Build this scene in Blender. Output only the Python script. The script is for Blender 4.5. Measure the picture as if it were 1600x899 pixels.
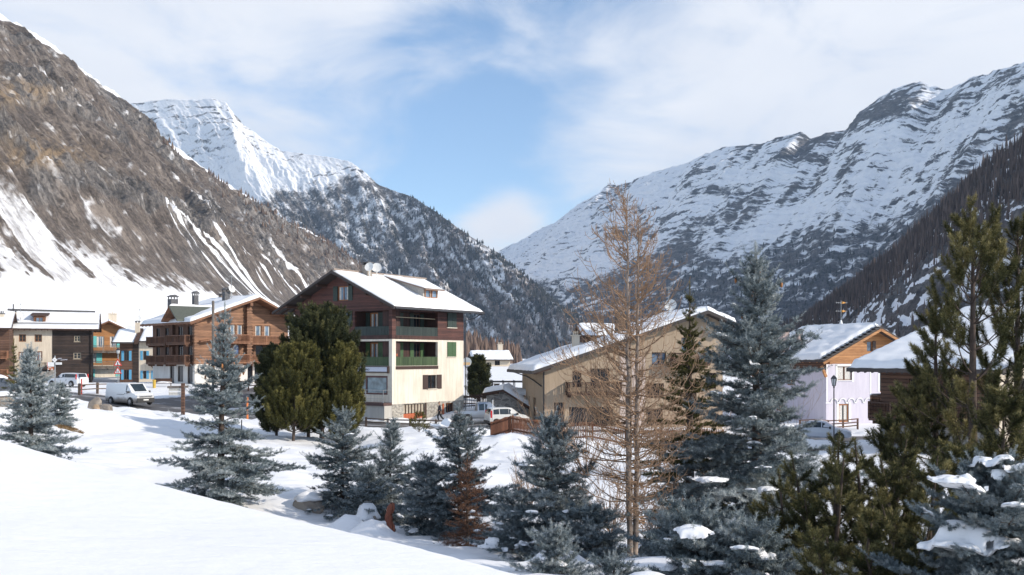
import bpy, bmesh, math, random
import numpy as np
from mathutils import Vector, Matrix

SC = bpy.context.scene
for _o in list(bpy.data.objects):
    bpy.data.objects.remove(_o)

# ------------------------------------------------------------------ camera
FPX = 1556.0          # focal length in pixels of the 1600 px wide photograph
HZ = 558.0            # row of the horizon
cam_d = bpy.data.cameras.new('camera')
cam = bpy.data.objects.new('camera', cam_d)
SC.collection.objects.link(cam)
cam.location = (0, 0, 0)
cam.rotation_euler = (math.radians(90), 0, 0)
cam_d.sensor_width = 36.0
cam_d.lens = 36.0 * FPX / 1600.0
cam_d.shift_y = (HZ - 449.5) / 1600.0
cam_d.clip_start = 0.1
cam_d.clip_end = 30000
SC.camera = cam

# ------------------------------------------------------------------ sun and sky
SUN_EL, SUN_AZ = 27.0, 20.0            # elevation; degrees behind the picture plane, on the right
el, az = math.radians(SUN_EL), math.radians(SUN_AZ)
TOSUN = Vector((math.cos(el) * math.cos(az), -math.cos(el) * math.sin(az), math.sin(el)))
sd = bpy.data.lights.new('sun', 'SUN')
sd.energy = 3.4
sd.angle = math.radians(0.6)
sd.color = (1.0, 0.90, 0.77)
sun = bpy.data.objects.new('sun', sd)
SC.collection.objects.link(sun)
sun.rotation_euler = (-TOSUN).to_track_quat('-Z', 'Y').to_euler()

W = bpy.data.worlds.new('World')
SC.world = W
W.use_nodes = True


def build_world():
    nt = W.node_tree
    N, L = nt.nodes, nt.links
    N.clear()
    out = N.new('ShaderNodeOutputWorld')
    bg = N.new('ShaderNodeBackground')
    bg.inputs['Strength'].default_value = 0.115
    sky = N.new('ShaderNodeTexSky')
    sky.sky_type = 'NISHITA'
    sky.sun_disc = False
    sky.sun_elevation = el
    sky.sun_rotation = math.radians(90.0 + SUN_AZ)
    sky.altitude = 1800
    sky.air_density = 1.0
    sky.dust_density = 0.6
    sky.ozone_density = 1.5
    tc = N.new('ShaderNodeTexCoord')
    mp = N.new('ShaderNodeMapping')
    mp.inputs['Scale'].default_value = (2.2, 2.2, 5.0)
    mp.inputs['Rotation'].default_value = (0, math.radians(-28), 0)
    L.new(tc.outputs['Generated'], mp.inputs['Vector'])
    nz = N.new('ShaderNodeTexNoise')
    nz.inputs['Scale'].default_value = 2.3
    nz.inputs['Detail'].default_value = 8
    nz.inputs['Roughness'].default_value = 0.56
    nz.inputs['Distortion'].default_value = 0.5
    L.new(mp.outputs['Vector'], nz.inputs['Vector'])

    def blob(px, py, r0, r1, w):
        d = Vector(((px - 800) / FPX, 1.0, (HZ - py) / FPX)).normalized()
        dot = N.new('ShaderNodeVectorMath')
        dot.operation = 'DISTANCE'
        nn = N.new('ShaderNodeVectorMath')
        nn.operation = 'NORMALIZE'
        L.new(tc.outputs['Generated'], nn.inputs[0])
        L.new(nn.outputs[0], dot.inputs[0])
        dot.inputs[1].default_value = d
        mr = N.new('ShaderNodeMapRange')
        mr.interpolation_type = 'SMOOTHSTEP'
        mr.inputs['From Min'].default_value = r0
        mr.inputs['From Max'].default_value = r1
        mr.inputs['To Min'].default_value = w
        mr.inputs['To Max'].default_value = 0
        L.new(dot.outputs['Value'], mr.inputs['Value'])
        return mr.outputs['Result']
    terms = [blob(430, 20, 0.06, 0.22, 0.36), blob(120, 60, 0.15, 0.45, 0.40),
             blob(800, 290, 0.03, 0.24, -0.24), blob(570, 215, 0.03, 0.20, -0.34),
             blob(785, 362, 0.015, 0.062, 0.62), blob(1060, 215, 0.05, 0.17, 0.38),
             blob(1420, 90, 0.06, 0.32, 0.42), blob(1210, 60, 0.02, 0.13, -0.12),
             blob(840, 30, 0.02, 0.13, 0.02)]
    acc = mathn(N, L, 'ADD', mathn(N, L, 'MULTIPLY', mathn(N, L, 'SUBTRACT', nz.outputs['Fac'], .5), 2.5), .5)
    for t in terms:
        a = N.new('ShaderNodeMath')
        a.operation = 'ADD'
        L.new(acc, a.inputs[0])
        L.new(t, a.inputs[1])
        acc = a.outputs[0]
    den = N.new('ShaderNodeMapRange')
    den.interpolation_type = 'SMOOTHSTEP'
    den.inputs['From Min'].default_value = 0.12
    den.inputs['From Max'].default_value = 1.12
    L.new(acc, den.inputs['Value'])
    # thin veil of brightness variation inside the cloud
    nz2 = N.new('ShaderNodeTexNoise')
    nz2.inputs['Scale'].default_value = 2.6
    nz2.inputs['Detail'].default_value = 5
    L.new(mp.outputs['Vector'], nz2.inputs['Vector'])
    cc = N.new('ShaderNodeMix')
    cc.data_type = 'RGBA'
    cc.inputs['A'].default_value = (4.7, 5.0, 5.65, 1)
    cc.inputs['B'].default_value = (6.7, 6.7, 6.8, 1)
    L.new(nz2.outputs['Fac'], cc.inputs['Factor'])
    tint = N.new('ShaderNodeMix')
    tint.data_type = 'RGBA'
    tint.blend_type = 'MULTIPLY'
    tint.inputs['Factor'].default_value = 1.0
    tint.inputs['B'].default_value = (1.20, 1.24, 1.24, 1)
    L.new(sky.outputs['Color'], tint.inputs['A'])
    mx = N.new('ShaderNodeMix')
    mx.data_type = 'RGBA'
    L.new(den.outputs['Result'], mx.inputs['Factor'])
    L.new(tint.outputs['Result'], mx.inputs['A'])
    L.new(cc.outputs['Result'], mx.inputs['B'])
    L.new(mx.outputs['Result'], bg.inputs['Color'])
    L.new(bg.outputs['Background'], out.inputs['Surface'])


VS = SC.view_settings
VS.view_transform = 'Standard'
VS.look = 'None'
VS.exposure = 0.58
VS.gamma = 1.0
VS.use_curve_mapping = False
SC.render.engine = 'CYCLES'
SC.cycles.use_denoising = True
SC.cycles.max_bounces = 5
SC.cycles.diffuse_bounces = 3
SC.cycles.glossy_bounces = 2
SC.cycles.transmission_bounces = 2
SC.cycles.volume_bounces = 0
SC.cycles.sample_clamp_indirect = 6.0

rnd = random.Random(7)


def P(px, py, d):
    return ((px - 800.0) / FPX * d, d, (HZ - py) / FPX * d)


# ------------------------------------------------------------------ noise
def _tab(seed):
    r = np.random.RandomState(seed)
    a = r.rand(256, 256) * 2 * np.pi
    return np.cos(a), np.sin(a)


_TABS = {}


def gnoise(x, y, seed=0):
    if seed not in _TABS:
        _TABS[seed] = _tab(seed + 11)
    gx, gy = _TABS[seed]
    xi = np.floor(x).astype(np.int64)
    yi = np.floor(y).astype(np.int64)
    fx, fy = x - xi, y - yi
    u = fx * fx * fx * (fx * (fx * 6 - 15) + 10)
    v = fy * fy * fy * (fy * (fy * 6 - 15) + 10)

    def g(ix, iy, dx, dy):
        a, b = ix & 255, iy & 255
        return gx[a, b] * dx + gy[a, b] * dy
    n00 = g(xi, yi, fx, fy)
    n10 = g(xi + 1, yi, fx - 1, fy)
    n01 = g(xi, yi + 1, fx, fy - 1)
    n11 = g(xi + 1, yi + 1, fx - 1, fy - 1)
    return 1.5 * ((n00 * (1 - u) + n10 * u) * (1 - v) + (n01 * (1 - u) + n11 * u) * v)


def fbm(x, y, octv=5, seed=0, gain=0.5, lac=2.03):
    s = np.zeros(np.broadcast(x, y).shape)
    a, t = 1.0, 0.0
    for k in range(octv):
        s = s + a * gnoise(x * lac ** k + 17.3 * k, y * lac ** k + 5.1 * k, seed + k)
        t += a
        a *= gain
    return s / t


def ridged(x, y, octv=5, seed=0, gain=0.55, lac=2.07):
    s = np.zeros(np.broadcast(x, y).shape)
    a, t = 1.0, 0.0
    for k in range(octv):
        s = s + a * (1 - 2 * np.abs(gnoise(x * lac ** k + 9.7 * k, y * lac ** k + 3.3 * k, seed + k)))
        t += a
        a *= gain
    return s / t


def sstep(a, b, x):
    t = np.clip((x - a) / (b - a), 0, 1)
    return t * t * (3 - 2 * t)


# ------------------------------------------------------------------ objects
def tag(o, label=None, cat=None, group=None, kind=None):
    if label:
        o['label'] = label
    if cat:
        o['category'] = cat
    if group:
        o['group'] = group
    if kind:
        o['kind'] = kind
    return o


def empty(name, loc=(0, 0, 0), rz=0.0, label=None, cat=None, group=None):
    o = bpy.data.objects.new(name, None)
    o.empty_display_size = 0.3
    SC.collection.objects.link(o)
    o.location = loc
    o.rotation_euler = (0, 0, rz)
    return tag(o, label, cat, group)


def link_mesh(name, me, parent=None):
    o = bpy.data.objects.new(name, me)
    SC.collection.objects.link(o)
    if parent is not None:
        o.parent = parent
    return o


def mesh_np(name, V, F, mat, parent=None, attrs=None, smooth=False):
    """V (n,3), F (m,k) all faces with k corners"""
    V = np.ascontiguousarray(V, dtype=np.float32)
    F = np.ascontiguousarray(F, dtype=np.int32)
    me = bpy.data.meshes.new(name)
    me.vertices.add(len(V))
    me.vertices.foreach_set('co', V.ravel())
    m, k = F.shape
    me.loops.add(m * k)
    me.loops.foreach_set('vertex_index', F.ravel())
    me.polygons.add(m)
    me.polygons.foreach_set('loop_start', np.arange(m, dtype=np.int32) * k)
    try:
        me.polygons.foreach_set('loop_total', np.full(m, k, dtype=np.int32))
    except Exception:
        pass
    me.polygons.foreach_set('use_smooth', np.full(m, smooth, dtype=bool))
    if attrs:
        for an, av in attrs.items():
            at = me.attributes.new(an, 'FLOAT', 'POINT')
            at.data.foreach_set('value', np.ascontiguousarray(av, dtype=np.float32))
    me.update(calc_edges=True)
    me.materials.append(mat)
    return link_mesh(name, me, parent)


def grid_faces(nu, nv):
    i = np.arange(nu - 1)[:, None] * nv + np.arange(nv - 1)[None, :]
    i = i.ravel()
    return np.stack([i, i + nv, i + nv + 1, i + 1], 1)


class MB:
    """collects pieces and links them as ONE mesh object"""

    def __init__(self):
        self.v, self.f, self.m = [], [], []

    def face(self, pts, mi=0):
        b = len(self.v)
        self.v += [tuple(p) for p in pts]
        self.f.append(list(range(b, b + len(pts))))
        self.m.append(mi)

    def hexa(self, p, mi=0):
        """p: 8 points, bottom loop 0-3 then top loop 4-7"""
        b = len(self.v)
        self.v += [tuple(q) for q in p]
        for f in ((3, 2, 1, 0), (4, 5, 6, 7), (0, 1, 5, 4), (1, 2, 6, 5), (2, 3, 7, 6), (3, 0, 4, 7)):
            self.f.append([b + i for i in f])
            self.m.append(mi)

    def box(self, x0, x1, y0, y1, z0, z1, mi=0):
        self.hexa([(x0, y0, z0), (x1, y0, z0), (x1, y1, z0), (x0, y1, z0),
                   (x0, y0, z1), (x1, y0, z1), (x1, y1, z1), (x0, y1, z1)], mi)

    def bar(self, a, b, w, h=None, mi=0, up=(0, 0, 1)):
        a, b = Vector(a), Vector(b)
        h = h or w
        d = (b - a)
        if d.length < 1e-6:
            return
        d.normalize()
        u = Vector(up)
        if abs(d.dot(u)) > 0.98:
            u = Vector((1, 0, 0))
        s = d.cross(u).normalized() * (w / 2)
        t = s.cross(d).normalized() * (h / 2)
        self.hexa([a - s - t, a + s - t, a + s + t, a - s + t, b - s - t, b + s - t, b + s + t, b - s + t], mi)

    def tube(self, pts, rad, n=8, mi=0, cap=True):
        pts = [Vector(p) for p in pts]
        if not hasattr(rad, '__len__'):
            rad = [rad] * len(pts)
        b0 = len(self.v)
        ref = Vector((0.31, 0.87, 0.2))
        for i, p in enumerate(pts):
            d = (pts[min(i + 1, len(pts) - 1)] - pts[max(i - 1, 0)])
            d.normalize()
            if abs(d.dot(ref)) > 0.95:
                ref = Vector((0.9, -0.2, 0.3))
            s = d.cross(ref).normalized()
            t = d.cross(s)
            for k in range(n):
                a = 2 * math.pi * k / n
                self.v.append(tuple(p + (s * math.cos(a) + t * math.sin(a)) * rad[i]))
        for i in range(len(pts) - 1):
            for k in range(n):
                a, c = b0 + i * n + k, b0 + i * n + (k + 1) % n
                self.f.append([a, c, c + n, a + n])
                self.m.append(mi)
        if cap:
            self.f.append([b0 + k for k in range(n)][::-1])
            self.m.append(mi)
            e = b0 + (len(pts) - 1) * n
            self.f.append([e + k for k in range(n)])
            self.m.append(mi)

    def lathe(self, prof, c=(0, 0, 0), n=16, mi=0, axis='z'):
        b0 = len(self.v)
        for r, z in prof:
            for k in range(n):
                a = 2 * math.pi * k / n
                if axis == 'z':
                    q = (c[0] + r * math.cos(a), c[1] + r * math.sin(a), c[2] + z)
                elif axis == 'y':
                    q = (c[0] + r * math.cos(a), c[1] + z, c[2] + r * math.sin(a))
                else:
                    q = (c[0] + z, c[1] + r * math.cos(a), c[2] + r * math.sin(a))
                self.v.append(q)
        for i in range(len(prof) - 1):
            for k in range(n):
                a, d = b0 + i * n + k, b0 + i * n + (k + 1) % n
                self.f.append([a, d, d + n, a + n])
                self.m.append(mi)
        self.f.append([b0 + k for k in range(n)][::-1])
        self.m.append(mi)
        e = b0 + (len(prof) - 1) * n
        self.f.append([e + k for k in range(n)])
        self.m.append(mi)

    def build(self, name, mats, parent=None, smooth=False, bevel=0.0):
        me = bpy.data.meshes.new(name)
        me.from_pydata(self.v, [], self.f)
        if not isinstance(mats, (list, tuple)):
            mats = [mats]
        for m in mats:
            me.materials.append(m)
        me.polygons.foreach_set('material_index', self.m)
        me.update()
        bm = bmesh.new()
        bm.from_mesh(me)
        bmesh.ops.recalc_face_normals(bm, faces=bm.faces)
        bm.to_mesh(me)
        bm.free()
        if smooth:
            me.polygons.foreach_set('use_smooth', [True] * len(me.polygons))
        o = link_mesh(name, me, parent)
        if bevel > 0:
            md = o.modifiers.new('bevel', 'BEVEL')
            md.width = bevel
            md.segments = 2
            md.limit_method = 'ANGLE'
        return o


# ------------------------------------------------------------------ materials
def new_mat(name):
    m = bpy.data.materials.new(name)
    m.use_nodes = True
    nt = m.node_tree
    b = nt.nodes['Principled BSDF']
    return m, nt.nodes, nt.links, b


def ramp(N, L, fac, stops):
    r = N.new('ShaderNodeValToRGB')
    e = r.color_ramp.elements
    while len(e) > 1:
        e.remove(e[-1])
    e[0].position, e[0].color = stops[0][0], (*stops[0][1], 1)
    for p, c in stops[1:]:
        q = e.new(p)
        q.color = (*c, 1)
    L.new(fac, r.inputs['Fac'])
    return r.outputs['Color']


def noise_node(N, L, vec, scale, detail=4, rough=0.55):
    n = N.new('ShaderNodeTexNoise')
    n.inputs['Scale'].default_value = scale
    n.inputs['Detail'].default_value = detail
    n.inputs['Roughness'].default_value = rough
    if vec is not None:
        L.new(vec, n.inputs['Vector'])
    return n.outputs['Fac']


def mapping(N, L, scale, kind='Object', rot=(0, 0, 0)):
    tc = N.new('ShaderNodeTexCoord')
    mp = N.new('ShaderNodeMapping')
    mp.inputs['Scale'].default_value = scale
    mp.inputs['Rotation'].default_value = rot
    L.new(tc.outputs[kind], mp.inputs['Vector'])
    return mp.outputs['Vector']


def mathn(N, L, op, a, b=None):
    m = N.new('ShaderNodeMath')
    m.operation = op
    for i, q in enumerate((a, b)):
        if q is None:
            continue
        if isinstance(q, (int, float)):
            m.inputs[i].default_value = q
        else:
            L.new(q, m.inputs[i])
    return m.outputs[0]


def mixc(N, L, fac, a, b, mode='MIX'):
    m = N.new('ShaderNodeMix')
    m.data_type = 'RGBA'
    m.blend_type = mode
    for key, q in (('Factor', fac), ('A', a), ('B', b)):
        if isinstance(q, (int, float)):
            m.inputs[key].default_value = q
        elif isinstance(q, tuple):
            m.inputs[key].default_value = (*q, 1)
        else:
            L.new(q, m.inputs[key])
    return m.outputs['Result']


def bump(N, L, b, h, strength=0.3, dist=0.02):
    n = N.new('ShaderNodeBump')
    n.inputs['Strength'].default_value = strength
    n.inputs['Distance'].default_value = dist
    L.new(h, n.inputs['Height'])
    L.new(n.outputs['Normal'], b.inputs['Normal'])
    return n


_MC = {}


def plain(name, col, rough=0.6, metal=0.0, var=0.12, scale=6.0):
    """painted / moulded material with slight wear in tone"""
    if name in _MC:
        return _MC[name]
    m, N, L, b = new_mat(name)
    v = mapping(N, L, (1, 1, 1))
    f = noise_node(N, L, v, scale, 4)
    c2 = tuple(max(0, x * (1 - var)) for x in col)
    c1 = tuple(min(1, x * (1 + var * 0.6)) for x in col)
    L.new(ramp(N, L, f, [(0.3, c2), (0.7, c1)]), b.inputs['Base Color'])
    b.inputs['Roughness'].default_value = rough
    b.inputs['Metallic'].default_value = metal
    _MC[name] = m
    return m


def boards(name, col_a, col_b, pitch=0.16, gap=0.1, rough=0.75, axis='Z', weather=0.35, bumpd=0.02):
    """horizontal (or vertical) timber boards with grain and tone per board"""
    if name in _MC:
        return _MC[name]
    m, N, L, b = new_mat(name)
    tc = N.new('ShaderNodeTexCoord')
    sp = N.new('ShaderNodeSeparateXYZ')
    L.new(tc.outputs['Object'], sp.inputs[0])
    if axis == 'Z':
        q = sp.outputs['Z']
        gs = (0.9, 0.9, 14)
    else:
        q = mathn(N, L, 'ADD', sp.outputs['X'], sp.outputs['Y'])
        gs = (14, 14, 0.9)
    t = mathn(N, L, 'DIVIDE', q, pitch)
    fr = mathn(N, L, 'FRACT', t)
    fl = mathn(N, L, 'FLOOR', t)
    wn = N.new('ShaderNodeTexWhiteNoise')
    wn.noise_dimensions = '1D'
    L.new(fl, wn.inputs['W'])
    v = mapping(N, L, gs)
    g = noise_node(N, L, v, 1.6, 6, 0.6)
    big = noise_node(N, L, tc.outputs['Object'], 0.45, 3)
    mixf = mathn(N, L, 'ADD', mathn(N, L, 'MULTIPLY', g, 0.75), mathn(N, L, 'MULTIPLY', wn.outputs['Value'], 0.32))
    mixf = mathn(N, L, 'ADD', mixf, mathn(N, L, 'MULTIPLY', mathn(N, L, 'SUBTRACT', big, 0.5), weather * 1.6))
    col = ramp(N, L, mixf, [(0.25, col_a), (0.75, col_b)])
    edge = mathn(N, L, 'ABSOLUTE', mathn(N, L, 'SUBTRACT', fr, 0.5))
    line = N.new('ShaderNodeMapRange')
    line.inputs['From Min'].default_value = 0.5 - gap
    line.inputs['From Max'].default_value = 0.5 - gap * 0.3
    L.new(edge, line.inputs['Value'])
    dark = tuple(x * 0.25 for x in col_a)
    col = mixc(N, L, mathn(N, L, 'MULTIPLY', line.outputs['Result'], 0.8), col, dark)
    L.new(col, b.inputs['Base Color'])
    b.inputs['Roughness'].default_value = rough
    h = mathn(N, L, 'SUBTRACT', mathn(N, L, 'MULTIPLY', g, 0.3), line.outputs['Result'])
    bump(N, L, b, h, 0.8, bumpd)
    _MC[name] = m
    return m


def plaster(name, col, stain=(0.45, 0.42, 0.38), rough=0.9, amt=0.35):
    if name in _MC:
        return _MC[name]
    m, N, L, b = new_mat(name)
    v = mapping(N, L, (1, 1, 0.55))
    f = noise_node(N, L, v, 0.7, 7, 0.62)
    v2 = mapping(N, L, (6, 6, 0.5))
    f2 = noise_node(N, L, v2, 0.8, 4, 0.6)
    s = mathn(N, L, 'MULTIPLY', f, f2)
    c2 = tuple(c * (1 - amt) + q * c * amt for c, q in zip(col, stain))
    L.new(ramp(N, L, s, [(0.14, c2), (0.34, col)]), b.inputs['Base Color'])
    b.inputs['Roughness'].default_value = rough
    fine = noise_node(N, L, mapping(N, L, (1, 1, 1)), 30, 3)
    bump(N, L, b, fine, 0.25, 0.01)
    _MC[name] = m
    return m


def stone_mat(name, cols, scale=3.0, mortar=(0.32, 0.31, 0.29)):
    if name in _MC:
        return _MC[name]
    m, N, L, b = new_mat(name)
    v = mapping(N, L, (1, 1, 1.5))
    vo = N.new('ShaderNodeTexVoronoi')
    vo.inputs['Scale'].default_value = scale
    L.new(v, vo.inputs['Vector'])
    ve = N.new('ShaderNodeTexVoronoi')
    ve.feature = 'DISTANCE_TO_EDGE'
    ve.inputs['Scale'].default_value = scale
    L.new(v, ve.inputs['Vector'])
    sp = N.new('ShaderNodeSeparateColor')
    L.new(vo.outputs['Color'], sp.inputs[0])
    c = ramp(N, L, sp.outputs[0], [(0.1, cols[0]), (0.5, cols[1]), (0.9, cols[2])])
    mr = N.new('ShaderNodeMapRange')
    mr.inputs['From Min'].default_value = 0.02
    mr.inputs['From Max'].default_value = 0.08
    L.new(ve.outputs['Distance'], mr.inputs['Value'])
    L.new(mixc(N, L, mr.outputs['Result'], mortar, c), b.inputs['Base Color'])
    b.inputs['Roughness'].default_value = 0.9
    bump(N, L, b, mr.outputs['Result'], 0.5, 0.03)
    _MC[name] = m
    return m


def glass_mat(name, col=(0.03, 0.04, 0.05), rough=0.06, spec=0.7):
    if name in _MC:
        return _MC[name]
    m, N, L, b = new_mat(name)
    f = noise_node(N, L, mapping(N, L, (1, 1, 1)), 1.3, 2)
    L.new(ramp(N, L, f, [(0.35, tuple(c * 0.6 for c in col)), (0.65, tuple(c * 1.3 for c in col))]), b.inputs['Base Color'])
    b.inputs['Roughness'].default_value = rough
    b.inputs['Specular IOR Level'].default_value = spec
    _MC[name] = m
    return m


def snow_mat(name='snow', dirty=0.0, bump_s=0.25, scale=9.0):
    if name in _MC:
        return _MC[name]
    m, N, L, b = new_mat(name)
    v = mapping(N, L, (1, 1, 1))
    f = noise_node(N, L, v, 0.5, 6, 0.6)
    a = (0.80, 0.815, 0.84)
    c = (0.86, 0.87, 0.885)
    col = ramp(N, L, f, [(0.3, a), (0.7, c)])
    if dirty > 0:
        f2 = noise_node(N, L, v, 1.7, 6, 0.65)
        mr = N.new('ShaderNodeMapRange')
        mr.inputs['From Min'].default_value = 0.58
        mr.inputs['From Max'].default_value = 0.8
        mr.inputs['To Max'].default_value = dirty
        L.new(f2, mr.inputs['Value'])
        col = mixc(N, L, mr.outputs['Result'], col, (0.35, 0.31, 0.27))
    L.new(col, b.inputs['Base Color'])
    b.inputs['Roughness'].default_value = 0.62
    b.inputs['Specular IOR Level'].default_value = 0.25
    fine = noise_node(N, L, v, scale, 5, 0.6)
    bump(N, L, b, fine, bump_s, 0.04)
    _MC[name] = m
    return m


SNOW = snow_mat('snow')
build_world()
# ------------------------------------------------------------------ ground height
CT = np.array([
    (-9, 30, -4.25), (-20, 32, -3.3), (-35, 35, -2.2), (-30, 15, -1.6), (-3.5, 28, -4.95), (1.5, 28, -5.05), (3, 22, -4.6),
    (6, 25, -5.15), (14, 24, -4.8), (5.5, 11, -2.95), (9, 16, -3.1), (14, 14, -2.7), (20, 20, -3.4), (0, 0, -2.4), (-10, 10, -1.9),
    (-15, 22, -3.4), (40, 30, -4.0), (-60, 40, -1.2), (0, -30, -1.0), (40, -30, -1.5), (-60, -30, 0.5),
    (-13, 62, -5.15), (-6, 50, -5.2), (0, 65, -5.5), (-25, 60, -4.35), (-30, 80, -4.6), (-45, 75, -3.0), (-29, 62, -3.2), (20, 45, -5.2),
    (20, 62, -5.7), (30, 75, -6.4), (26, 58, -5.75), (45, 60, -5.8),
    (-10.2, 85, -5.5), (-20, 91.5, -5.3), (-4.5, 93.5, -4.95), (-6, 86, -5.75), (0, 83, -5.75), (5, 84, -6.0), (20, 84, -6.4),
    (31.5, 100, -6.8), (45, 105, -6.8), (-34, 90, -4.4), (-37.6, 118, -3.25), (-28, 127, -3.35), (-50, 110, -3.0), (-66, 147, -3.9),
    (-90, 147, -3.8), (-60, 162, -3.4), (-58, 150, -3.9), (-45, 135, -3.3), (-47, 150, -3.4), (-27, 105, -3.9), (-23, 97, -4.6),
    (-5, 110, -4.9), (-1, 150, -3.6), (0, 200, -1.4), (-10, 300, -2.2), (60, 120, -7.0), (100, 200, -6.5), (200, 300, -5),
    (-120, 200, 1.0), (-170, 260, 6), (-293, 560, 18), (-310, 330, 22), (-270, 850, 30), (-150, 400, 7), (-100, 250, 1.5), (-90, 600, 4),
    (0, 800, -4), (-60, 420, -2.5), (-20, 550, -3), (0, 1200, -6), (80, 1800, -8), (-120, 800, 3), (300, 600, -3), (0, 2500, -12), (700, 2500, -5), (-500, 2500, 10), (900, 900, 30), (-900, 900, 60),
    (3800, 0, 40), (-3800, 0, 60), (3800, 5000, 60), (-3800, 5000, 60), (0, 5500, 30), (0, -800, 10), (900, -800, 20), (-900, -800, 40),
], dtype=float)


def _rbf_fit():
    X = CT[:, :2]
    n = len(X)
    d = np.sqrt(((X[:, None] - X[None]) ** 2).sum(2) + 4.0)
    A = np.zeros((n + 3, n + 3))
    A[:n, :n] = -d
    A[:n, :n] -= np.eye(n) * 0.5
    A[:n, n] = 1
    A[:n, n + 1:] = X
    A[n, :n] = 1
    A[n + 1:, :n] = X.T
    bvec = np.concatenate([CT[:, 2], np.zeros(3)])
    return np.linalg.solve(A, bvec)


_RW = _rbf_fit()


def base_z(x, y):
    x = np.asarray(x, float)
    y = np.asarray(y, float)
    s = _RW[len(CT)] + _RW[len(CT) + 1] * x + _RW[len(CT) + 2] * y
    for i in range(len(CT)):
        s = s - _RW[i] * np.sqrt((x - CT[i, 0]) ** 2 + (y - CT[i, 1]) ** 2 + 4.0)
    return s


ROADS = [  # centre line, half width
    ([(-95, 112), (-70, 103), (-50, 97), (-34, 91.5), (-22, 86), (-12, 80.3), (0, 79.5), (12, 80), (25, 78), (40, 82), (80, 90)], 3.5),
    ([(-33, 91.5), (-29, 97), (-26.5, 106), (-25, 118), (-23, 140)], 4.4),
    ([(-60, 100), (-58, 115), (-57, 130), (-57, 142)], 2.6),
    ([(-6, 80), (-2, 84), (2.5, 88), (4, 96)], 2.6),
]


def seg_dist(x, y, pts):
    best = np.full(np.shape(x), 1e9)
    for (ax, ay), (bx, by) in zip(pts[:-1], pts[1:]):
        dx, dy = bx - ax, by - ay
        t = np.clip(((x - ax) * dx + (y - ay) * dy) / (dx * dx + dy * dy), 0, 1)
        best = np.minimum(best, np.hypot(x - ax - t * dx, y - ay - t * dy))
    return best


def road_gap(x, y):
    """metres outside the nearest road edge (negative on a road)"""
    g = np.full(np.shape(x), 1e9)
    for pts, hw in ROADS:
        g = np.minimum(g, seg_dist(x, y, pts) - hw)
    return g


CREST = [(-40, 38.5), (-20, 22.3), (-6.7, 12.6), (-3.5, 10.6), (-1.16, 8.9), (0.05, 7.7), (1.6, 5.6), (5, 1), (12, -8)]
MOUNDS = []          # (x, y, radius, height) lumps of ploughed snow, filled further down


def ground_z(x, y, detail=True):
    x = np.asarray(x, float)
    y = np.asarray(y, float)
    z = base_z(x, y)
    rg = road_gap(x, y)
    if detail:
        near = sstep(140, 70, y) * sstep(-20, 0, y) * sstep(90, 60, np.abs(x))
        off = sstep(-0.3, 1.2, rg)
        z = z + near * off * (0.38 * fbm(x / 6.0, y / 4.0, 4, 3) + 0.13 * fbm(x / 1.1, y / 0.8, 3, 9))
        # snow thrown up beside the road
        berm = np.exp(-((rg - 1.5) / 0.9) ** 2) * sstep(100, 92, y)
        z = z + berm * off * (0.20 + 0.32 * fbm(x / 1.7, y / 1.7, 4, 21))
        # trodden, lumpy strip in front of the main house
        lump = sstep(-9, -3, x) * sstep(14, 6, x) * sstep(46, 54, y) * sstep(76, 70, y)
        z = z + lump * (0.22 * ridged(x / 2.2, y / 1.4, 4, 33) - 0.05)
        tr = np.exp(-((seg_dist(x, y, [(-24, 47), (-12, 44), (-4, 42), (4, 44)])) / 0.5) ** 2)
        z = z - tr * 0.12 * (0.6 + 0.4 * np.sin(seg_dist(x, y, [(-40, 60), (-40, 20)]) * 9))
        z = z - off * near * 0.07 * sstep(0.35, 0.6, gnoise(x / 0.55, y / 0.55, 51)) * sstep(30, 40, y)
        for mx_, my_, mr_, mh_ in MOUNDS:
            z = z + mh_ * np.exp(-(((x - mx_) ** 2 + (y - my_) ** 2) / mr_ ** 2) ** 1.4)
    # the smooth bank the camera stands on
    bank = -1.75 - 0.079 * x + 0.0152 * y + 0.11 * sstep(-4.5, -8, x)
    bank = bank - 0.10 * np.exp(-((x + 2.6) / 3.0) ** 2) * np.exp(-((y - 9.5) / 4.0) ** 2)
    bank = np.maximum(bank, -2.6) + 0.05 * fbm(x / 3.5, y / 3.5, 3, 77) + 0.008 * fbm((x + y) / 1.4, (y - x) / .35, 3, 79)
    d = seg_dist(x, y, CREST)
    # signed: beyond the crest is positive
    sx = np.zeros_like(x)
    cxs = np.array([c[0] for c in CREST])
    cys = np.array([c[1] for c in CREST])
    cy = np.interp(x, cxs, cys)
    s = np.where(y > cy, d, -d)
    # the bank falls away beyond its crest: rounded shoulder then a steep slope
    s = s + 0.25
    drop = np.where(s < 0, 0, np.where(s < 1.2, s * s * 0.42, 0.605 + (s - 1.2) * 0.95))
    fall = bank - drop
    w = 0.35
    hmax = np.maximum(fall, z)
    soft = hmax + w * np.log(np.exp((fall - hmax) / w) + np.exp((z - hmax) / w)) * sstep(0.0, 2.0, s)
    out = np.where(s < 0, bank, soft)
    out = np.where(x > 14, z, out)
    out = np.where((x < -38), z, out)
    return out


def gz(x, y):
    return float(ground_z(np.array([float(x)]), np.array([float(y)]))[0])


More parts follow.
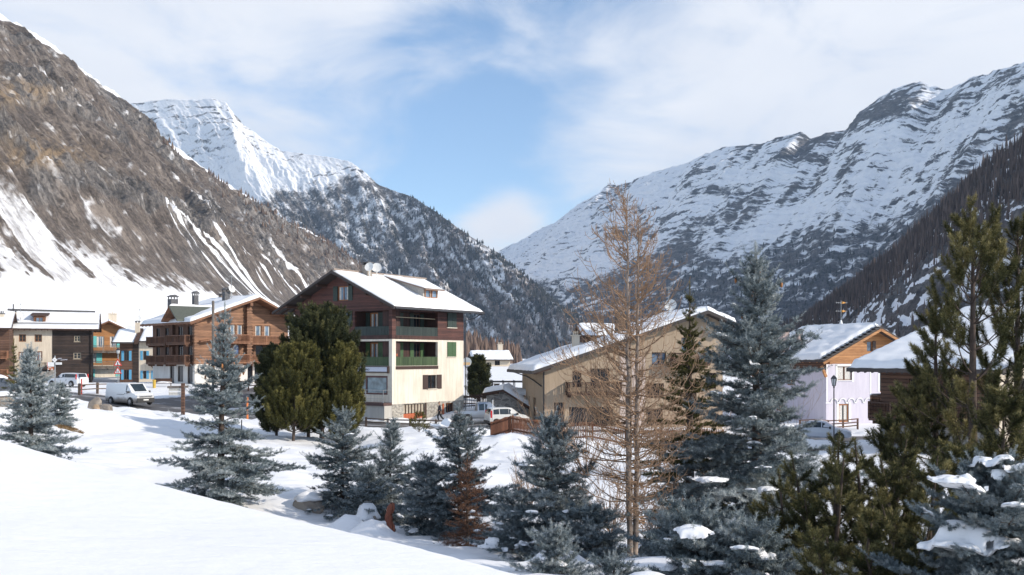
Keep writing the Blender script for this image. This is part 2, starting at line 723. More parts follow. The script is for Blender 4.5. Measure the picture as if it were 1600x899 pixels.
for (px, py, d, r, h) in [(330, 640, 77, 1.2, 0.5), (300, 652, 74, 1.4, 0.35), (215, 640, 79, 1.3, .5), (750, 668, 68, 1.5, .55), (800, 690, 64, 2.2, .5),
                          (690, 680, 66, 2.0, .4), (570, 675, 68, 2.4, .5), (640, 690, 60, 2.5, .45), (360, 665, 70, 1.6, .3),
                          (900, 700, 60, 2.0, .4), (1090, 700, 50, 2.0, .4), (585, 820, 27, .55, .5), (545, 810, 28, .5, .45), (870, 845, 20, .5, .4)]:
    q = P(px, py, d)
    MOUNDS.append((q[0], q[1], r, h))


def graded(lo, a, b, hi, step, grow):
    mid = list(np.arange(a, b + 1e-6, step))
    up, q, s = [], mid[-1], step
    while q < hi:
        s *= grow
        q += s
        up.append(q)
    dn, q, s = [], mid[0], step
    while q > lo:
        s *= grow
        q -= s
        dn.append(q)
    return np.array(dn[::-1] + mid + up)


def build_ground():
    xs = graded(-4200, -62, 48, 4200, 0.30, 1.09)
    ys = graded(-900, 4, 96, 6500, 0.30, 1.06)
    X, Y = np.meshgrid(xs, ys, indexing='ij')
    Z = ground_z(X.ravel(), Y.ravel())
    rg = road_gap(X.ravel(), Y.ravel())
    Z = Z - 0.10 * sstep(0.25, -0.25, rg)
    V = np.stack([X.ravel(), Y.ravel(), Z], 1)
    m, N, L, b = new_mat('snow_ground')
    v = mapping(N, L, (1, 1, 1))
    f = noise_node(N, L, v, 0.25, 6, 0.6)
    col = ramp(N, L, f, [(0.3, (0.81, 0.82, 0.84)), (0.7, (0.87, 0.875, 0.885))])
    at = N.new('ShaderNodeAttribute')
    at.attribute_name = 'dirt'
    f2 = noise_node(N, L, v, 1.3, 6, 0.68)
    mr = N.new('ShaderNodeMapRange')
    mr.inputs['From Min'].default_value = 0.9
    mr.inputs['From Max'].default_value = 1.15
    L.new(mathn(N, L, 'ADD', f2, at.outputs['Fac']), mr.inputs['Value'])
    col = mixc(N, L, mr.outputs['Result'], col, (0.30, 0.27, 0.24))
    L.new(col, b.inputs['Base Color'])
    b.inputs['Roughness'].default_value = 0.6
    b.inputs['Specular IOR Level'].default_value = 0.25
    n1 = noise_node(N, L, mapping(N, L, (1, 1.6, 1)), 2.2, 6, 0.6)
    bump(N, L, b, n1, 0.35, 0.07)
    dirt = 0.42 * np.exp(-(np.maximum(rg, 0) / 0.8) ** 2) + 0.12 * np.exp(-(np.maximum(rg, 0) / 3.5) ** 2)
    o = mesh_np('ground', V, grid_faces(len(xs), len(ys)), m, attrs={'dirt': dirt}, smooth=True)
    tag(o, kind='structure')


build_ground()


def build_roads():
    m, N, L, b = new_mat('asphalt')
    v = mapping(N, L, (1, 1, 1))
    f = noise_node(N, L, v, 0.8, 6, 0.65)
    col = ramp(N, L, f, [(0.3, (0.045, 0.045, 0.05)), (0.7, (0.10, 0.095, 0.095))])
    f2 = noise_node(N, L, mapping(N, L, (0.55, 1.3, 1)), 0.45, 7, 0.7)
    mr = N.new('ShaderNodeMapRange')
    mr.inputs['From Min'].default_value = 0.55
    mr.inputs['From Max'].default_value = 0.66
    mr.inputs['To Max'].default_value = 0.85
    L.new(f2, mr.inputs['Value'])
    col = mixc(N, L, mr.outputs['Result'], col, (0.66, 0.66, 0.68))
    L.new(col, b.inputs['Base Color'])
    rr = N.new('ShaderNodeMapRange')
    rr.inputs['To Min'].default_value = 0.35
    rr.inputs['To Max'].default_value = 0.85
    L.new(f, rr.inputs['Value'])
    L.new(rr.outputs['Result'], b.inputs['Roughness'])
    bump(N, L, b, f, 0.3, 0.02)
    for ri, (pts, hw) in enumerate(ROADS):
        pts = np.array(pts, float)
        seg = np.hypot(*np.diff(pts, axis=0).T)
        s = np.concatenate([[0], np.cumsum(seg)])
        t = np.arange(0, s[-1], 0.4)
        cx, cy = np.interp(t, s, pts[:, 0]), np.interp(t, s, pts[:, 1])
        k = np.ones(9) / 9
        cxs = np.convolve(np.pad(cx, 4, mode='edge'), k, 'valid')
        cys = np.convolve(np.pad(cy, 4, mode='edge'), k, 'valid')
        dx, dy = np.gradient(cxs), np.gradient(cys)
        ln = np.hypot(dx, dy)
        nx, ny = -dy / ln, dx / ln
        w = np.linspace(-hw, hw, 17)
        X = cxs[:, None] + nx[:, None] * w[None]
        Y = cys[:, None] + ny[:, None] * w[None]
        edge = 0.35 * fbm(t / 3.0, t * 0 + ri, 4, 60)[:, None] * np.abs(w / hw)[None] ** 6
        X = X + nx[:, None] * edge
        Y = Y + ny[:, None] * edge
        Z = ground_z(X.ravel(), Y.ravel()) - 0.04 + 0.006 * (3 - ri)
        V = np.stack([X.ravel(), Y.ravel(), Z], 1)
        o = mesh_np('road', V, grid_faces(len(t), 17), m, smooth=True)
        tag(o, kind='structure')


build_roads()


# ------------------------------------------------------------------ mountains
def mountain_mat(name, rocks, tan, grey, ku, ks, snow_lo=0.46, snow_hi=0.56, nsc=0.02, amp=0.5, amp2=0.3, bdist=8.0, fine=0.11, crack=0.5):
    """rock and snow: 'snow', 'tan', 'grey' are masks per vertex; pu / ps run along and up the slope, so ribs and ledges follow it"""
    m, N, L, b = new_mat(name)
    v = mapping(N, L, (1, 1, 1))

    def attr(n):
        q = N.new('ShaderNodeAttribute')
        q.attribute_name = n
        return q.outputs['Fac']
    cv = N.new('ShaderNodeCombineXYZ')
    L.new(mathn(N, L, 'MULTIPLY', attr('pu'), ku), cv.inputs[0])
    L.new(mathn(N, L, 'MULTIPLY', attr('ps'), ks), cv.inputs[1])
    rib = N.new('ShaderNodeTexNoise')
    rib.inputs['Scale'].default_value = 1.0
    rib.inputs['Detail'].default_value = 9
    rib.inputs['Roughness'].default_value = 0.68
    rib.inputs['Distortion'].default_value = 0.6
    L.new(cv.outputs[0], rib.inputs['Vector'])
    rib = rib.outputs['Fac']
    n1 = noise_node(N, L, v, nsc, 9, 0.68)
    q = mathn(N, L, 'ADD', attr('snow'), mathn(N, L, 'MULTIPLY', mathn(N, L, 'SUBTRACT', n1, 0.5), amp))
    q = mathn(N, L, 'ADD', q, mathn(N, L, 'MULTIPLY', mathn(N, L, 'SUBTRACT', rib, 0.5), amp2))
    mr = N.new('ShaderNodeMapRange')
    mr.interpolation_type = 'SMOOTHSTEP'
    mr.inputs['From Min'].default_value = snow_lo
    mr.inputs['From Max'].default_value = snow_hi
    L.new(q, mr.inputs['Value'])
    n2 = noise_node(N, L, v, nsc * 0.6, 10, 0.72)
    n3 = noise_node(N, L, v, fine, 6, 0.7)
    f = mathn(N, L, 'ADD', mathn(N, L, 'MULTIPLY', n2, 0.35), mathn(N, L, 'ADD', mathn(N, L, 'MULTIPLY', n3, 0.3), mathn(N, L, 'MULTIPLY', rib, 0.35)))
    rc = ramp(N, L, f, [(0.41, rocks[0]), (0.49, rocks[1]), (0.575, rocks[2])])
    gc = ramp(N, L, f, [(0.41, grey[0]), (0.49, grey[1]), (0.575, grey[2])])
    rc = mixc(N, L, attr('grey'), rc, gc)
    rc = mixc(N, L, attr('tan'), rc, mixc(N, L, n3, tuple(c * 0.55 for c in tan), tan))
    # dark joints in the rock
    jn = mathn(N, L, 'ABSOLUTE', mathn(N, L, 'SUBTRACT', rib, 0.5))
    jm = N.new('ShaderNodeMapRange')
    jm.inputs['From Min'].default_value = 0.0
    jm.inputs['From Max'].default_value = 0.035
    jm.inputs['To Min'].default_value = crack
    jm.inputs['To Max'].default_value = 0.0
    L.new(jn, jm.inputs['Value'])
    rc = mixc(N, L, jm.outputs['Result'], rc, tuple(c * 0.45 for c in rocks[0]))
    sn = ramp(N, L, n3, [(0.3, (0.78, 0.80, 0.84)), (0.7, (0.86, 0.87, 0.89))])
    L.new(mixc(N, L, mr.outputs['Result'], rc, sn), b.inputs['Base Color'])
    b.inputs['Roughness'].default_value = 0.85
    b.inputs['Specular IOR Level'].default_value = 0.15
    h = mathn(N, L, 'ADD', mathn(N, L, 'MULTIPLY', n3, 0.4), rib)
    bn = bump(N, L, b, h, 0.8, bdist)
    s2 = mathn(N, L, 'SUBTRACT', 1.0, mathn(N, L, 'MULTIPLY', mr.outputs['Result'], 0.72))
    L.new(s2, bn.inputs['Strength'])
    return m


def mountain(name, ctrl, nu, nv, disp, masks, mat, prof=1.1, back=0.9, smooth_k=31, slant=0.0, tiltk=0.0):
    """ctrl rows: crest px, py, d, foot px, py, d."""
    ctrl = np.array(ctrl, float)
    C = np.array([P(r[0], r[1], r[2]) for r in ctrl])
    Fo = np.array([P(r[3], r[4], r[5]) for r in ctrl])
    s = np.concatenate([[0], np.cumsum(np.hypot(np.diff(C[:, 0]), np.diff(C[:, 1])))])
    u = np.linspace(0, s[-1], nu)
    cr = np.stack([np.interp(u, s, C[:, k]) for k in range(3)], 1)
    ft = np.stack([np.interp(u, s, Fo[:, k]) for k in range(3)], 1)
    k = np.ones(smooth_k) / smooth_k
    for A in (ft,):
        for j in range(3):
            A[:, j] = np.convolve(np.pad(A[:, j], smooth_k // 2, mode='edge'), k, 'valid')
    k2 = np.ones(5) / 5
    for j in (0, 1):
        cr[:, j] = np.convolve(np.pad(cr[:, j], 2, mode='edge'), k2, 'valid')
    t = np.linspace(0, 1, nv)
    tb = np.linspace(0, 1, 24)[1:]
    dirv = cr - ft
    dirh = dirv.copy()
    dirh[:, 2] = 0
    T = np.broadcast_to(t[None], (nu, nv))
    pos = ft[:, None, :] + dirv[:, None, :] * T[..., None]
    pos[..., 2] = ft[:, None, 2] + dirv[:, None, 2] * T ** prof
    # displacement along the slope's normal
    L_ = np.linalg.norm(dirv, axis=1)
    hl = np.linalg.norm(dirh, axis=1)
    nrm = -dirh * (dirv[:, 2] / (hl + 1e-6))[:, None]
    nrm[:, 2] = hl
    nrm /= np.linalg.norm(nrm, axis=1)[:, None]
    U = np.broadcast_to(u[:, None], (nu, nv))
    S = T * L_[:, None]
    D, rock = disp(U, S, T)
    pos = pos + nrm[:, None, :] * D[..., None]
    # back side
    Tb = np.broadcast_to(tb[None], (nu, len(tb)))
    rb = cr[:, None, :] + nrm[:, None, :] * D[:, -1][:, None, None] + dirh[:, None, :] * (back * Tb)[..., None]
    rb[..., 2] -= (dirv[:, 2][:, None] * back * 0.75) * Tb ** 1.2
    rb[..., 2] += 0.06 * L_[:, None] * fbm(U[:, :1] / 90, Tb * 5, 4, 5) * Tb
    sk = np.stack([pos[:, 0] - dirh * 0.10 * q - np.array([0, 0, 1.0]) * (0.05 * L_ * q)[:, None] for q in (1.0, 0.5)], 1)
    allp = np.concatenate([sk, pos, rb], 1)
    px = 800 + FPX * pos[..., 0] / pos[..., 1]
    py = HZ - FPX * pos[..., 2] / pos[..., 1]
    snow, tanm, gry = masks(U, S, T, px, py, pos, rock)
    full = lambda A, c: np.concatenate([A[:, :1], A[:, :1], A, np.full((nu, len(tb)), c)], 1).ravel()
    o = mesh_np(name, allp.reshape(-1, 3), grid_faces(nu, nv + 2 + len(tb))[:, ::-1], mat,
                attrs={'snow': full(snow, 0.7), 'tan': full(tanm, 0.0), 'grey': full(gry, 1.0), 'pu': full(U + slant * S, 0.0), 'ps': full(S + tiltk * U, 0.0)}, smooth=True)
    tag(o, kind='structure')
    return pos, px, py, snow


# ---- near brown slope on the left
def d_left(U, S, T):
    w = U + 0.35 * S
    wob = 0.3 * fbm(U / 60, S / 60, 3, 8)
    g = ridged(w / 150 + 0.25 * fbm(U / 120, S / 160, 3, 4), S / 900, 5, 41)
    g2 = ridged(w / 48 + wob, S / 260, 4, 43)
    g3 = ridged(w / 17 + wob, S / 70, 3, 44)
    r = ridged(U / 46, S / 34 + 0.3 * fbm(U / 60, S / 60, 3, 15), 5, 47)
    rough = fbm(U / 9, S / 7, 4, 12)
    cl = sstep(0.06, 0.24, fbm(U / 190, S / 90, 4, 52) + 0.02) * sstep(0.2, 0.38, T)
    fan = sstep(0.14, 0.34, T)
    D = fan * (24 * g + 11 * g2 + 3.4 * g3 + cl * (7 * r + 2.6 * rough) + 1.3 * rough) + 1.0 * fbm(U / 25, S / 60, 4, 6)
    D = D * (1 - 0.6 * sstep(0.85, 1.0, T))
    return D, cl * (0.5 + 0.5 * r)


def m_left(U, S, T, px, py, pos, rock):
    n = fbm(U / 60, S / 190, 5, 61)
    n2 = fbm((U + 0.5 * S) / 26, S / 240, 4, 63)
    n3 = fbm(U / 18, S / 18, 4, 64)
    cpx = px[:, -1:]
    tb = np.interp(cpx, [-700, -300, -200, -150, -60, 60, 200, 350, 600], [0.62, 0.50, 0.36, 0.27, 0.20, 0.15, 0.12, 0.08, 0.06])
    fan = sstep(-0.05, 0.06, tb - T + 0.07 * n + 0.05 * n2 + 0.05 * n3)
    # brown grass lines breaking through the fan
    brk = sstep(0.10, 0.30, n2 + 0.55 * n3) * sstep(0.07, 0.14, T) * 0.62
    s = fan * (1 - brk) * (1 - .43 * sstep(.04, .12, T + .03 * n))
    # snow in the gullies running down to the fan
    gul = sstep(0.1, 0.28, n2 + 0.12 * n) * sstep(0.72, 0.30, T) * sstep(-60, 120, cpx) * 0.72
    gul2 = sstep(0.22, 0.34, n2 * 0.8 + 0.3 * n) * sstep(0.97, 0.8, T) * 0.42
    s = np.maximum(s, np.maximum(gul, gul2))
    # snow along the crest
    wid = np.interp(cpx, [-300, 0, 150, 300, 420, 560], [0.10, 0.075, 0.05, 0.055, 0.11, 0.05])
    s = np.maximum(s, sstep(-0.02, 0.025, T - 1 + wid + 0.035 * n) * 0.9)
    s = np.maximum(s, 0.31 + 0.36 * n3 + 0.16 * n2)
    t = np.clip(sstep(0.55, 0.95, rock) * 0.35 * sstep(0.0, 0.3, n3) + 0.05 * sstep(0.1, 0.4, n), 0, 1)
    warm = np.exp(-(((px - 60) / 75) ** 2 + ((py - 240) / 24) ** 2)) + np.exp(-(((px - 30) / 60) ** 2 + ((py - 145) / 18) ** 2))
    t = np.clip(t * 0.75 + 1.0 * warm * sstep(-0.1, 0.3, n3 + 0.15), 0, 1)
    gr = np.clip(sstep(0.05, 0.5, rock) + sstep(0.05, 0.35, fbm(U / 130, S / 200, 5, 66)) * 0.9 * sstep(-60, 160, cpx) + 0.25, 0, 1)
    return s, t, gr


ML = mountain_mat('brown_slope', [(0.080, 0.064, 0.054), (0.175, 0.140, 0.115), (0.285, 0.235, 0.195)], (0.42, 0.31, 0.20), [(0.055, 0.052, 0.052), (0.155, 0.143, 0.135), (0.32, 0.29, 0.265)], 0.085, 0.014, nsc=0.055, amp=0.4, amp2=0.5, bdist=7.0, fine=0.3, crack=0.6, snow_lo=0.40, snow_hi=0.66)
LEFT = mountain('hill', [(-900, -430, 640, -900, 640, 300), (-700, -350, 700, -620, 545, 330), (-300, -165, 950, -10, 505, 560), (-100, -35, 1110, 190, 500, 730),
                         (0, 30, 1200, 311, 500, 850), (50, 57, 1260, 350, 500, 920), (100, 93, 1330, 390, 500, 990), (150, 134, 1410, 425, 502, 1080),
                         (200, 172, 1500, 462, 505, 1180), (230, 198, 1560, 480, 507, 1240), (262, 228, 1620, 498, 510, 1330), (330, 276, 1760, 530, 515, 1500), (400, 326, 1900, 560, 520, 1670),
                         (440, 348, 1990, 585, 523, 1790), (480, 367, 2080, 610, 527, 1900), (520, 392, 2190, 635, 530, 2020), (556, 421, 2300, 655, 535, 2140), (640, 480, 2450, 720, 548, 2350)],
                1150, 470, d_left, m_left, ML, prof=1.12, slant=0.35)


# ---- middle mountain, dark forest under a white top
def d_mid(U, S, T):
    g = ridged(U / 520 + 0.3 * fbm(U / 400, S / 400, 3, 71), S / 1400, 5, 72)
    r = ridged(U / 160, S / 120, 5, 75)
    st = ridged(U / 900, S / 75 + 0.4 * fbm(U / 300, S / 300, 3, 78), 3, 77)
    up = sstep(0.3, 0.6, T)
    D = 70 * g * sstep(0.0, 0.2, T) * (1 - .55 * up) + 24 * r * (1 - .72 * up) + 3.5 * st * up + 13 * up * ridged(U / 120 + 0.3 * fbm(U / 150, S / 150, 3, 70), S / 420, 4, 74) + (7 - 4 * up) * fbm(U / 40, S / 40, 4, 79)
    D = D * (1 - 0.65 * sstep(0.8, 1.0, T))
    return D, r


def m_mid(U, S, T, px, py, pos, rock):
    n = fbm(U / 300, S / 300, 5, 81)
    n2 = fbm(U / 60, S / 60, 4, 83)
    stx = fbm(U / 160, S / 30 + 1.6 * fbm(U / 200, S / 200, 4, 87), 5, 86, 0.62)
    line = np.interp(px, [150, 380, 430, 480, 530, 580, 600, 640, 900], [330, 330, 312, 300, 292, 298, 290, 262, 200])
    top = sstep(-26, 22, line - py + 26 * n + 14 * n2)
    s = top * (0.70 - 0.30 * sstep(0.02, 0.32, stx + 0.5 * n2) * sstep(270, 215, py + 30 * n) - 0.5 * sstep(.12, .3, stx) * np.exp(-(((px - 545) / 55) ** 2 + ((py - 275) / 16) ** 2)))
    s = np.maximum(s, 0.385 + 0.30 * n2 + 0.20 * n + 0.10 * rock * sstep(520, 380, py))
    t = sstep(0.15, 0.5, rock + 0.6 * n2) * sstep(620, 700, px) * 0.5 + 0.12 * sstep(0, .4, n2)
    return s, t, sstep(0.0, 0.4, rock + 0.4 * n2)


MM = mountain_mat('forest_mountain', [(0.030, 0.034, 0.038), (0.070, 0.070, 0.070), (0.145, 0.130, 0.118)], (0.27, 0.20, 0.16), [(0.04, 0.042, 0.048), (0.10, 0.098, 0.10), (0.20, 0.18, 0.17)], 0.016, 0.022, nsc=0.10, amp=0.75, amp2=0.45, bdist=7, fine=0.16, crack=0.3, snow_lo=0.38, snow_hi=0.68)
MID = mountain('hill', [(60, 190, 4500, 300, 560, 3600), (150, 172, 4300, 380, 560, 3400), (205, 165, 4200, 420, 560, 3250), (260, 160, 4120, 450, 560, 3120), (330, 157, 4000, 500, 560, 2950), (352, 163, 3960, 515, 560, 2920),
                        (366, 182, 3930, 525, 560, 2900), (380, 196, 3900, 540, 560, 2870), (410, 217, 3840, 560, 560, 2840), (440, 240, 3780, 580, 560, 2800), (480, 246, 3700, 610, 560, 2780), (520, 250, 3620, 640, 560, 2760),
                        (548, 259, 3560, 660, 560, 2740), (570, 275, 3500, 680, 560, 2720), (592, 294, 3440, 700, 560, 2700), (640, 311, 3300, 750, 560, 2650), (700, 346, 3080, 815, 560, 2560),
                        (735, 372, 2990, 845, 562, 2500), (780, 402, 2900, 870, 563, 2460), (812, 432, 2830, 890, 564, 2440), (840, 456, 2770, 905, 565, 2420), (880, 488, 2700, 930, 566, 2400), (920, 520, 2640, 950, 567, 2390), (980, 562, 2560, 990, 569, 2360)],
               700, 360, d_mid, m_mid, MM, prof=1.05)


# ---- right mountain, banded ledges
def d_right(U, S, T):
    tilt = S - 0.10 * U
    st = ridged(U / 420, tilt / 42 + 0.45 * fbm(U / 420, S / 250, 4, 91), 4, 92)
    g = ridged(U / 420 + 0.4 * T, S / 1300, 5, 94)
    r = ridged(U / 90, S / 60, 5, 96)
    D = 38 * g * sstep(0, 0.2, T) + 10 * st + 8 * r + 5 * fbm(U / 24, S / 24, 4, 97)
    D = D * (1 - 0.45 * sstep(0.85, 1.0, T))
    return D, 0.6 * st + 0.4 * r


def m_right(U, S, T, px, py, pos, rock):
    n = fbm(U / 420, S / 260, 4, 101)
    n2 = fbm(U / 34, S / 26, 4, 103)
    tilt = S - 0.12 * U
    warp = fbm(U / 300, S / 190, 4, 107)
    stx = fbm(U / 170, tilt / 19 + 0.45 * warp, 5, 106, 0.66)
    st2 = fbm(U / 60, tilt / 9 + 0.6 * warp, 4, 109, 0.66)
    gul = fbm(U / 42, S / 320, 4, 115)
    s = 0.64 - 0.85 * np.clip(stx, -0.16, 0.4) - 0.85 * n - 0.55 * np.clip(st2, -0.2, 0.5) + 0.30 * n2 + 0.45 * gul
    s = np.clip(s, 0.16, 0.84)
    cliff = np.exp(-(((px - 1385) / 60) ** 2 + ((py - 172) / 20) ** 2)) + np.exp(-(((px - 1245) / 34) ** 2 + ((py - 240) / 14) ** 2)) + np.exp(-(((px - 1130) / 60) ** 2 + ((py - 300) / 14) ** 2))
    s = s - 0.42 * np.clip(cliff, 0, 1) * sstep(-0.4, 0.2, n2 + stx + 0.3)
    # the flank darkens into forest towards the valley
    line = np.interp(px, [760, 830, 900, 1000, 1100, 1200, 1350, 1500, 1650], [470, 435, 438, 412, 372, 355, 345, 320, 290])
    low = sstep(-60, 80, py - line + 50 * n)
    s = s * (1 - low) + low * (0.33 + 0.40 * n2 + 0.45 * fbm(U / 120, tilt / 40 + warp, 4, 112))
    smooth = sstep(1000, 880, px) * sstep(455, 425, py)
    s = s * (1 - 0.75 * smooth) + 0.75 * smooth * (0.86 - 1.5 * np.clip(stx - 0.04, 0, 0.4))
    return s, 0.2 * sstep(0, .4, n2), sstep(-.2, .3, n)


MR = mountain_mat('ledge_mountain', [(0.034, 0.040, 0.052), (0.080, 0.085, 0.097), (0.155, 0.152, 0.158)], (0.2, 0.17, 0.15), [(0.045, 0.047, 0.053), (0.105, 0.105, 0.11), (0.22, 0.20, 0.195)], 0.013, 0.11, nsc=0.05, amp=0.45, amp2=0.8, bdist=7, fine=0.14, crack=0.25, snow_lo=0.37, snow_hi=0.63)
RIGHT = mountain('hill', [(600, 470, 6800, 420, 562, 5400), (700, 432, 6200, 500, 562, 5000), (785, 394, 5600, 570, 562, 4700), (830, 373, 5300, 620, 562, 4450), (870, 349, 5050, 650, 562, 4250), (905, 325, 4800, 680, 562, 4050), (942, 302, 4580, 710, 562, 3880),
                          (955, 289, 4520, 718, 562, 3830), (966, 296, 4470, 725, 562, 3800), (1000, 284, 4300, 760, 562, 3680), (1050, 268, 4100, 810, 562, 3500), (1100, 250, 3900, 860, 562, 3330), (1135, 236, 3780, 890, 562, 3220),
                          (1170, 231, 3670, 925, 562, 3120), (1215, 222, 3540, 965, 562, 2990), (1255, 213, 3440, 1000, 562, 2890), (1270, 225, 3420, 1012, 562, 2860), (1300, 214, 3350, 1040, 562, 2780), (1336, 207, 3290, 1077, 562, 2640), (1345, 184, 3270, 1087, 562, 2620), (1385, 156, 3180, 1130, 562, 2500),
                          (1412, 141, 3110, 1160, 562, 2430), (1440, 137, 3040, 1190, 562, 2360), (1480, 147, 2950, 1225, 562, 2270), (1530, 124, 2800, 1280, 562, 2130), (1600, 106, 2600, 1350, 562, 1950), (1750, 60, 2300, 1480, 565, 1750), (1950, 30, 2000, 1680, 570, 1550)],
                 1100, 520, d_right, m_right, MR, prof=1.08, tiltk=-0.14)


# ---- near spur on the right with bare larches
def d_spur(U, S, T):
    g = ridged(U / 90, S / 260, 4, 121)
    r = ridged(U / 38, S / 30, 5, 123)
    D = 9 * g + 7 * r * sstep(0.9, 0.5, T) + 2 * fbm(U / 10, S / 10, 4, 125)
    return D * (1 - 0.5 * sstep(0.85, 1, T)), r


def m_spur(U, S, T, px, py, pos, rock):
    n = fbm(U / 90, S / 70, 5, 131)
    n2 = fbm(U / 14, S / 14, 4, 133)
    s = 0.74 + 0.42 * n2 + 0.3 * n - 0.55 * sstep(0.3, 0.6, rock + 0.5 * n)
    s = s - 0.26 * sstep(0.6, 0.85, T + 0.2 * n)
    return s, 0.1 * sstep(0, .4, n2), sstep(-.2, .3, n)


MS = mountain_mat('spur', [(0.05, 0.043, 0.042), (0.11, 0.095, 0.09), (0.19, 0.17, 0.16)], (0.2, 0.16, 0.13), [(0.045, 0.045, 0.05), (0.11, 0.105, 0.105), (0.20, 0.19, 0.18)], 0.09, 0.05, nsc=0.08, amp=0.4, amp2=0.4, bdist=3, fine=0.3)
SPUR = mountain('hill', [(1170, 556, 1500, 1100, 566, 1400), (1240, 517, 1400, 1150, 566, 1250), (1290, 482, 1310, 1190, 566, 1150), (1330, 452, 1250, 1220, 566, 1080), (1400, 397, 1150, 1262, 566, 1000), (1450, 352, 1080, 1290, 566, 930),
                         (1500, 304, 1010, 1315, 566, 850), (1560, 250, 940, 1345, 566, 770), (1600, 220, 900, 1365, 566, 710), (1750, 120, 790, 1450, 570, 600), (1950, 20, 690, 1600, 575, 520), (2300, -100, 600, 1900, 580, 450)],
                420, 220, d_spur, m_spur, MS, prof=1.05)


# ------------------------------------------------------------------ far woods
def cone_trees(name, pts, h, r, mat, seed, sides=4, lean=0.0):
    rs = np.random.RandomState(seed)
    n = len(pts)
    pts = np.asarray(pts)
    hh = h * (0.6 + 0.8 * rs.rand(n))
    rr = r * (0.7 + 0.6 * rs.rand(n)) * hh / h
    a0 = rs.rand(n) * 6.28
    V = np.zeros((n, sides + 1, 3))
    for k in range(sides):
        a = a0 + 2 * np.pi * k / sides
        V[:, k, 0] = pts[:, 0] + rr * np.cos(a)
        V[:, k, 1] = pts[:, 1] + rr * np.sin(a)
        V[:, k, 2] = pts[:, 2] - 0.05 * hh
    V[:, sides] = pts
    V[:, sides, 2] += hh
    F = []
    base = np.arange(n)[:, None] * (sides + 1)
    for k in range(sides):
        F.append(np.concatenate([base + k, base + (k + 1) % sides, base + sides], 1))
    F = np.concatenate(F)
    tone = np.repeat(rs.rand(n), sides + 1)
    o = mesh_np(name, V.reshape(-1, 3), F, mat, attrs={'tone': tone})
    tag(o, kind='stuff')
    return o


def tone_mat(name, a, b_, c=None, rough=0.85, transl=0.0):
    if name in _MC:
        return _MC[name]
    m, N, L, b = new_mat(name)
    at = N.new('ShaderNodeAttribute')
    at.attribute_name = 'tone'
    stops = [(0.0, a), (1.0, b_)] if c is None else [(0.0, a), (0.55, b_), (1.0, c)]
    L.new(ramp(N, L, at.outputs['Fac'], stops), b.inputs['Base Color'])
    b.inputs['Roughness'].default_value = rough
    b.inputs['Specular IOR Level'].default_value = 0.2
    if transl > 0:
        tr = N.new('ShaderNodeBsdfTranslucent')
        L.new(ramp(N, L, at.outputs['Fac'], stops), tr.inputs['Color'])
        mx = N.new('ShaderNodeMixShader')
        mx.inputs['Fac'].default_value = transl
        out = [q for q in N if q.type == 'OUTPUT_MATERIAL'][0]
        L.new(b.outputs[0], mx.inputs[1])
        L.new(tr.outputs[0], mx.inputs[2])
        L.new(mx.outputs[0], out.inputs['Surface'])
    _MC[name] = m
    return m


def scatter(M, n, weight, seed):
    pos, px, py, snow = M
    rs = np.random.RandomState(seed)
    w = np.clip(weight(px, py, snow), 0, None)
    inview = (px > -40) & (px < 1640)
    w = (w * inview).ravel()
    w = w / w.sum()
    i = rs.choice(len(w), size=n, p=w)
    q = pos.reshape(-1, 3)[i]
    return q + rs.randn(n, 3) * np.array([3, 3, 0.3])


FIR = tone_mat('far_fir', (0.022, 0.028, 0.03), (0.06, 0.06, 0.055))
LAR = tone_mat('far_larch', (0.085, 0.06, 0.048), (0.20, 0.135, 0.095))
LAR2 = tone_mat('grey_larch', (0.060, 0.045, 0.040), (0.15, 0.112, 0.095))


def _w_mid(px, py, snow):
    line = np.interp(px, [150, 380, 430, 480, 530, 580, 600, 640, 900], [345, 345, 325, 312, 303, 306, 298, 285, 260])
    return sstep(-5, 40, py - line) * sstep(0.75, 0.3, snow)


def _w_right(px, py, snow):
    line = np.interp(px, [760, 830, 900, 1000, 1100, 1200, 1350, 1500, 1650], [480, 440, 445, 430, 395, 380, 365, 340, 310])
    return sstep(-25, 60, py - line) * sstep(0.7, 0.3, snow)


cone_trees('far_forest', scatter(MID, 5500, _w_mid, 1), 10, 2.6, FIR, 2)
cone_trees('far_forest', scatter(RIGHT, 8000, _w_right, 3), 9.5, 2.4, FIR, 4)
cone_trees('larch_wood', scatter(SPUR, 7500, lambda px, py, s: sstep(-10, 40, np.interp(px, [1200, 1330, 1400, 1450, 1600], [560, 500, 452, 425, 330]) - py) + 0.035, 5), 9.5, 1.0, LAR2, 6, 5)
cone_trees('larch_wood', scatter(LEFT, 420, lambda px, py, s: ((px > 330) & (px < 575)) * sstep(40, 0, py - np.interp(px, [330, 400, 480, 556], [276, 326, 367, 421])), 7), 9, 1.9, LAR, 8, 5)
cone_trees('larch_wood', scatter(LEFT, 14, lambda px, py, s: ((px > 240) & (px < 335)) * sstep(12, 0, py - np.interp(px, [230, 262, 330], [198, 228, 276])), 9), 9, 2.0, LAR, 10, 5)

_rs = np.random.RandomState(77)
_n = 260
_px = 728 + 85 * _rs.rand(_n) ** 1.3
_d = 380 + 140 * _rs.rand(_n)
_x = (_px - 800) / FPX * _d
_z = ground_z(_x, _d, False) + np.interp(_px, [728, 760, 815], [9, 5, 0]) * (_d - 370) / 140
cone_trees('larch_wood', np.stack([_x, _d, _z - 2], 1), 9.5, 2.0, tone_mat('brown_larch', (0.10, 0.07, 0.06), (0.20, 0.14, 0.11)), 12, 5)
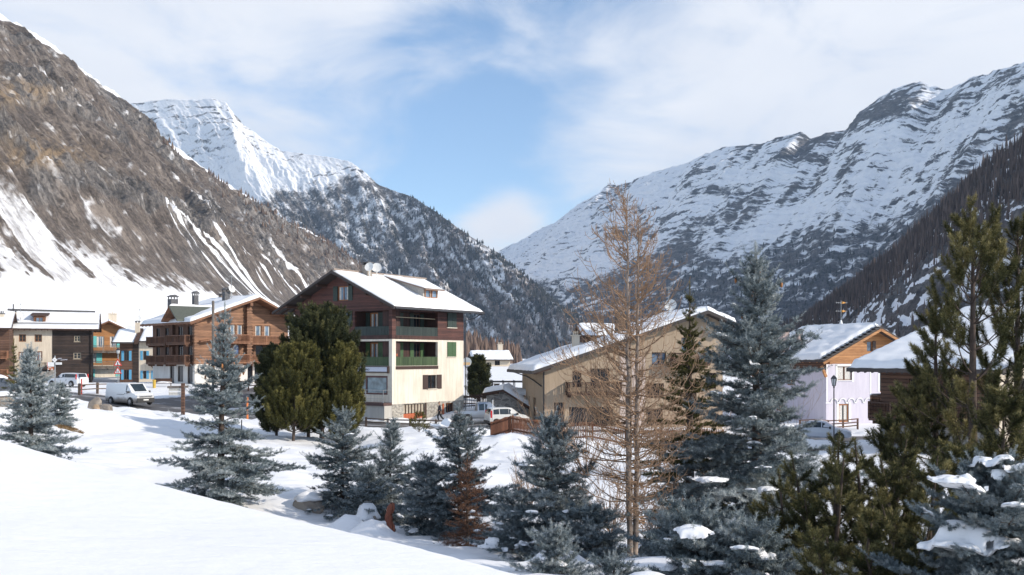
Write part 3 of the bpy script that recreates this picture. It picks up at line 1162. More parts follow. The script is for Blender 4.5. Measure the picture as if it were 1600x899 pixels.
# ------------------------------------------------------------------ building kit
class Face:
    """a wall plane in a building's own frame: u along the wall, n outwards, z up"""

    def __init__(self, O, U):
        self.O = Vector((O[0], O[1], 0))
        self.U = Vector((U[0], U[1], 0)).normalized()
        self.N = Vector((self.U.y, -self.U.x, 0))

    def p(self, u, n, z):
        q = self.O + self.U * u + self.N * n
        return (q.x, q.y, z)


def fbox(mb, f, u0, u1, n0, n1, z0, z1, mi=0):
    mb.hexa([f.p(u0, n0, z0), f.p(u1, n0, z0), f.p(u1, n1, z0), f.p(u0, n1, z0),
             f.p(u0, n0, z1), f.p(u1, n0, z1), f.p(u1, n1, z1), f.p(u0, n1, z1)], mi)


def clip_top(poly, top):
    """clip a (u,z) polygon under the roof line given by two points"""
    (ua, za), (ub, zb) = top
    h = lambda q: za + (zb - za) * (q[0] - ua) / (ub - ua) - q[1]
    out = []
    for i in range(len(poly)):
        a, b = poly[i], poly[(i + 1) % len(poly)]
        ha, hb = h(a), h(b)
        if ha >= 0:
            out.append(a)
        if ha * hb < 0:
            t = ha / (ha - hb)
            out.append((a[0] + (b[0] - a[0]) * t, a[1] + (b[1] - a[1]) * t))
    return out


def wall(name, mat, parent, f, u0, u1, z0, z1, openings=(), top=None, proud=0.0):
    mb = MB()
    us = {u0, u1}
    zs = {z0, z1}
    for o in openings:
        us |= {min(max(o[0], u0), u1), min(max(o[1], u0), u1)}
        zs |= {min(max(o[2], z0), z1), min(max(o[3], z0), z1)}
    if top:
        us |= {t[0] for t in top if u0 < t[0] < u1}
    us, zs = sorted(us), sorted(zs)
    for a, b in zip(us[:-1], us[1:]):
        for c, d in zip(zs[:-1], zs[1:]):
            mu, mz = (a + b) / 2, (c + d) / 2
            if any(o[0] < mu < o[1] and o[2] < mz < o[3] for o in openings):
                continue
            poly = [(a, c), (b, c), (b, d), (a, d)]
            if top:
                for t0, t1 in zip(top[:-1], top[1:]):
                    if t0[0] <= mu <= t1[0]:
                        poly = clip_top(poly, (t0, t1))
                        break
            if len(poly) >= 3:
                mb.face([f.p(u, proud, z) for u, z in poly])
    for o in openings:
        a, b, c, d = max(o[0], u0), min(o[1], u1), max(o[2], z0), min(o[3], z1)
        dp = o[4] if len(o) > 4 else 0.18
        if b <= a or d <= c:
            continue
        mb.face([f.p(a, proud, c), f.p(a, proud, d), f.p(a, -dp, d), f.p(a, -dp, c)])
        mb.face([f.p(b, proud, c), f.p(b, proud, d), f.p(b, -dp, d), f.p(b, -dp, c)])
        if o[2] >= z0:
            mb.face([f.p(a, proud, c), f.p(b, proud, c), f.p(b, -dp, c), f.p(a, -dp, c)])
        if o[3] <= z1:
            mb.face([f.p(a, proud, d), f.p(b, proud, d), f.p(b, -dp, d), f.p(a, -dp, d)])
    if not mb.f:
        return None
    me_o = mb.build(name, mat, parent)
    return me_o


GLASS = glass_mat('window_glass', (0.018, 0.022, 0.028), .10, .35)
GLASSB = glass_mat('window_glass_bright', (0.13, 0.19, 0.27), 0.12, .4)
CURT = plain('curtain', (0.62, 0.60, 0.56), 0.9, var=0.3, scale=9)
DARKIN = plain('dark_interior', (0.015, 0.014, 0.014), 0.9)


def window(parent, f, u0, u1, z0, z1, frame, inset=0.12, bars=1, cross=0, fw=0.07, shutters=None, sh_mat=None, sill=None,
           glass=None, curtain=0.0, name='window', sw=None):
    mb = MB()
    n0, n1 = -inset - 0.03, -inset + 0.045
    fbox(mb, f, u0 + .002, u0 + fw, n0, n1, z0 + .002, z1 - .002)
    fbox(mb, f, u1 - fw, u1 - .002, n0, n1, z0 + .002, z1 - .002)
    fbox(mb, f, u0 + fw, u1 - fw, n0, n1, z0 + .002, z0 + fw)
    fbox(mb, f, u0 + fw, u1 - fw, n0, n1, z1 - fw, z1 - .002)
    for i in range(bars):
        c = u0 + (u1 - u0) * (i + 1) / (bars + 1)
        fbox(mb, f, c - fw * .45, c + fw * .45, n0 + .005, n1 - .005, z0 + fw, z1 - fw)
    for i in range(cross):
        c = z0 + (z1 - z0) * (i + 1) / (cross + 1)
        fbox(mb, f, u0 + fw, u1 - fw, n0 + .01, n1 - .02, c - .02, c + .02)
    w = mb.build(name, frame, parent)
    g = MB()
    g.face([f.p(u0, -inset - .012, z0), f.p(u1, -inset - .012, z0), f.p(u1, -inset - .012, z1), f.p(u0, -inset - .012, z1)])
    g.build('pane', glass or GLASS, w)
    if curtain:
        c = MB()
        wd = (u1 - u0) * curtain
        for a, b in ((u0 + .03, u0 + .03 + wd), (u1 - .03 - wd, u1 - .03)):
            c.face([f.p(a, -inset - .007, z0 + .05), f.p(b, -inset - .007, z0 + .05), f.p(b, -inset - .007, z1 - .05), f.p(a, -inset - .007, z1 - .05)])
        c.build('curtain', CURT, w)
    if shutters:
        wd = sw or (u1 - u0) / 2
        spots = []
        if shutters == 'open':
            spots = [(u0 - wd - .03, u0 - .03), (u1 + .03, u1 + wd + .03)]
        elif shutters == 'closed':
            spots = [(u0, (u0 + u1) / 2 - .01), ((u0 + u1) / 2 + .01, u1)]
        elif shutters == 'left':
            spots = [(u0 - wd - .03, u0 - .03)]
        elif shutters == 'right':
            spots = [(u1 + .03, u1 + wd + .03)]
        for a, b in spots:
            s = MB()
            fbox(s, f, a, b, .02, .065, z0 - .02, z1 + .02)
            k = 7
            for i in range(k):
                zz = z0 + .08 + (z1 - z0 - .16) * i / (k - 1)
                fbox(s, f, a + .06, b - .06, .067, .08, zz - .03, zz + .03)
            s.build('shutter', sh_mat, w)
    if sill:
        s = MB()
        fbox(s, f, u0 - .08, u1 + .08, -inset + .06, .09, z0 - .07, z0 - .003)
        s.build('sill', sill, w)
    return w


def balcony(parent, f, u0, u1, z, depth, h, mat, slat=0.11, gapf=0.3, posts=3, brackets=True, side=True, slab=0.16, rail_mat=None, snow=False):
    mb = MB()
    fbox(mb, f, u0, u1, 0.003, depth, z - slab, z)
    if brackets:
        k = max(2, int((u1 - u0) / 1.6))
        for i in range(k):
            c = u0 + .2 + (u1 - u0 - .4) * i / (k - 1)
            fbox(mb, f, c - .08, c + .08, 0.004, depth * .8, z - slab - .2, z - slab - .003)
    b = mb.build('balcony', mat, parent)
    r = MB()
    lines = [(lambda t: f.p(u0 + t, depth - .05, 0), u1 - u0)]
    if side:
        lines += [(lambda t: f.p(u0 + .03, t, 0), depth - .08), (lambda t: f.p(u1 - .03, t, 0), depth - .08)]
    for fn, ln in lines:
        a, c = Vector(fn(0)), Vector(fn(ln))
        for zz, hh in ((z + h - .04, .09), (z + .12, .07)):
            r.bar(a + Vector((0, 0, zz)), c + Vector((0, 0, zz)), .09, hh)
        n = max(2, int(ln / slat))
        d = (c - a).normalized()
        for i in range(n + 1):
            q = a + d * (ln * i / n)
            wq = slat * (1 - gapf)
            r.bar(q + Vector((0, 0, z + .02)), q + Vector((0, 0, z + h - .08)), .025, wq, up=f.N if abs(d.dot(f.U)) > .5 else f.U)
        for i in range(posts):
            q = a + d * (ln * i / max(1, posts - 1))
            r.bar(q + Vector((0, 0, z - .05)), q + Vector((0, 0, z + h + .03)), .11)
    r.build('railing', rail_mat or mat, b)
    if snow:
        s = MB()
        fbox(s, f, u0 - .03, u1 + .03, depth - .12, depth + .04, z + h + .008, z + h + .12)
        s.build('snow_cap', SNOW, b, smooth=False, bevel=.04)
    return b


def snow_sheet(name, parent, fn, la, lb, th, seed, na=None, nb=None, edge=0.35, rag=0.25, bare=None):
    """a snow layer over a roof slope.  fn(a, b) -> base point, a along the ridge 0..la, b down the slope 0..lb"""
    na = na or max(12, int(la / .22))
    nb = nb or max(10, int(lb / .22))
    a = np.linspace(0, 1, na)
    b = np.linspace(0, 1, nb)
    A, B = np.meshgrid(a, b, indexing='ij')
    e = np.minimum(np.minimum(A, 1 - A) * la, np.minimum(B + 0.4, 1 - B) * lb) / edge
    prof = np.sqrt(np.clip(1 - (1 - np.clip(e, 0, 1)) ** 2, 0, 1))
    t = th * (0.82 + 0.35 * fbm(A * la / 2.2 + seed, B * lb / 1.8, 4, 200 + seed) + 0.08 * fbm(A * la / .4, B * lb / .4, 2, 210)) * prof
    t = np.maximum(t, 0.004)
    ja = rag * 0.5 * fbm(B * lb / .9 + seed * 3, A * 0 + seed, 3, 220) * (np.abs(A - .5) * 2) ** 8 * np.sign(A - .5)
    jb = rag * 0.6 * (fbm(A * la / .8 + seed * 3, A * 0 + seed + 3, 4, 225) + .1) * B ** 8
    V0 = np.zeros((na, nb, 3))
    for i in range(na):
        for j in range(nb):
            V0[i, j] = fn(A[i, j] * la + ja[i, j], B[i, j] * lb + jb[i, j])
    V1 = V0.copy()
    V1[..., 2] += t
    Vb = V0.copy()
    Vb[..., 2] += 0.003
    n = na * nb
    V = np.concatenate([V1.reshape(-1, 3), Vb.reshape(-1, 3)])
    F = [grid_faces(na, nb), grid_faces(na, nb)[:, ::-1] + n]
    idx = np.arange(n).reshape(na, nb)
    for line in (idx[0], idx[-1], idx[:, 0], idx[:, -1]):
        F.append(np.stack([line[:-1], line[1:], line[1:] + n, line[:-1] + n], 1))
    return mesh_np(name, V, np.concatenate(F), SNOW, parent, smooth=True)


def gable_roof(parent, axis, prof, b0, b1, th, mat, snow=0.3, seed=1, rafters=None, raf_mat=None, under=0.0, snow_sides=(True, True), inset=0.10, rag=.25, purlins=(), sheet_from=(0.0, 0.0)):
    """prof: three (a, z) points left eave, ridge, right eave on the slab top; b0..b1 extent along the ridge.
    axis 'y': ridge along y, a = x;  axis 'x': ridge along x, a = y"""
    mp = (lambda a, b, z: (a, b, z)) if axis == 'y' else (lambda a, b, z: (b, a, z))
    (al, zl), (ar, zr), (aR, zR) = prof
    mb = MB()
    sec = [(al, zl), (ar, zr), (aR, zR), (aR, zR - th), (ar, zr - th * 1.15), (al, zl - th)]
    A = [mp(a, b0, z) for a, z in sec]
    B = [mp(a, b1, z) for a, z in sec]
    for pl in (A, B[::-1]):
        mb.face([pl[0], pl[1], pl[4], pl[5]])
        mb.face([pl[1], pl[2], pl[3], pl[4]])
    n = 6
    for i in range(n):
        j = (i + 1) % n
        mb.face([A[i], A[j], B[j], B[i]])
    r = mb.build('roof', mat, parent)
    if rafters:
        rb = MB()
        k = int((b1 - b0) / rafters)
        for i in range(k + 1):
            b = b0 + .15 + (b1 - b0 - .3) * i / k
            for (a0, z0), (a1, z1) in (((al, zl), (ar, zr)), ((aR, zR), (ar, zr))):
                t = 1.6 / max(1.7, abs(a1 - a0))
                p0, p1 = mp(a0 + (a1 - a0) * .02, b, z0 + (z1 - z0) * .02 - th - .07), mp(a0 + (a1 - a0) * t, b, z0 + (z1 - z0) * t - th - .07)
                rb.bar(p0, p1, .12, .13)
        rb.build('rafter_ends', raf_mat or mat, r)
    if purlins:
        pb = MB()
        for a, ln in purlins:
            z = (zl + (zr - zl) * (a - al) / (ar - al)) if a <= ar else (zR + (zr - zR) * (a - aR) / (ar - aR))
            pb.bar(mp(a, b0 + .12, z - th - .16), mp(a, b0 + ln, z - th - .16), .2, .26)
        pb.build('purlin', raf_mat or mat, r)
    if snow:
        for sidx, ((a0, z0), use) in enumerate((((al, zl), snow_sides[0]), ((aR, zR), snow_sides[1]))):
            if not use:
                continue
            ln = math.hypot(a0 - ar, z0 - zr) - .06

            def fn(u, v, a0=a0, z0=z0, ln=ln, sidx=sidx):
                t = (v + sheet_from[sidx] * (ln - v)) / (ln + .06)
                return mp(ar + (a0 - ar) * t, b0 + inset + u, zr + (z0 - zr) * t + .006)
            snow_sheet('snow_cover', r, fn, b1 - b0 - 2 * inset, ln, snow, seed + sidx * 7, rag=rag)
    return r


def chimney(parent, x, y, z0, z1, w, d, mat, cap_mat, style='gable', snow=True):
    mb = MB()
    mb.box(x - w / 2, x + w / 2, y - d / 2, y + d / 2, z0, z1)
    c = mb.build('chimney', mat, parent)
    cb = MB()
    if style == 'gable':
        for sx in (-1, 1):
            for sy in (-1, 1):
                cb.box(x + sx * w * .4 - .05, x + sx * w * .4 + .05, y + sy * d * .4 - .05, y + sy * d * .4 + .05, z1 + .002, z1 + .3)
        e = .16
        cb.hexa([(x - w / 2 - e, y - d / 2 - e, z1 + .28), (x + w / 2 + e, y - d / 2 - e, z1 + .28), (x + w / 2 + e, y + d / 2 + e, z1 + .28), (x - w / 2 - e, y + d / 2 + e, z1 + .28),
                 (x - .05, y - d / 2 - e, z1 + .55), (x + .05, y - d / 2 - e, z1 + .55), (x + .05, y + d / 2 + e, z1 + .55), (x - .05, y + d / 2 + e, z1 + .55)])
    elif style == 'slab':
        for sx in (-1, 1):
            cb.box(x + sx * w * .35 - .08, x + sx * w * .35 + .08, y - d * .4, y + d * .4, z1 + .002, z1 + .2)
        cb.box(x - w / 2 - .12, x + w / 2 + .12, y - d / 2 - .12, y + d / 2 + .12, z1 + .2, z1 + .28)
    else:
        cb.box(x - w / 2 - .1, x + w / 2 + .1, y - d / 2 - .1, y + d / 2 + .1, z1 + .002, z1 + .1)
        for k in range(3):
            cb.lathe([(.07, 0), (.06, .35)], (x - w * .3 + k * w * .3, y, z1 + .1), 8)
    cb.build('cap', cap_mat, c)
    return c


def dish(parent, c, r, face, mat, pole=0.9):
    """satellite dish on a pole; face = horizontal direction it looks at"""
    mb = MB()
    d = Vector((face[0], face[1], .35)).normalized()
    s = d.cross(Vector((0, 0, 1))).normalized()
    t = s.cross(d)
    c = Vector(c)
    n = 20
    rings = []
    for rr, off in ((0.02, -.10), (.5, -.075), (.85, -.03), (1, 0), (1.0, -.02), (.85, -.055), (.5, -.1), (.02, -.125)):
        rings.append([c + (s * math.cos(2 * math.pi * k / n) + t * math.sin(2 * math.pi * k / n)) * (r * rr) + d * (off * r * 2) for k in range(n)])
    b0 = len(mb.v)
    for rg in rings:
        mb.v += [tuple(q) for q in rg]
    for i in range(len(rings) - 1):
        for k in range(n):
            mb.f.append([b0 + i * n + k, b0 + i * n + (k + 1) % n, b0 + (i + 1) * n + (k + 1) % n, b0 + (i + 1) * n + k])
            mb.m.append(0)
    mb.bar(c - t * r * .9, c + d * r * 1.0, .03)
    mb.bar(c - d * r * .3, c - d * r * .3 - Vector((0, 0, pole)), .06)
    return mb.build('satellite_dish', mat, parent, smooth=False)


def aerial(parent, base, h, mat, bars=(0.75, 0.92), w=.8, yellow=None):
    mb = MB()
    b = Vector(base)
    mb.tube([b, b + Vector((0, 0, h))], .03, 6)
    for q in bars:
        z = b + Vector((0, 0, h * q))
        mb.bar(z - Vector((w * .45, 0, 0)), z + Vector((w * .55, 0, 0)), .03)
        for k in range(6):
            x = -w * .4 + w * .85 * k / 5
            mb.bar(z + Vector((x, -.22, 0)), z + Vector((x, .22, 0)), .02)
            mb.bar(z + Vector((x, 0, -.1)), z + Vector((x, 0, .1)), .02)
    o = mb.build('aerial', mat, parent)
    if yellow:
        y = MB()
        for q in bars:
            z = b + Vector((w * .15, 0, h * q))
            y.hexa([(z.x - .1, z.y - .1, z.z - .12), (z.x + .3, z.y - .1, z.z - .03), (z.x + .3, z.y + .1, z.z - .03), (z.x - .1, z.y + .1, z.z - .12),
                    (z.x - .1, z.y - .1, z.z + .12), (z.x + .3, z.y - .1, z.z + .03), (z.x + .3, z.y + .1, z.z + .03), (z.x - .1, z.y + .1, z.z + .12)])
        y.build('reflector', yellow, o)
    return o


def lettering(parent, text, f, u, n, z, size, mat, extrude=.006, align='LEFT', name='lettering', slant=0.0):
    cu = bpy.data.curves.new(name, 'FONT')
    cu.body = text
    cu.size = size
    cu.extrude = extrude
    cu.align_x = align
    cu.shear = slant
    cu.materials.append(mat)
    o = bpy.data.objects.new(name, cu)
    SC.collection.objects.link(o)
    o.parent = parent
    M = Matrix((f.U, Vector((0, 0, 1)), f.N)).transposed()
    o.rotation_euler = M.to_euler()
    o.location = f.p(u, n, z)
    return o


# materials
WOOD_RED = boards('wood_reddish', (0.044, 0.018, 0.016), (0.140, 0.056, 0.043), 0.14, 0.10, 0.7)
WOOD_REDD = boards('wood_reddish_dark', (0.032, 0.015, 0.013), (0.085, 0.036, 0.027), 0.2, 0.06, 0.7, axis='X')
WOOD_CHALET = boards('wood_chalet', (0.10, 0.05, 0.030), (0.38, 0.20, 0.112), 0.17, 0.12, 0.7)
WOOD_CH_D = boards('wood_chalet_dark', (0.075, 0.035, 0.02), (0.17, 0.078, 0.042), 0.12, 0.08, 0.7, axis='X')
WOOD_RAIL = boards('wood_rail', (0.16, 0.07, 0.036), (0.31, 0.145, 0.075), 0.3, 0.02, 0.7, axis='X')
WOOD_ORANGE = boards('wood_orange', (0.28, 0.115, 0.035), (0.55, 0.265, 0.10), 0.16, 0.08, 0.6)
WOOD_BLACK = boards('wood_black', (0.010, 0.008, 0.008), (0.060, 0.040, 0.032), 0.22, 0.14, 0.85, weather=0.6)
WOOD_DARK = boards('wood_dark', (0.035, 0.02, 0.015), (0.10, 0.052, 0.035), 0.2, 0.1, 0.8)
WOOD_GREY = boards('wood_grey', (0.10, 0.085, 0.075), (0.25, 0.215, 0.185), 0.3, 0.02, 0.85, axis='X')
WOOD_BROWN = boards('wood_brown', (0.07, 0.035, 0.022), (0.16, 0.085, 0.055), 0.24, 0.14, 0.8)
EAVE = plain('eave_board', (0.055, 0.045, 0.042), 0.75)
EAVE_L = boards('eave_brown', (0.13, 0.06, 0.032), (0.26, 0.12, 0.06), 0.4, 0.03, 0.7)
TILE = plain('grey_stone_tile', (0.11, 0.11, 0.115), 0.85, var=0.35, scale=5)
COPPER = plain('green_copper', (0.10, 0.11, 0.09), 0.6, 0.2, var=.2)
CREAM = plaster('cream_plaster', (0.76, 0.70, 0.60), (0.45, 0.4, 0.32), amt=.36)
WHITE = plaster('white_plaster', (0.72, 0.69, 0.64))
OFFWH = plaster('offwhite_plaster', (0.66, 0.58, 0.47))
LILAC = plaster('lilac_plaster', (0.62, 0.585, 0.66), (0.5, 0.5, 0.55), amt=.25)
BEIGE = plaster('beige_plaster', (0.46, 0.36, 0.262), (0.4, 0.36, 0.3), amt=.3)
CONC = plaster('concrete', (0.48, 0.46, 0.42), (0.45, 0.43, 0.4))
STONE = stone_mat('stone_wall', [(0.20, 0.18, 0.155), (0.34, 0.315, 0.27), (0.46, 0.43, 0.37)], 4.5)
STONE_G = stone_mat('grey_stone_wall', [(0.15, 0.145, 0.14), (0.25, 0.24, 0.225), (0.35, 0.335, 0.315)], 2.2)
GREEN = plain('green_paint', (0.055, 0.115, 0.045), 0.55, var=.2)
GREEND = plain('dark_green_paint', (0.03, 0.05, 0.042), 0.6, var=.25)
GREENB = boards('green_boards', (0.040, 0.070, 0.030), (0.100, 0.150, 0.068), 0.11, 0.1, 0.6, axis='X')
DGREENB = boards('dark_green_boards', (0.025, 0.038, 0.036), (0.05, 0.07, 0.064), 0.11, 0.1, 0.6, axis='X')
BROWNSH = plain('brown_shutter', (0.06, 0.035, 0.03), 0.6)
TURQ = plain('turquoise_paint', (0.16, 0.56, 0.55), 0.55)
BLUE = plain('blue_paint', (0.10, 0.33, 0.52), 0.55)
FRAME_W = plain('white_frame', (0.7, 0.68, 0.64), 0.5)
FRAME_B = plain('brown_frame', (0.20, 0.085, 0.035), 0.5)
FRAME_D = plain('dark_frame', (0.055, 0.03, 0.022), 0.5)
FRAME_O = plain('orange_wood_frame', (0.36, 0.145, 0.045), 0.5)
METAL = plain('grey_metal', (0.35, 0.36, 0.37), 0.4, 0.7)
METALD = plain('dark_metal', (0.05, 0.05, 0.055), 0.5, 0.3)
DISHW = plain('dish_white', (0.72, 0.72, 0.70), 0.45)
WHITEP = plain('white_paint', (0.8, 0.8, 0.79), 0.5, var=.05)
ORANGEP = plain('orange_boards', (0.42, 0.11, 0.045), 0.6, var=.2)


# ------------------------------------------------------------------ the large house with the shop
def main_house():
    ZB = -5.6
    r = empty('apartment_house', (-19.95, 91.5, ZB), math.atan2(-.559, .833),
              'large four storey house, cream below and dark red timber above, with green balconies', 'house')
    Z = lambda z: z - ZB
    Wd, D = 11.7, 10.2
    F = Face((0, 0), (1, 0))
    R = Face((Wd, 0), (0, 1))
    Lf = Face((0, D), (0, -1))
    Bk = Face((Wd, D), (-1, 0))
    zst, zwd, zev, zrd = Z(-4.05), Z(1.53), Z(4.55), Z(7.35)
    # gable side (in shade): u runs from far left to the near corner
    lo = [(Wd - 4.3, Wd - .35)]
    loggF = [(Wd - 4.3, Wd - .35, Z(1.86), Z(4.0), .24), (Wd - 4.3, Wd - .35, Z(-.77), Z(1.36), .24)]
    shop = (Wd - 3.75, Wd - .5, Z(-3.25), Z(-1.62), .15)
    loggR = [(.5, 6.3, Z(1.86), Z(4.0), .24), (.5, 6.3, Z(-.77), Z(1.36), .24)]
    wl = (Wd - 6.3, Wd - 5.05, Z(5.0), Z(6.25), .15)
    w2 = (Wd - 6.0, Wd - 5.1, Z(2.75), Z(4.05), .15)
    top = [(0, zev), (Wd / 2, zrd), (Wd, zev)]
    wall('timber_wall', WOOD_RED, r, F, 0, Wd, zwd, zrd, [loggF[0], (loggF[1][0], loggF[1][1], zwd - .5, loggF[1][3], .24) if loggF[1][3] > zwd else (0, 0, 0, 0), wl, w2], top)
    wall('plaster_wall', CREAM, r, F, 0, Wd, zst, zwd, [loggF[1], shop])
    wall('stone_base', STONE, r, F, 0, Wd, Z(-6.6), zst)
    wR = [loggR[0], (7.7, 9.05, Z(2.72), Z(4.05), .12)]
    wall('timber_wall', WOOD_RED, r, R, 0, D, zwd, zev, wR)
    wR2 = [loggR[1], (7.7, 9.0, Z(.03), Z(1.36), .12), (4.85, 6.1, Z(-2.85), Z(-1.62), .2)]
    wall('plaster_wall', CREAM, r, R, 0, D, zst, zwd, wR2)
    gar = [(1.5, 4.45, Z(-5.5), Z(-4.12), .25), (7.5, 8.6, Z(-5.4), Z(-4.22), .2)]
    wall('stone_base', STONE, r, R, 0, D, Z(-6.6), zst, gar)
    wall('plaster_wall', CREAM, r, Lf, 0, D, Z(-6.6), zwd)
    wall('timber_wall', WOOD_RED, r, Lf, 0, D, zwd, zev)
    wall('timber_wall', WOOD_RED, r, Bk, 0, Wd, zwd, zrd, (), top)
    wall('plaster_wall', CREAM, r, Bk, 0, Wd, Z(-6.6), zwd)
    # inner corner pillar and loggia floors, backs
    for f, us, (z0, z1), rail in ((F, (Wd - 4.3, Wd - .35), (Z(1.86), Z(4.0)), DGREENB), (F, (Wd - 4.3, Wd - .35), (Z(-.77), Z(1.36)), GREENB),
                                  (R, (.5, 6.3), (Z(1.86), Z(4.0)), DGREENB), (R, (.5, 6.3), (Z(-.77), Z(1.36)), GREENB)):
        a, b = us
        dp = 1.5
        doors = [(a + (b - a) * .12, a + (b - a) * .12 + .95), (a + (b - a) * .62, a + (b - a) * .62 + .95)] if f is F else [(a + (b - a) * .2, a + (b - a) * .2 + 1.0), (a + (b - a) * .72, a + (b - a) * .72 + .9)]
        g = Face(f.p(0, -dp + .002, 0)[:2], (f.U.x, f.U.y))
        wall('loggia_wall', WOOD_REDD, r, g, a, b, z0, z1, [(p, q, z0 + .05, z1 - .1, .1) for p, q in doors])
        for k, (p, q) in enumerate(doors):
            window(r, g, p, q, z0 + .05, z1 - .1, FRAME_O if k == 0 or f is F else FRAME_D, inset=.06, bars=1, fw=.10, glass=GLASSB if k == 0 else GLASS, curtain=.3 if k == 0 else 0,
                   name='balcony_door', shutters='open', sh_mat=GREEND if rail is DGREENB else GREEN, sw=.5)
        ln = MB()
        for q in (a, b):
            ln.face([f.p(q, -.24, z0), f.p(q, -dp, z0), f.p(q, -dp, z1), f.p(q, -.24, z1)])
        ln.face([f.p(a, -.24, z1), f.p(b, -.24, z1), f.p(b, -dp, z1), f.p(a, -dp, z1)])
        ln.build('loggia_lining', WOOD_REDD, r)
        mb = MB()
        h = .78
        fbox(mb, f, a, b, -.12, -.04, z0 - .02, z0 + h - .05)
        fbox(mb, f, a, b, -.16, .0, z0 + h - .045, z0 + h)
        n = int((b - a) / .17)
        for i in range(n):
            c = a + .08 + (b - a - .16) * i / (n - 1)
            fbox(mb, f, c - .055, c + .055, -.038, -.012, z0 + .02, z0 + h - .06)
        mb.build('balcony_front', rail, r)
        sl = MB()
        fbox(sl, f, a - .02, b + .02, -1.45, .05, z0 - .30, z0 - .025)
        sl.build('balcony_slab', WOOD_REDD if z0 > zwd - .5 else FRAME_D, r)
    # bits that stand in the loggias
    mb = MB()
    mb.bar(R.p(.6, -.25, Z(3.45)), R.p(6.2, -.25, Z(3.42)), .06)
    mb.build('curtain_rail', plain('pale_wood', (.45, .36, .24), .6), r)
    mb = MB()
    for q in range(3):
        mb.lathe([(.11, 0), (.13, .22)], R.p(.95, -.35, Z(.2) + q * .0)[:2] + (Z(-.0) + .06,), 10) if q == 0 else None
    mb.build('flower_pot', ORANGEP, r)
    # windows on the right-hand wall
    window(r, R, 7.7, 9.05, Z(2.72), Z(4.05), FRAME_D, shutters='closed', sh_mat=GREEND, sill=CREAM)
    window(r, R, 7.7, 9.0, Z(.03), Z(1.36), FRAME_D, shutters='closed', sh_mat=GREEN, sill=CREAM)
    window(r, R, 4.85, 6.1, Z(-2.85), Z(-1.62), FRAME_D, inset=.16, shutters='open', sh_mat=BROWNSH, sill=CREAM, sw=.68)
    # garage door with upright panes over orange boards, small door
    gd = MB()
    fbox(gd, R, 1.5, 4.45, -.2, -.14, Z(-5.6), Z(-4.95))
    for i in range(7):
        u = 1.5 + 2.95 * i / 7
        fbox(gd, R, u + .02, u + .40, -.14, -.125, Z(-5.5), Z(-5.0))
    g0 = gd.build('garage_door', ORANGEP, r)
    pb = MB()
    for i in range(7):
        u = 1.5 + 2.95 * i / 7
        fbox(pb, R, u + .05, u + .37, -.19, -.15, Z(-4.92), Z(-4.16))
    pb.build('pane', plain('frosted_pane', (.42, .37, .30), .5, var=.35, scale=3), g0)
    fb = MB()
    for i in range(8):
        u = 1.5 + 2.95 * i / 7
        fbox(fb, R, max(1.5, u - .045), min(4.45, u + .045), -.2, -.1, Z(-4.95), Z(-4.12))
    fbox(fb, R, 4.46, 4.66, -.05, .03, Z(-5.6), Z(-4.08))
    fb.build('frame', FRAME_D, g0)
    window(r, R, 7.5, 8.6, Z(-5.4), Z(-4.22), FRAME_B, bars=2, name='cellar_door')
    op = MB()
    fbox(op, R, 6.95, 7.18, .003, .05, Z(-5.5), Z(-4.25))
    op.build('orange_board', ORANGEP, r)
    # gable windows
    window(r, F, *wl[:4], FRAME_O, bars=1, shutters='open', sh_mat=GREEND, sw=.5, curtain=.2, glass=GLASSB)
    window(r, F, *w2[:4], FRAME_O, bars=1, shutters='right', sh_mat=GREEND, sw=.5, glass=GLASSB)
    # shop window, sign, terrace
    s = window(r, F, *shop[:4], plain('shop_frame', (.10, .035, .03), .45), inset=.08, bars=0, fw=.16, glass=glass_mat('shop_glass', (.22, .30, .33), .1), name='shop_window')
    mb = MB()
    fbox(mb, F, shop[0] + .72, shop[0] + .88, -.12, -.03, shop[2] + .1, shop[3] - .1)
    mb.build('frame', plain('shop_frame', (.1, .035, .03)), s)
    sg = MB()
    fbox(sg, F, Wd - 5.2, Wd - .42, .003, .16, Z(-1.26), Z(-.86))
    so = sg.build('shop_sign', plain('sign_pale', (.62, .65, .74), .5, var=.04), r)
    so['label'] = 'long pale shop sign under the green balcony'
    sf = MB()
    fbox(sf, F, Wd - 5.25, Wd - .3, .003, .22, Z(-.85), Z(-.79))
    fbox(sf, F, Wd - .41, Wd - .3, .003, .2, Z(-1.4), Z(-.855))
    fbox(sf, F, Wd - 5.2, Wd - .42, .003, .14, Z(-1.36), Z(-1.27))
    sf.build('sign_frame', FRAME_D, so)
    lettering(so, 'PANIFICIO LIVIGNO', F, Wd - 4.62, .168, Z(-1.17), .245, plain('sign_ink', (.06, .07, .10), .5), slant=.2)
    tr = MB()
    fbox(tr, F, 1.5, Wd, .005, 1.1, Z(-4.15), Z(-3.9))
    tr.build('terrace', plain('terrace_wood', (.09, .05, .045), .7), r)
    tw = MB()
    fbox(tw, F, 1.6, Wd - .02, .006, .98, Z(-6.7), Z(-4.155))
    tw.build('terrace_wall', CONC, r)
    rl = MB()
    for i in range(6):
        u = 1.7 + (Wd - 1.8) * i / 5
        rl.bar(F.p(u, 1.02, Z(-3.9)), F.p(u, 1.02, Z(-2.82)), .05)
    rl.bar(F.p(1.7, 1.02, Z(-2.82)), F.p(Wd - .1, 1.02, Z(-2.82)), .05)
    rl.bar(F.p(Wd - .1, .1, Z(-2.82)), F.p(Wd - .1, 1.02, Z(-2.82)), .05)
    for k in range(3):
        rl.bar(F.p(1.7, 1.02, Z(-3.05 - .25 * k)), F.p(Wd - .1, 1.02, Z(-3.05 - .25 * k)), .018)
    rl.build('terrace_railing', METAL, r)
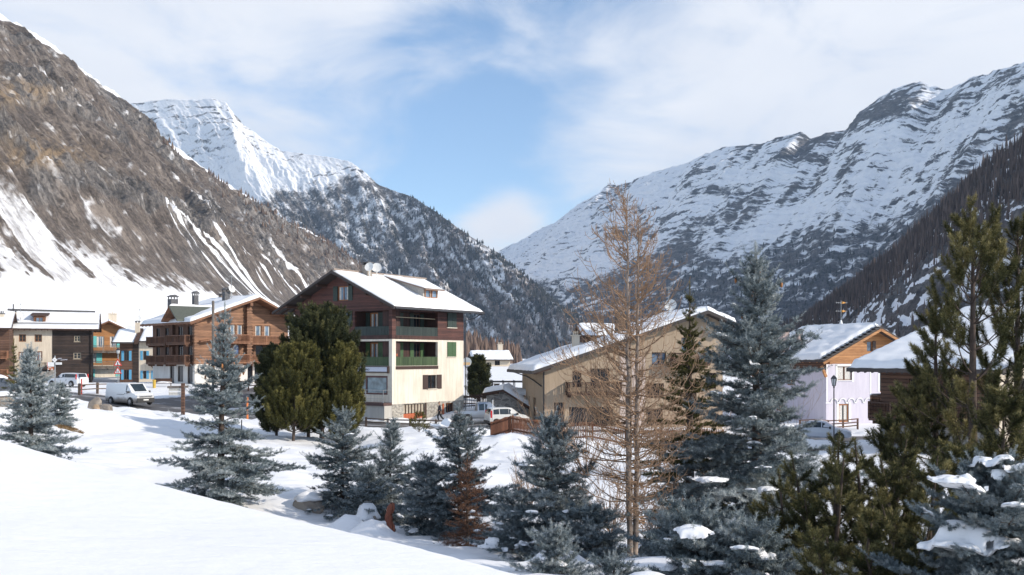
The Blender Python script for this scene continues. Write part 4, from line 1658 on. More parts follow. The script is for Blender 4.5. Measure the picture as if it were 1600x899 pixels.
    # roof
    ro = gable_roof(r, 'y', [(-1.55, zev - .42), (Wd / 2, zrd + .22), (Wd + 1.35, zev - .32)], -1.35, D + 1.5, .2, EAVE, snow=.2, seed=3, rafters=.9, raf_mat=WOOD_DARK,
                    purlins=((.15, 1.6), (2.0, 1.6), (4.0, 1.6), (7.7, 1.6), (9.7, 1.6), (11.5, 1.6)), inset=.16, rag=.15)
    rg = MB()
    rg.bar((Wd / 2, -1.3, zrd + .33), (Wd / 2, D + 1.4, zrd + .33), .62, .14)
    rg.build('ridge_tiles', plain('ridge_tile', (.30, .24, .20), .8, var=.3), ro)
    gt = MB()
    gt.tube([(Wd + 1.40, -1.2, zev - .45), (Wd + 1.40, D + 1.4, zev - .45)], .08, 8)
    gt.tube([(Wd + 1.4, D + .9, zev - .5), (Wd + .9, D + .6, zev - .9), (Wd + .12, D + .12, zev - 1.15), (Wd + .12, D + .12, Z(-5))], .05, 7)
    gt.build('gutter', METALD, ro)
    # dormer: a shed box low on the right slope
    sl = (zrd + .22 - (zev - .32)) / (Wd / 2 + 1.35)
    zr_ = lambda x: zrd + .22 - sl * (x - Wd / 2)
    y0, y1 = 5.3, 7.5
    xa, xb = Wd / 2 + .8, Wd - .9
    db = MB()
    zt0, zt1 = zr_(xa) + .12, zr_(xb) + .92
    db.hexa([(xa, y0, zr_(xa) - .1), (xb, y0, zr_(xb) - .1), (xb, y1, zr_(xb) - .1), (xa, y1, zr_(xa) - .1), (xa, y0, zt0), (xb, y0, zt1), (xb, y1, zt1), (xa, y1, zt0)])
    dr = db.build('dormer', plain('dormer_grey', (.42, .40, .37), .8, var=.2), ro)
    e = MB()
    kx = (zt1 - zt0) / (xb - xa)
    e.hexa([(xa - .4, y0 - .3, zt0 - .4 * kx), (xb + .55, y0 - .3, zt1 + .55 * kx), (xb + .55, y1 + .3, zt1 + .55 * kx), (xa - .4, y1 + .3, zt0 - .4 * kx),
            (xa - .4, y0 - .3, zt0 - .4 * kx + .12), (xb + .55, y0 - .3, zt1 + .55 * kx + .12), (xb + .55, y1 + .3, zt1 + .55 * kx + .12), (xa - .4, y1 + .3, zt0 - .4 * kx + .12)])
    e.build('dormer_roof', plain('dormer_eave', (.22, .16, .13), .8), ro)
    snow_sheet('dormer_snow', ro, lambda u, v: (xa - .4 + v, y0 - .28 + u, zt0 + (v - .4) * kx + .125), y1 - y0 + .56, xb - xa + .8, .12, 4, rag=.1)
    fd = Face((xb + .004, y0), (0, 1))
    window(r, fd, .2, .95, zr_(xb) + .1, zt1 - .1, FRAME_O, inset=-.05, bars=0, glass=GLASSB, name='dormer_window')
    window(r, fd, 1.15, 1.95, zr_(xb) + .1, zt1 - .1, FRAME_O, inset=-.05, bars=0, glass=GLASSB, name='dormer_window')
    chimney(r, Wd / 2 + .65, 2.6, zrd - .5, zrd + .95, .7, .6, plain('chimney_stone', (.33, .29, .25), .9, var=.3), TILE, 'slab')
    dish(r, (Wd / 2 + 1.25, 2.2, zrd + .75), .42, (.3, -.95), DISHW)
    dish(r, (Wd / 2 + 1.35, 3.1, zrd + .75), .45, (.6, -.8), DISHW)
    p = MB()
    p.tube([(Wd / 2 + .2, 7.6, zrd), (Wd / 2 + .2, 7.6, zrd + 1.0)], .09, 8)
    p.build('vent_pipe', METAL, ro)


main_house()


# ------------------------------------------------------------------ brown timber chalet
def chalet():
    ZB = -3.3
    r = empty('timber_chalet', (-37.6, 118, ZB), math.radians(45), 'three storey brown timber chalet on a white base with carved balconies and blue panes', 'house')
    Z = lambda z: z - ZB
    Wd, D = 13.4, 11.0
    F = Face((0, 0), (1, 0))
    Lf = Face((0, D), (0, -1))
    Rf = Face((Wd, 0), (0, 1))
    Bk = Face((Wd, D), (-1, 0))
    zw = Z(-.85)
    ax, az_ = 8.1, Z(7.1)
    zl, zr = Z(4.35), Z(4.75)
    top = [(0, zl), (ax, az_), (Wd, zr)]
    c0 = 7.0                      # the log pilaster; right of it the wall stands back
    # left half of the gable, flush
    w_up = [(3.5, 4.25), (4.6, 5.35), (5.6, 6.35)]
    w_mid = [(3.9, 4.7), (5.1, 5.9)]
    op = [(a, b, Z(2.55), Z(3.95), .16) for a, b in w_up] + [(a, b, Z(.15), Z(1.5), .16) for a, b in w_mid]
    wall('timber_wall', WOOD_CHALET, r, F, 0, c0, zw, az_, op, top)
    for a, b in w_up:
        window(r, F, a, b, Z(2.55), Z(3.95), FRAME_B, bars=0, glass=GLASSB, curtain=.22)
    for a, b in w_mid:
        window(r, F, a, b, Z(.15), Z(1.5), FRAME_B, bars=0, glass=glass_mat('blue_pane', (.10, .16, .32), .08))
    op0 = [(4.2, 5.9, Z(-3.2), Z(-1.15), .25)]
    wall('plaster_wall', WHITE, r, F, 0, c0, Z(-4.2), zw, op0)
    window(r, F, 4.2, 5.9, Z(-3.2), Z(-1.15), FRAME_B, inset=.2, bars=1, name='door')
    # right half, recessed by a metre under the roof
    G = Face((c0, 1.0), (1, 0))
    zc = lambda u: az_ + (zr - az_) * (u + c0 - ax) / (Wd - ax) if u + c0 > ax else zl + (az_ - zl) * (u + c0) / ax
    tg = [(0, zc(0)), (ax - c0, az_), (Wd - c0, zr)]
    wr = [(.5, 1.25), (1.65, 2.55), (2.95, 3.8)]
    opg = [(a, b, Z(2.5), Z(3.95), .16) for a, b in wr] + [(a, b, Z(-.1), Z(1.5), .16) for a, b in ((.4, 1.4), (1.7, 2.9))]
    wall('timber_wall', WOOD_CHALET, r, G, 0, Wd - c0, zw, az_, opg, tg)
    for a, b in wr:
        window(r, G, a, b, Z(2.5), Z(3.95), FRAME_B, bars=0, glass=GLASSB, curtain=.2)
    for a, b in ((.4, 1.4), (1.7, 2.9)):
        window(r, G, a, b, Z(-.1), Z(1.5), FRAME_B, bars=0)
    wall('plaster_wall', WHITE, r, G, 0, Wd - c0, Z(-4.2), zw, [(.1, 1.3, Z(-3.3), Z(-1.0), .2), (1.55, 2.9, Z(-3.3), Z(-1.0), .2)])
    window(r, G, .1, 1.3, Z(-3.3), Z(-1.0), FRAME_D, inset=.15, bars=0, name='glass_door')
    window(r, G, 1.55, 2.9, Z(-3.3), Z(-1.0), FRAME_D, inset=.15, bars=0, name='glass_door')
    wall('side_return', WOOD_CHALET, r, Face((c0, 0), (0, 1)), 0, 1.0, Z(-4.2), zc(0))
    # log pilaster with overlapping ends
    pl = MB()
    n = int((Z(6.3) - zw) / .2)
    for i in range(n):
        z = zw + .2 * i
        k = .10 if i % 2 else .02
        pl.box(c0 - .28 - k, c0 + .28 + k, -.45 - k, -.004, z, z + .185)
    pl.build('log_pilaster', WOOD_CHALET, r)
    pl = MB()
    for i in range(n - 8):
        z = zw + .2 * i
        k = .08 if i % 2 else .0
        pl.box(-.22 - k, .22 + k, -.40 - k, -.005, z, z + .185)
    pl.build('log_pilaster', WOOD_CHALET, r)
    for bx_, yb, zb_, q in ((c0, .0, 6.45, .36), (11.0, 1.0, 5.55, .32), (2.2, 0.0, 4.75, .28)):
        bx = MB()
        bx.bar((bx_, -1.02, Z(zb_)), (bx_, yb, Z(zb_)), q, q * 1.2)
        bx.build('beam_end', EAVE_L, r)
    # balconies
    balcony(r, F, 3.0, c0 - .35, Z(1.78), 1.25, .95, WOOD_RAIL, posts=3)
    balcony(r, F, 3.3, c0 - .35, Z(-.62), 1.25, .95, WOOD_RAIL, posts=3)
    balcony(r, G, .35, Wd - c0, Z(1.70), 1.5, .95, WOOD_RAIL, posts=4, side=False)
    balcony(r, G, .35, Wd - c0, Z(-.70), 1.5, .95, WOOD_RAIL, posts=4, side=False)
    # small pent roof over the stair window
    pr = MB()
    pr.hexa([(.3, -.9, Z(1.75)), (2.7, -.9, Z(2.15)), (2.7, -.003, Z(2.15)), (.3, -.003, Z(1.75)), (.3, -.9, Z(1.9)), (2.7, -.9, Z(2.3)), (2.7, -.003, Z(2.3)), (.3, -.003, Z(1.9))])
    pr.build('pent_roof', EAVE_L, r)
    # left side: a bay near the corner and a recess further back
    opl = [(D - 4.2, D - 3.0, Z(2.4), Z(3.7), .15), (D - 1.7, D - .6, Z(2.0), Z(3.7), .15), (D - 4.2, D - 2.9, Z(-.1), Z(1.5), .15), (D - 1.7, D - .6, Z(-.5), Z(1.5), .15),
           (1.0, 2.0, Z(2.2), Z(3.6), .15), (3.4, 4.4, Z(2.2), Z(3.6), .15), (1.0, 2.0, Z(-.2), Z(1.4), .15), (3.4, 4.4, Z(-.2), Z(1.4), .15)]
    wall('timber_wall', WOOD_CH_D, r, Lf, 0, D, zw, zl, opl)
    for o in opl:
        window(r, Lf, *o[:4], FRAME_D, bars=1)
    opb = [(D - 4.3, D - 2.9, Z(-3.0), Z(-1.1), .15), (D - 1.8, D - .5, Z(-3.2), Z(-1.1), .15), (D - 6.3, D - 5.2, Z(-3.2), Z(-1.0), .15)]
    wall('plaster_wall', WHITE, r, Lf, 0, D, Z(-4.2), zw, opb)
    for o in opb:
        window(r, Lf, *o[:4], FRAME_D, bars=0, name='door')
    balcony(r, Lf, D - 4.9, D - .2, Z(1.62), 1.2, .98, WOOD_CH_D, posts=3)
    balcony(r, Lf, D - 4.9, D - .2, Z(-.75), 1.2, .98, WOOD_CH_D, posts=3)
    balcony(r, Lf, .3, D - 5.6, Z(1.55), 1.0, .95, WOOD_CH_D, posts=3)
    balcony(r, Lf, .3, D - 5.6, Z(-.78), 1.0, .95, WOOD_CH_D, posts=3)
    pc = MB()
    for i in range(int((zl - zw) / .2)):
        k = .07 if i % 2 else 0
        fbox(pc, Lf, D - 5.35 - k, D - 5.05 + k, .003, .3 + k, zw + .2 * i, zw + .2 * i + .185)
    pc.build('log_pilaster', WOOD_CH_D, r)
    wall('timber_wall', WOOD_CHALET, r, Rf, 1.0, D, Z(-4.2), zr)
    wall('timber_wall', WOOD_CHALET, r, Bk, 0, Wd, Z(-4.2), az_, (), [(Wd - b, z) for b, z in reversed(top)])
    ro = gable_roof(r, 'y', [(-1.2, zl - .25), (ax, az_ + .3), (Wd + 1.0, zr - .25)], -1.15, D + 1.0, .24, EAVE_L, snow=.46, seed=11, rafters=1.0, raf_mat=EAVE_L, snow_sides=(True, True), inset=.12, rag=.35)
    # cross gable over the bay with a copper sheet
    yc, hw = 2.5, 2.0
    zc2 = zl + 1.55
    mb = MB()
    x0, x1 = -2.0, 4.2
    mb.hexa([(x0, yc - hw, zl - .15), (x1, yc - hw, zl - .15), (x1, yc, zc2), (x0, yc, zc2), (x0, yc - hw, zl + .05), (x1, yc - hw, zl + .05), (x1, yc, zc2 + .2), (x0, yc, zc2 + .2)])
    mb.build('cross_gable', COPPER, ro)
    mb = MB()
    mb.hexa([(x0, yc + hw, zl - .15), (x1, yc + hw, zl - .15), (x1, yc + .01, zc2), (x0, yc + .01, zc2), (x0, yc + hw, zl + .05), (x1, yc + hw, zl + .05), (x1, yc + .01, zc2 + .2), (x0, yc + .01, zc2 + .2)])
    mb.face([(-.3, yc - hw + .3, zl - .1), (-.3, yc + hw - .3, zl - .1), (-.3, yc, zc2 - .05)])
    for sy in (-1, 1):
        mb.bar((x0 + .2, yc + sy * hw * .95, zl - .05), (x0 + .2, yc + sy * .05, zc2 - .1), .18, .26)
    mb.build('cross_gable', EAVE_L, ro)
    snow_sheet('snow_cover', ro, lambda u, v: (x0 + .1 + u, yc + .05 + (hw - .1) * v / 2.5, zc2 + .21 - (zc2 - zl + .15) * v / 2.5), x1 - x0 - .3, 2.5, .28, 8)
    chimney(r, 1.4, 8.4, zl, zl + 2.9, .95, .95, TILE, TILE, 'gable')
    chimney(r, 3.8, 7.2, zl + 1, zl + 3.4, .6, .6, TILE, TILE, 'gable')
    chimney(r, 6.4, 4.2, az_ - 1.2, az_ + 1.1, .7, .7, TILE, TILE, 'gable')
    chimney(r, 8.6, 9.0, az_ - .8, az_ + .9, .8, .8, plain('chimney_tan', (.30, .22, .16), .9), TILE, 'slab')
    chimney(r, 9.8, 9.4, az_ - .8, az_ + .7, .8, .8, plain('chimney_tan', (.30, .22, .16), .9), TILE, 'slab')
    dish(r, (6.9, 3.6, az_ + 1.5), .5, (.2, -1), DISHW, pole=1.8)
    aerial(r, (6.9, 3.7, az_ + .2), 3.0, METAL, (.95,), .8)


chalet()


# ------------------------------------------------------------------ white and black house, far left
def white_black():
    ZB = -3.9
    dx, dy = .9336, .3584
    x0, y0 = P(13, 600, 147)[0], 147
    r = empty('farmhouse', (x0, y0, ZB), math.atan2(dy, dx), 'long farmhouse, half white plaster and half blackened timber, under a low snowy roof', 'house')
    Z = lambda z: z - ZB
    Wd, D, m = 11.3, 9.0, 5.9
    F = Face((0, 0), (1, 0))
    Rf = Face((Wd, 0), (0, 1))
    zev = Z(4.3)
    wins = [(1.4, 2.35, 2.25, 3.35), (3.5, 4.5, 2.25, 3.35), (1.35, 2.4, -.45, .75), (3.45, 4.55, -.55, .85)]
    wall('plaster_wall', OFFWH, r, F, 0, m, Z(-5), zev, [(a, b, Z(c), Z(d), .2) for a, b, c, d in wins])
    for a, b, c, d in wins:
        window(r, F, a, b, Z(c), Z(d), FRAME_B, bars=1, cross=1, fw=.13, curtain=.3 if c < 0 else 0, glass=GLASSB if c < 0 else GLASS)
    wb = [(8.9, 9.75, 2.3, 3.2), (8.8, 9.85, -.3, .65), (8.7, 9.6, -3.6, -2.5)]
    wall('timber_wall', WOOD_BLACK, r, F, m, Wd, Z(-5), zev, [(a, b, Z(c), Z(d), .2) for a, b, c, d in wb], proud=.05)
    for a, b, c, d in wb:
        window(r, F, a, b, Z(c), Z(d), plain('pale_frame', (.34, .29, .22), .6), bars=1, cross=1, fw=.12, sill=plain('pale_frame', (.34, .29, .22)))
    wall('timber_wall', WOOD_BLACK, r, Rf, 0, D, Z(-5), zev)
    lg = MB()
    for i in range(int((zev - Z(-4)) / .24)):
        lg.box(Wd - .1, Wd + .16, -.26, -.055, Z(-4) + .24 * i, Z(-4) + .24 * i + .2)
    lg.build('log_ends', WOOD_BLACK, r)
    balcony(r, F, 4.2, m - .1, Z(-1.75), 1.0, .9, WOOD_BLACK, posts=3)
    ro = gable_roof(r, 'x', [(-1.1, zev - .1), (4.8, zev + 2.5), (10.2, zev - .1)], -.3, Wd + 1.2, .2, WOOD_DARK, snow=.22, seed=21, rafters=.8, raf_mat=WOOD_DARK, rag=.1)
    rb = MB()
    rb.tube([(-.6, 4.8, zev + 2.9), (Wd + .4, 4.8, zev + 2.75)], .16, 8)
    rb.tube([(-.2, .0, zev + .75), (Wd + 1.0, .0, zev + .75)], .06, 6)
    rb.build('ridge_pole', TILE, ro)
    # dormer
    db = MB()
    db.box(3.3, 4.9, 1.0, 3.6, zev + .55, zev + 1.85)
    db.build('dormer', FRAME_B, ro)
    fd = Face((3.3, .995), (1, 0))
    window(r, fd, .3, 1.3, zev + .85, zev + 1.65, FRAME_B, inset=-.05, bars=1, glass=GLASSB, name='dormer_window')
    d2 = MB()
    d2.hexa([(2.9, .7, zev + 1.86), (5.3, .7, zev + 1.86), (5.3, 4.2, zev + 2.3), (2.9, 4.2, zev + 2.3), (2.9, .7, zev + 2.02), (5.3, .7, zev + 2.02), (5.3, 4.2, zev + 2.46), (2.9, 4.2, zev + 2.46)])
    d2.build('dormer_roof', WOOD_DARK, ro)
    chimney(r, .6, 1.2, zev + .3, zev + 2.35, .75, .7, OFFWH, TILE, 'slab')
    dish(r, (1.6, .8, zev + 1.95), .5, (.1, -1), DISHW)
    aerial(r, (1.5, 1.4, zev + .5), 3.4, METAL, (.9,), .7)
    p = MB()
    p.tube([(.5, 1.6, zev + 1.5), (.5, 1.6, zev + 3.6)], .09, 8)
    p.build('flue_pipe', METALD, r)
    wl = MB()
    wl.hexa([(3.0, -4.5, Z(-4.6)), (m + .5, -4.5, Z(-4.6)), (m + .5, -.1, Z(-4.6)), (3.0, -.1, Z(-4.6)), (3.0, -4.5, Z(-4.0)), (m + .5, -4.5, Z(-4.0)), (m + .5, -.1, Z(-1.9)), (3.0, -.1, Z(-1.9))])
    wl.build('ramp', STONE_G, r)


white_black()


def dark_left():
    x0, y0 = P(-60, 600, 140)[0], 140
    ZB = -3.8
    r = empty('log_house', (x0, y0, ZB), .36, 'dark log house with brown balconies cut off by the left edge', 'house')
    Z = lambda z: z - ZB
    F = Face((0, 0), (1, 0))
    Wd, D = 6.0, 7
    zev = Z(4.2)
    wall('timber_wall', WOOD_BROWN, r, F, 0, Wd, Z(-5), zev, [(3.6, 4.6, Z(2.2), Z(3.3), .2), (3.6, 4.6, Z(-.6), Z(.6), .2)])
    for z in (2.2, -.6):
        window(r, F, 3.6, 4.6, Z(z), Z(z) + 1.1, FRAME_B, cross=1)
    wall('timber_wall', WOOD_BROWN, r, Face((Wd, 0), (0, 1)), 0, D, Z(-5), zev)
    balcony(r, F, .2, Wd - .1, Z(-.1), 1.2, .95, WOOD_RAIL, posts=4)
    balcony(r, F, .2, Wd - .1, Z(-2.7), 1.2, .95, WOOD_RAIL, posts=4)
    gable_roof(r, 'x', [(-1.2, zev - .1), (3.5, zev + 2.2), (8.0, zev - .1)], -.5, Wd + .5, .2, WOOD_DARK, snow=.35, seed=25, rag=.1)
    chimney(r, 4.8, 2.0, zev + .7, zev + 2.0, .7, .7, OFFWH, TILE, 'pots')
    dish(r, (4.0, .8, zev + 2.2), .62, (.1, -1), plain('dish_grey', (.4, .41, .42), .5), pole=1.5)


dark_left()


# ------------------------------------------------------------------ orange house with turquoise shutters
def orange_house():
    x0, y0 = P(140, 590, 163)[0], 163
    ZB = -3.5
    r = empty('orange_timber_house', (x0, y0, ZB), math.radians(24), 'small house with orange timber, turquoise shutters and two grey balconies', 'house')
    Z = lambda z: z - ZB
    F = Face((0, 0), (1, 0))
    Wd, D = 6.2, 8
    zw = Z(-1.35)
    ax = 2.9
    zl, za, zr = Z(4.4), Z(5.7), Z(4.2)
    top = [(0, zl), (ax, za), (Wd, zr)]
    wins = [(1.1, 2.2, 1.6, 3.4), (3.1, 4.1, 1.6, 3.4), (.3, 1.0, -.95, .6), (4.6, 5.0, -.95, .6)]
    wall('timber_wall', WOOD_ORANGE, r, F, 0, Wd, zw, za, [(a, b, Z(c), Z(d), .15) for a, b, c, d in wins], top)
    for i, (a, b, c, d) in enumerate(wins):
        window(r, F, a, b, Z(c), Z(d), FRAME_W, bars=1, shutters=('left', 'right', 'right', 'right')[i], sh_mat=TURQ, sw=.85, curtain=.25, glass=GLASSB)
    low = [(-.05, .0, -3.2, -2.0), (4.6, 5.3, -3.2, -1.9)]
    wall('plaster_wall', CREAM, r, F, 0, Wd, Z(-5), zw, [(4.6, 5.3, Z(-3.2), Z(-2.0), .15), (.2, .8, Z(-3.3), Z(-2.0), .15)])
    window(r, F, 4.6, 5.3, Z(-3.2), Z(-2.0), FRAME_W, shutters='left', sh_mat=TURQ, sw=.6)
    window(r, F, .2, .8, Z(-3.3), Z(-2.0), FRAME_W, shutters='closed', sh_mat=TURQ)
    wall('timber_wall', WOOD_ORANGE, r, Face((Wd, 0), (0, 1)), 0, D, Z(-5), zr)
    wall('timber_wall', WOOD_DARK, r, Face((0, D), (0, -1)), 0, D, Z(-5), zl)
    balcony(r, F, .3, 5.4, Z(.85), 1.2, 1.0, WOOD_GREY, posts=4)
    balcony(r, F, .1, 5.4, Z(-1.75), 1.2, 1.05, WOOD_GREY, posts=4)
    gable_roof(r, 'y', [(-1.0, zl - .3), (ax, za + .25), (Wd + .9, zr - .3)], -1.3, D + .5, .22, EAVE_L, snow=.25, seed=31)
    chimney(r, 3.6, 3.0, za - .6, za + 1.5, 1.3, .8, OFFWH, OFFWH, 'pots')
    dish(r, (-.3, 1.0, zl + 1.1), .55, (.1, -1), plain('dish_grey', (.4, .41, .42), .5))
    aerial(r, (-.2, 1.3, zl + .2), 2.6, METAL, (.92,), .8)


orange_house()


# ------------------------------------------------------------------ low house with blue shutters
def blue_shutters():
    x0, y0 = P(187, 598, 150)[0], 150
    ZB = -3.6
    r = empty('blue_shutter_house', (x0, y0, ZB), math.radians(12), 'low brown log and white house with blue shutters between the chalet and the orange house', 'house')
    Z = lambda z: z - ZB
    F = Face((0, 0), (1, 0))
    m, Wd, D = 2.75, 8.2, 8
    zev = Z(2.35)
    w1 = [(.65, 1.3, -.55, .9), (.6, 1.3, -3.4, -1.95)]
    wall('timber_wall', WOOD_BROWN, r, F, 0, 1.9, Z(-5), zev, [(a, b, Z(c), Z(d), .15) for a, b, c, d in w1])
    wall('timber_wall', WOOD_BLACK, r, F, 1.9, m, Z(-5), zev, proud=.06)
    w2 = [(3.35, 3.8, -.45, .9), (6.6, 7.2, -.4, .9), (3.35, 3.8, -3.3, -2.1), (4.9, 5.4, -3.3, -2.1)]
    wall('plaster_wall', OFFWH, r, F, m, 5.2, Z(-5), zev, [(a, b, Z(c), Z(d), .15) for a, b, c, d in w2])
    wall('timber_wall', WOOD_BROWN, r, F, 5.2, Wd, Z(-1.0), zev, [(a, b, Z(c), Z(d), .15) for a, b, c, d in w2], proud=.04)
    wall('plaster_wall', OFFWH, r, F, 5.2, Wd, Z(-5), Z(-1.0), [(a, b, Z(c), Z(d), .15) for a, b, c, d in w2] + [(6.5, 7.6, Z(-3.8), Z(-2.0), .15)])
    for i, (a, b, c, d) in enumerate(w1 + w2):
        window(r, F, a, b, Z(c), Z(d), FRAME_D, bars=1, shutters='left' if i == 5 else ('left' if i == 3 else 'open'), sh_mat=BLUE, sw=.36)
    window(r, F, 6.5, 7.6, Z(-3.8), Z(-2.0), FRAME_D, shutters='closed', sh_mat=BLUE)
    balcony(r, F, 4.6, Wd + .4, Z(-1.35), 1.0, 1.0, WOOD_BROWN, posts=3)
    wall('timber_wall', WOOD_BLACK, r, Face((Wd, 0), (0, 1)), 0, D, Z(-5), zev)
    wall('timber_wall', WOOD_BROWN, r, Face((0, D), (0, -1)), 0, D, Z(-5), zev)
    gable_roof(r, 'x', [(-1.3, zev - .15), (4.0, zev + 1.75), (9.2, zev - .1)], -1.0, 2.3, .2, EAVE, snow=.3, seed=41, rag=.2)
    gable_roof(r, 'x', [(-1.0, zev + .05), (4.0, zev + 1.9), (9.0, zev)], 2.75, Wd + .5, .2, EAVE, snow=.3, seed=44, rag=.2)
    vb = MB()
    vb.hexa([(2.25, -1.4, zev - .45), (2.8, -1.4, zev - .45), (2.8, 4.0, zev + 1.5), (2.25, 4.0, zev + 1.5), (2.25, -1.4, zev + .15), (2.8, -1.4, zev + .15), (2.8, 4.0, zev + 2.1), (2.25, 4.0, zev + 2.1)])
    vb.build('verge_board', WOOD_DARK, r)
    chimney(r, 2.2, 2.4, zev + .9, zev + 2.9, .65, .65, OFFWH, TILE, 'slab')
    dish(r, (2.3, 2.0, zev + 3.6), .45, (.1, -1), DISHW, pole=1.4)
    aerial(r, (2.5, 2.3, zev + 1.2), 4.0, METAL, (.92,), .5)


blue_shutters()


# ------------------------------------------------------------------ broad beige house behind the larch
def beige_house():
    ang = math.radians(10)
    x0, y0 = P(848, 670, 85)[0], 85
    ZB = -6.2
    r = empty('beige_house', (x0, y0, ZB), ang, 'broad beige house with one long low snowy gable behind the bare larch', 'house')
    Z = lambda z: z - ZB
    F = Face((0, 0), (1, 0))
    Lf = Face((0, 9.5), (0, -1))
    Wd, D = 16.2, 9.5
    ax = 14.4
    zl, za, zr = Z(-.85), Z(3.75), Z(3.1)
    top = [(0, zl), (ax, za), (Wd, zr)]
    wins = [(1.0, 1.9, -5.6, -3.9), (2.6, 3.4, -2.6, -1.2), (4.2, 5.9, -2.7, -1.0), (9.7, 11.0, -.7, .4), (9.2, 10.8, -3.6, -2.3), (12.4, 13.6, .3, 1.7), (14.6, 15.6, -2.8, -1.4), (2.3, 6.2, -6.0, -4.3), (12.6, 13.8, -3.8, -2.3), (9.2, 10.7, -6, -4.5)]
    wall('plaster_wall', BEIGE, r, F, 0, Wd, Z(-8), za, [(a, b, Z(c), Z(d), .25) for a, b, c, d in wins], top)
    for i, (a, b, c, d) in enumerate(wins):
        window(r, F, a, b, Z(c), Z(d), FRAME_D, inset=.2, bars=2 if b - a > 1.5 else 1, glass=GLASS if i not in (3, 5) else GLASSB, name='window' if c > -5.5 else 'door')
    wall('plaster_wall', BEIGE, r, Lf, 0, D, Z(-8), zl, [(3.2, 3.7, Z(-5.4), Z(-3.6), .2), (5.2, 6.4, Z(-5.7), Z(-3.6), .2)])
    window(r, Lf, 3.2, 3.7, Z(-5.4), Z(-3.6), FRAME_B, inset=.15, bars=0)
    window(r, Lf, 5.2, 6.4, Z(-5.7), Z(-3.6), FRAME_D, inset=.15)
    wall('plaster_wall', BEIGE, r, Face((Wd, 0), (0, 1)), 0, D, Z(-8), zr)
    wall('plaster_wall', BEIGE, r, Face((Wd, D), (-1, 0)), 0, Wd, Z(-8), za, (), [(Wd - b, z) for b, z in reversed(top)])
    balcony(r, F, 2.0, 6.6, Z(-3.1), 1.2, .95, WOOD_DARK, posts=4)
    balcony(r, F, 11.4, 14.6, Z(-.6), 1.1, .95, WOOD_BROWN, posts=4)
    st = MB()
    for i, (a, b) in enumerate(((6.8, 7.8), (7.9, 9.1))):
        fbox(st, F, a, b, .005, .02, Z(-6.6), Z(1.0 - .9 * i))
    st.build('white_panel', plaster('pinkish_plaster', (.62, .52, .47)), r)
    dp = MB()
    dp.tube([F.p(.08, .08, Z(-1.2)), F.p(.08, .08, Z(-7))], .06, 7)
    dp.tube([Lf.p(.6, 1.1, Z(-1.35)), Lf.p(2.0, .1, Z(-1.75)), Lf.p(6.0, .1, Z(-2.1)), Lf.p(9.3, .1, Z(-2.5))], .05, 7)
    dp.build('drainpipe', METALD, r)
    ro = gable_roof(r, 'y', [(-1.15, zl - .34), (ax, za + .3), (Wd + 1.0, zr - .2)], -1.3, D + 2.0, .26, EAVE, snow=.5, seed=51, rafters=.7, raf_mat=WOOD_DARK, inset=.12, rag=.3)
    # roof dormer facing left with its own snow
    sl = (za + .3 - (zl - .34)) / (ax + 1.15)
    zz = lambda x: zl - .34 + sl * (x + 1.15)
    mb = MB()
    xa, y0_, y1_ = 5.2, 5.4, 8.2
    mb.box(xa, 9.6, y0_, y1_, zz(xa) - .1, zz(xa) + 1.15)
    mb.build('dormer', WOOD_BROWN, ro)
    dr = gable_roof(ro, 'x', [(y0_ - .5, zz(xa) + 1.0), ((y0_ + y1_) / 2, zz(xa) + 1.95), (y1_ + .5, zz(xa) + 1.0)], xa - .6, 10.0, .15, WOOD_DARK, snow=.3, seed=57)
    dr.name = 'dormer_roof'
    chimney(r, 4.2, 5.4, zz(4.2) - .1, zz(4.2) + 1.3, .6, .6, OFFWH, OFFWH, 'plain')
    chimney(r, 7.9, 3.2, zz(7.9) - .1, zz(7.9) + 1.9, 1.0, 1.0, plain('chimney_dark', (.10, .075, .06), .9), TILE, 'gable')
    dish(r, (12.6, 3.5, za + 1.0), .55, (-.5, -1), DISHW, pole=1.4)
    aerial(r, (12.5, 3.7, za - .3), 3.0, METAL, (.95,), .5)


beige_house()


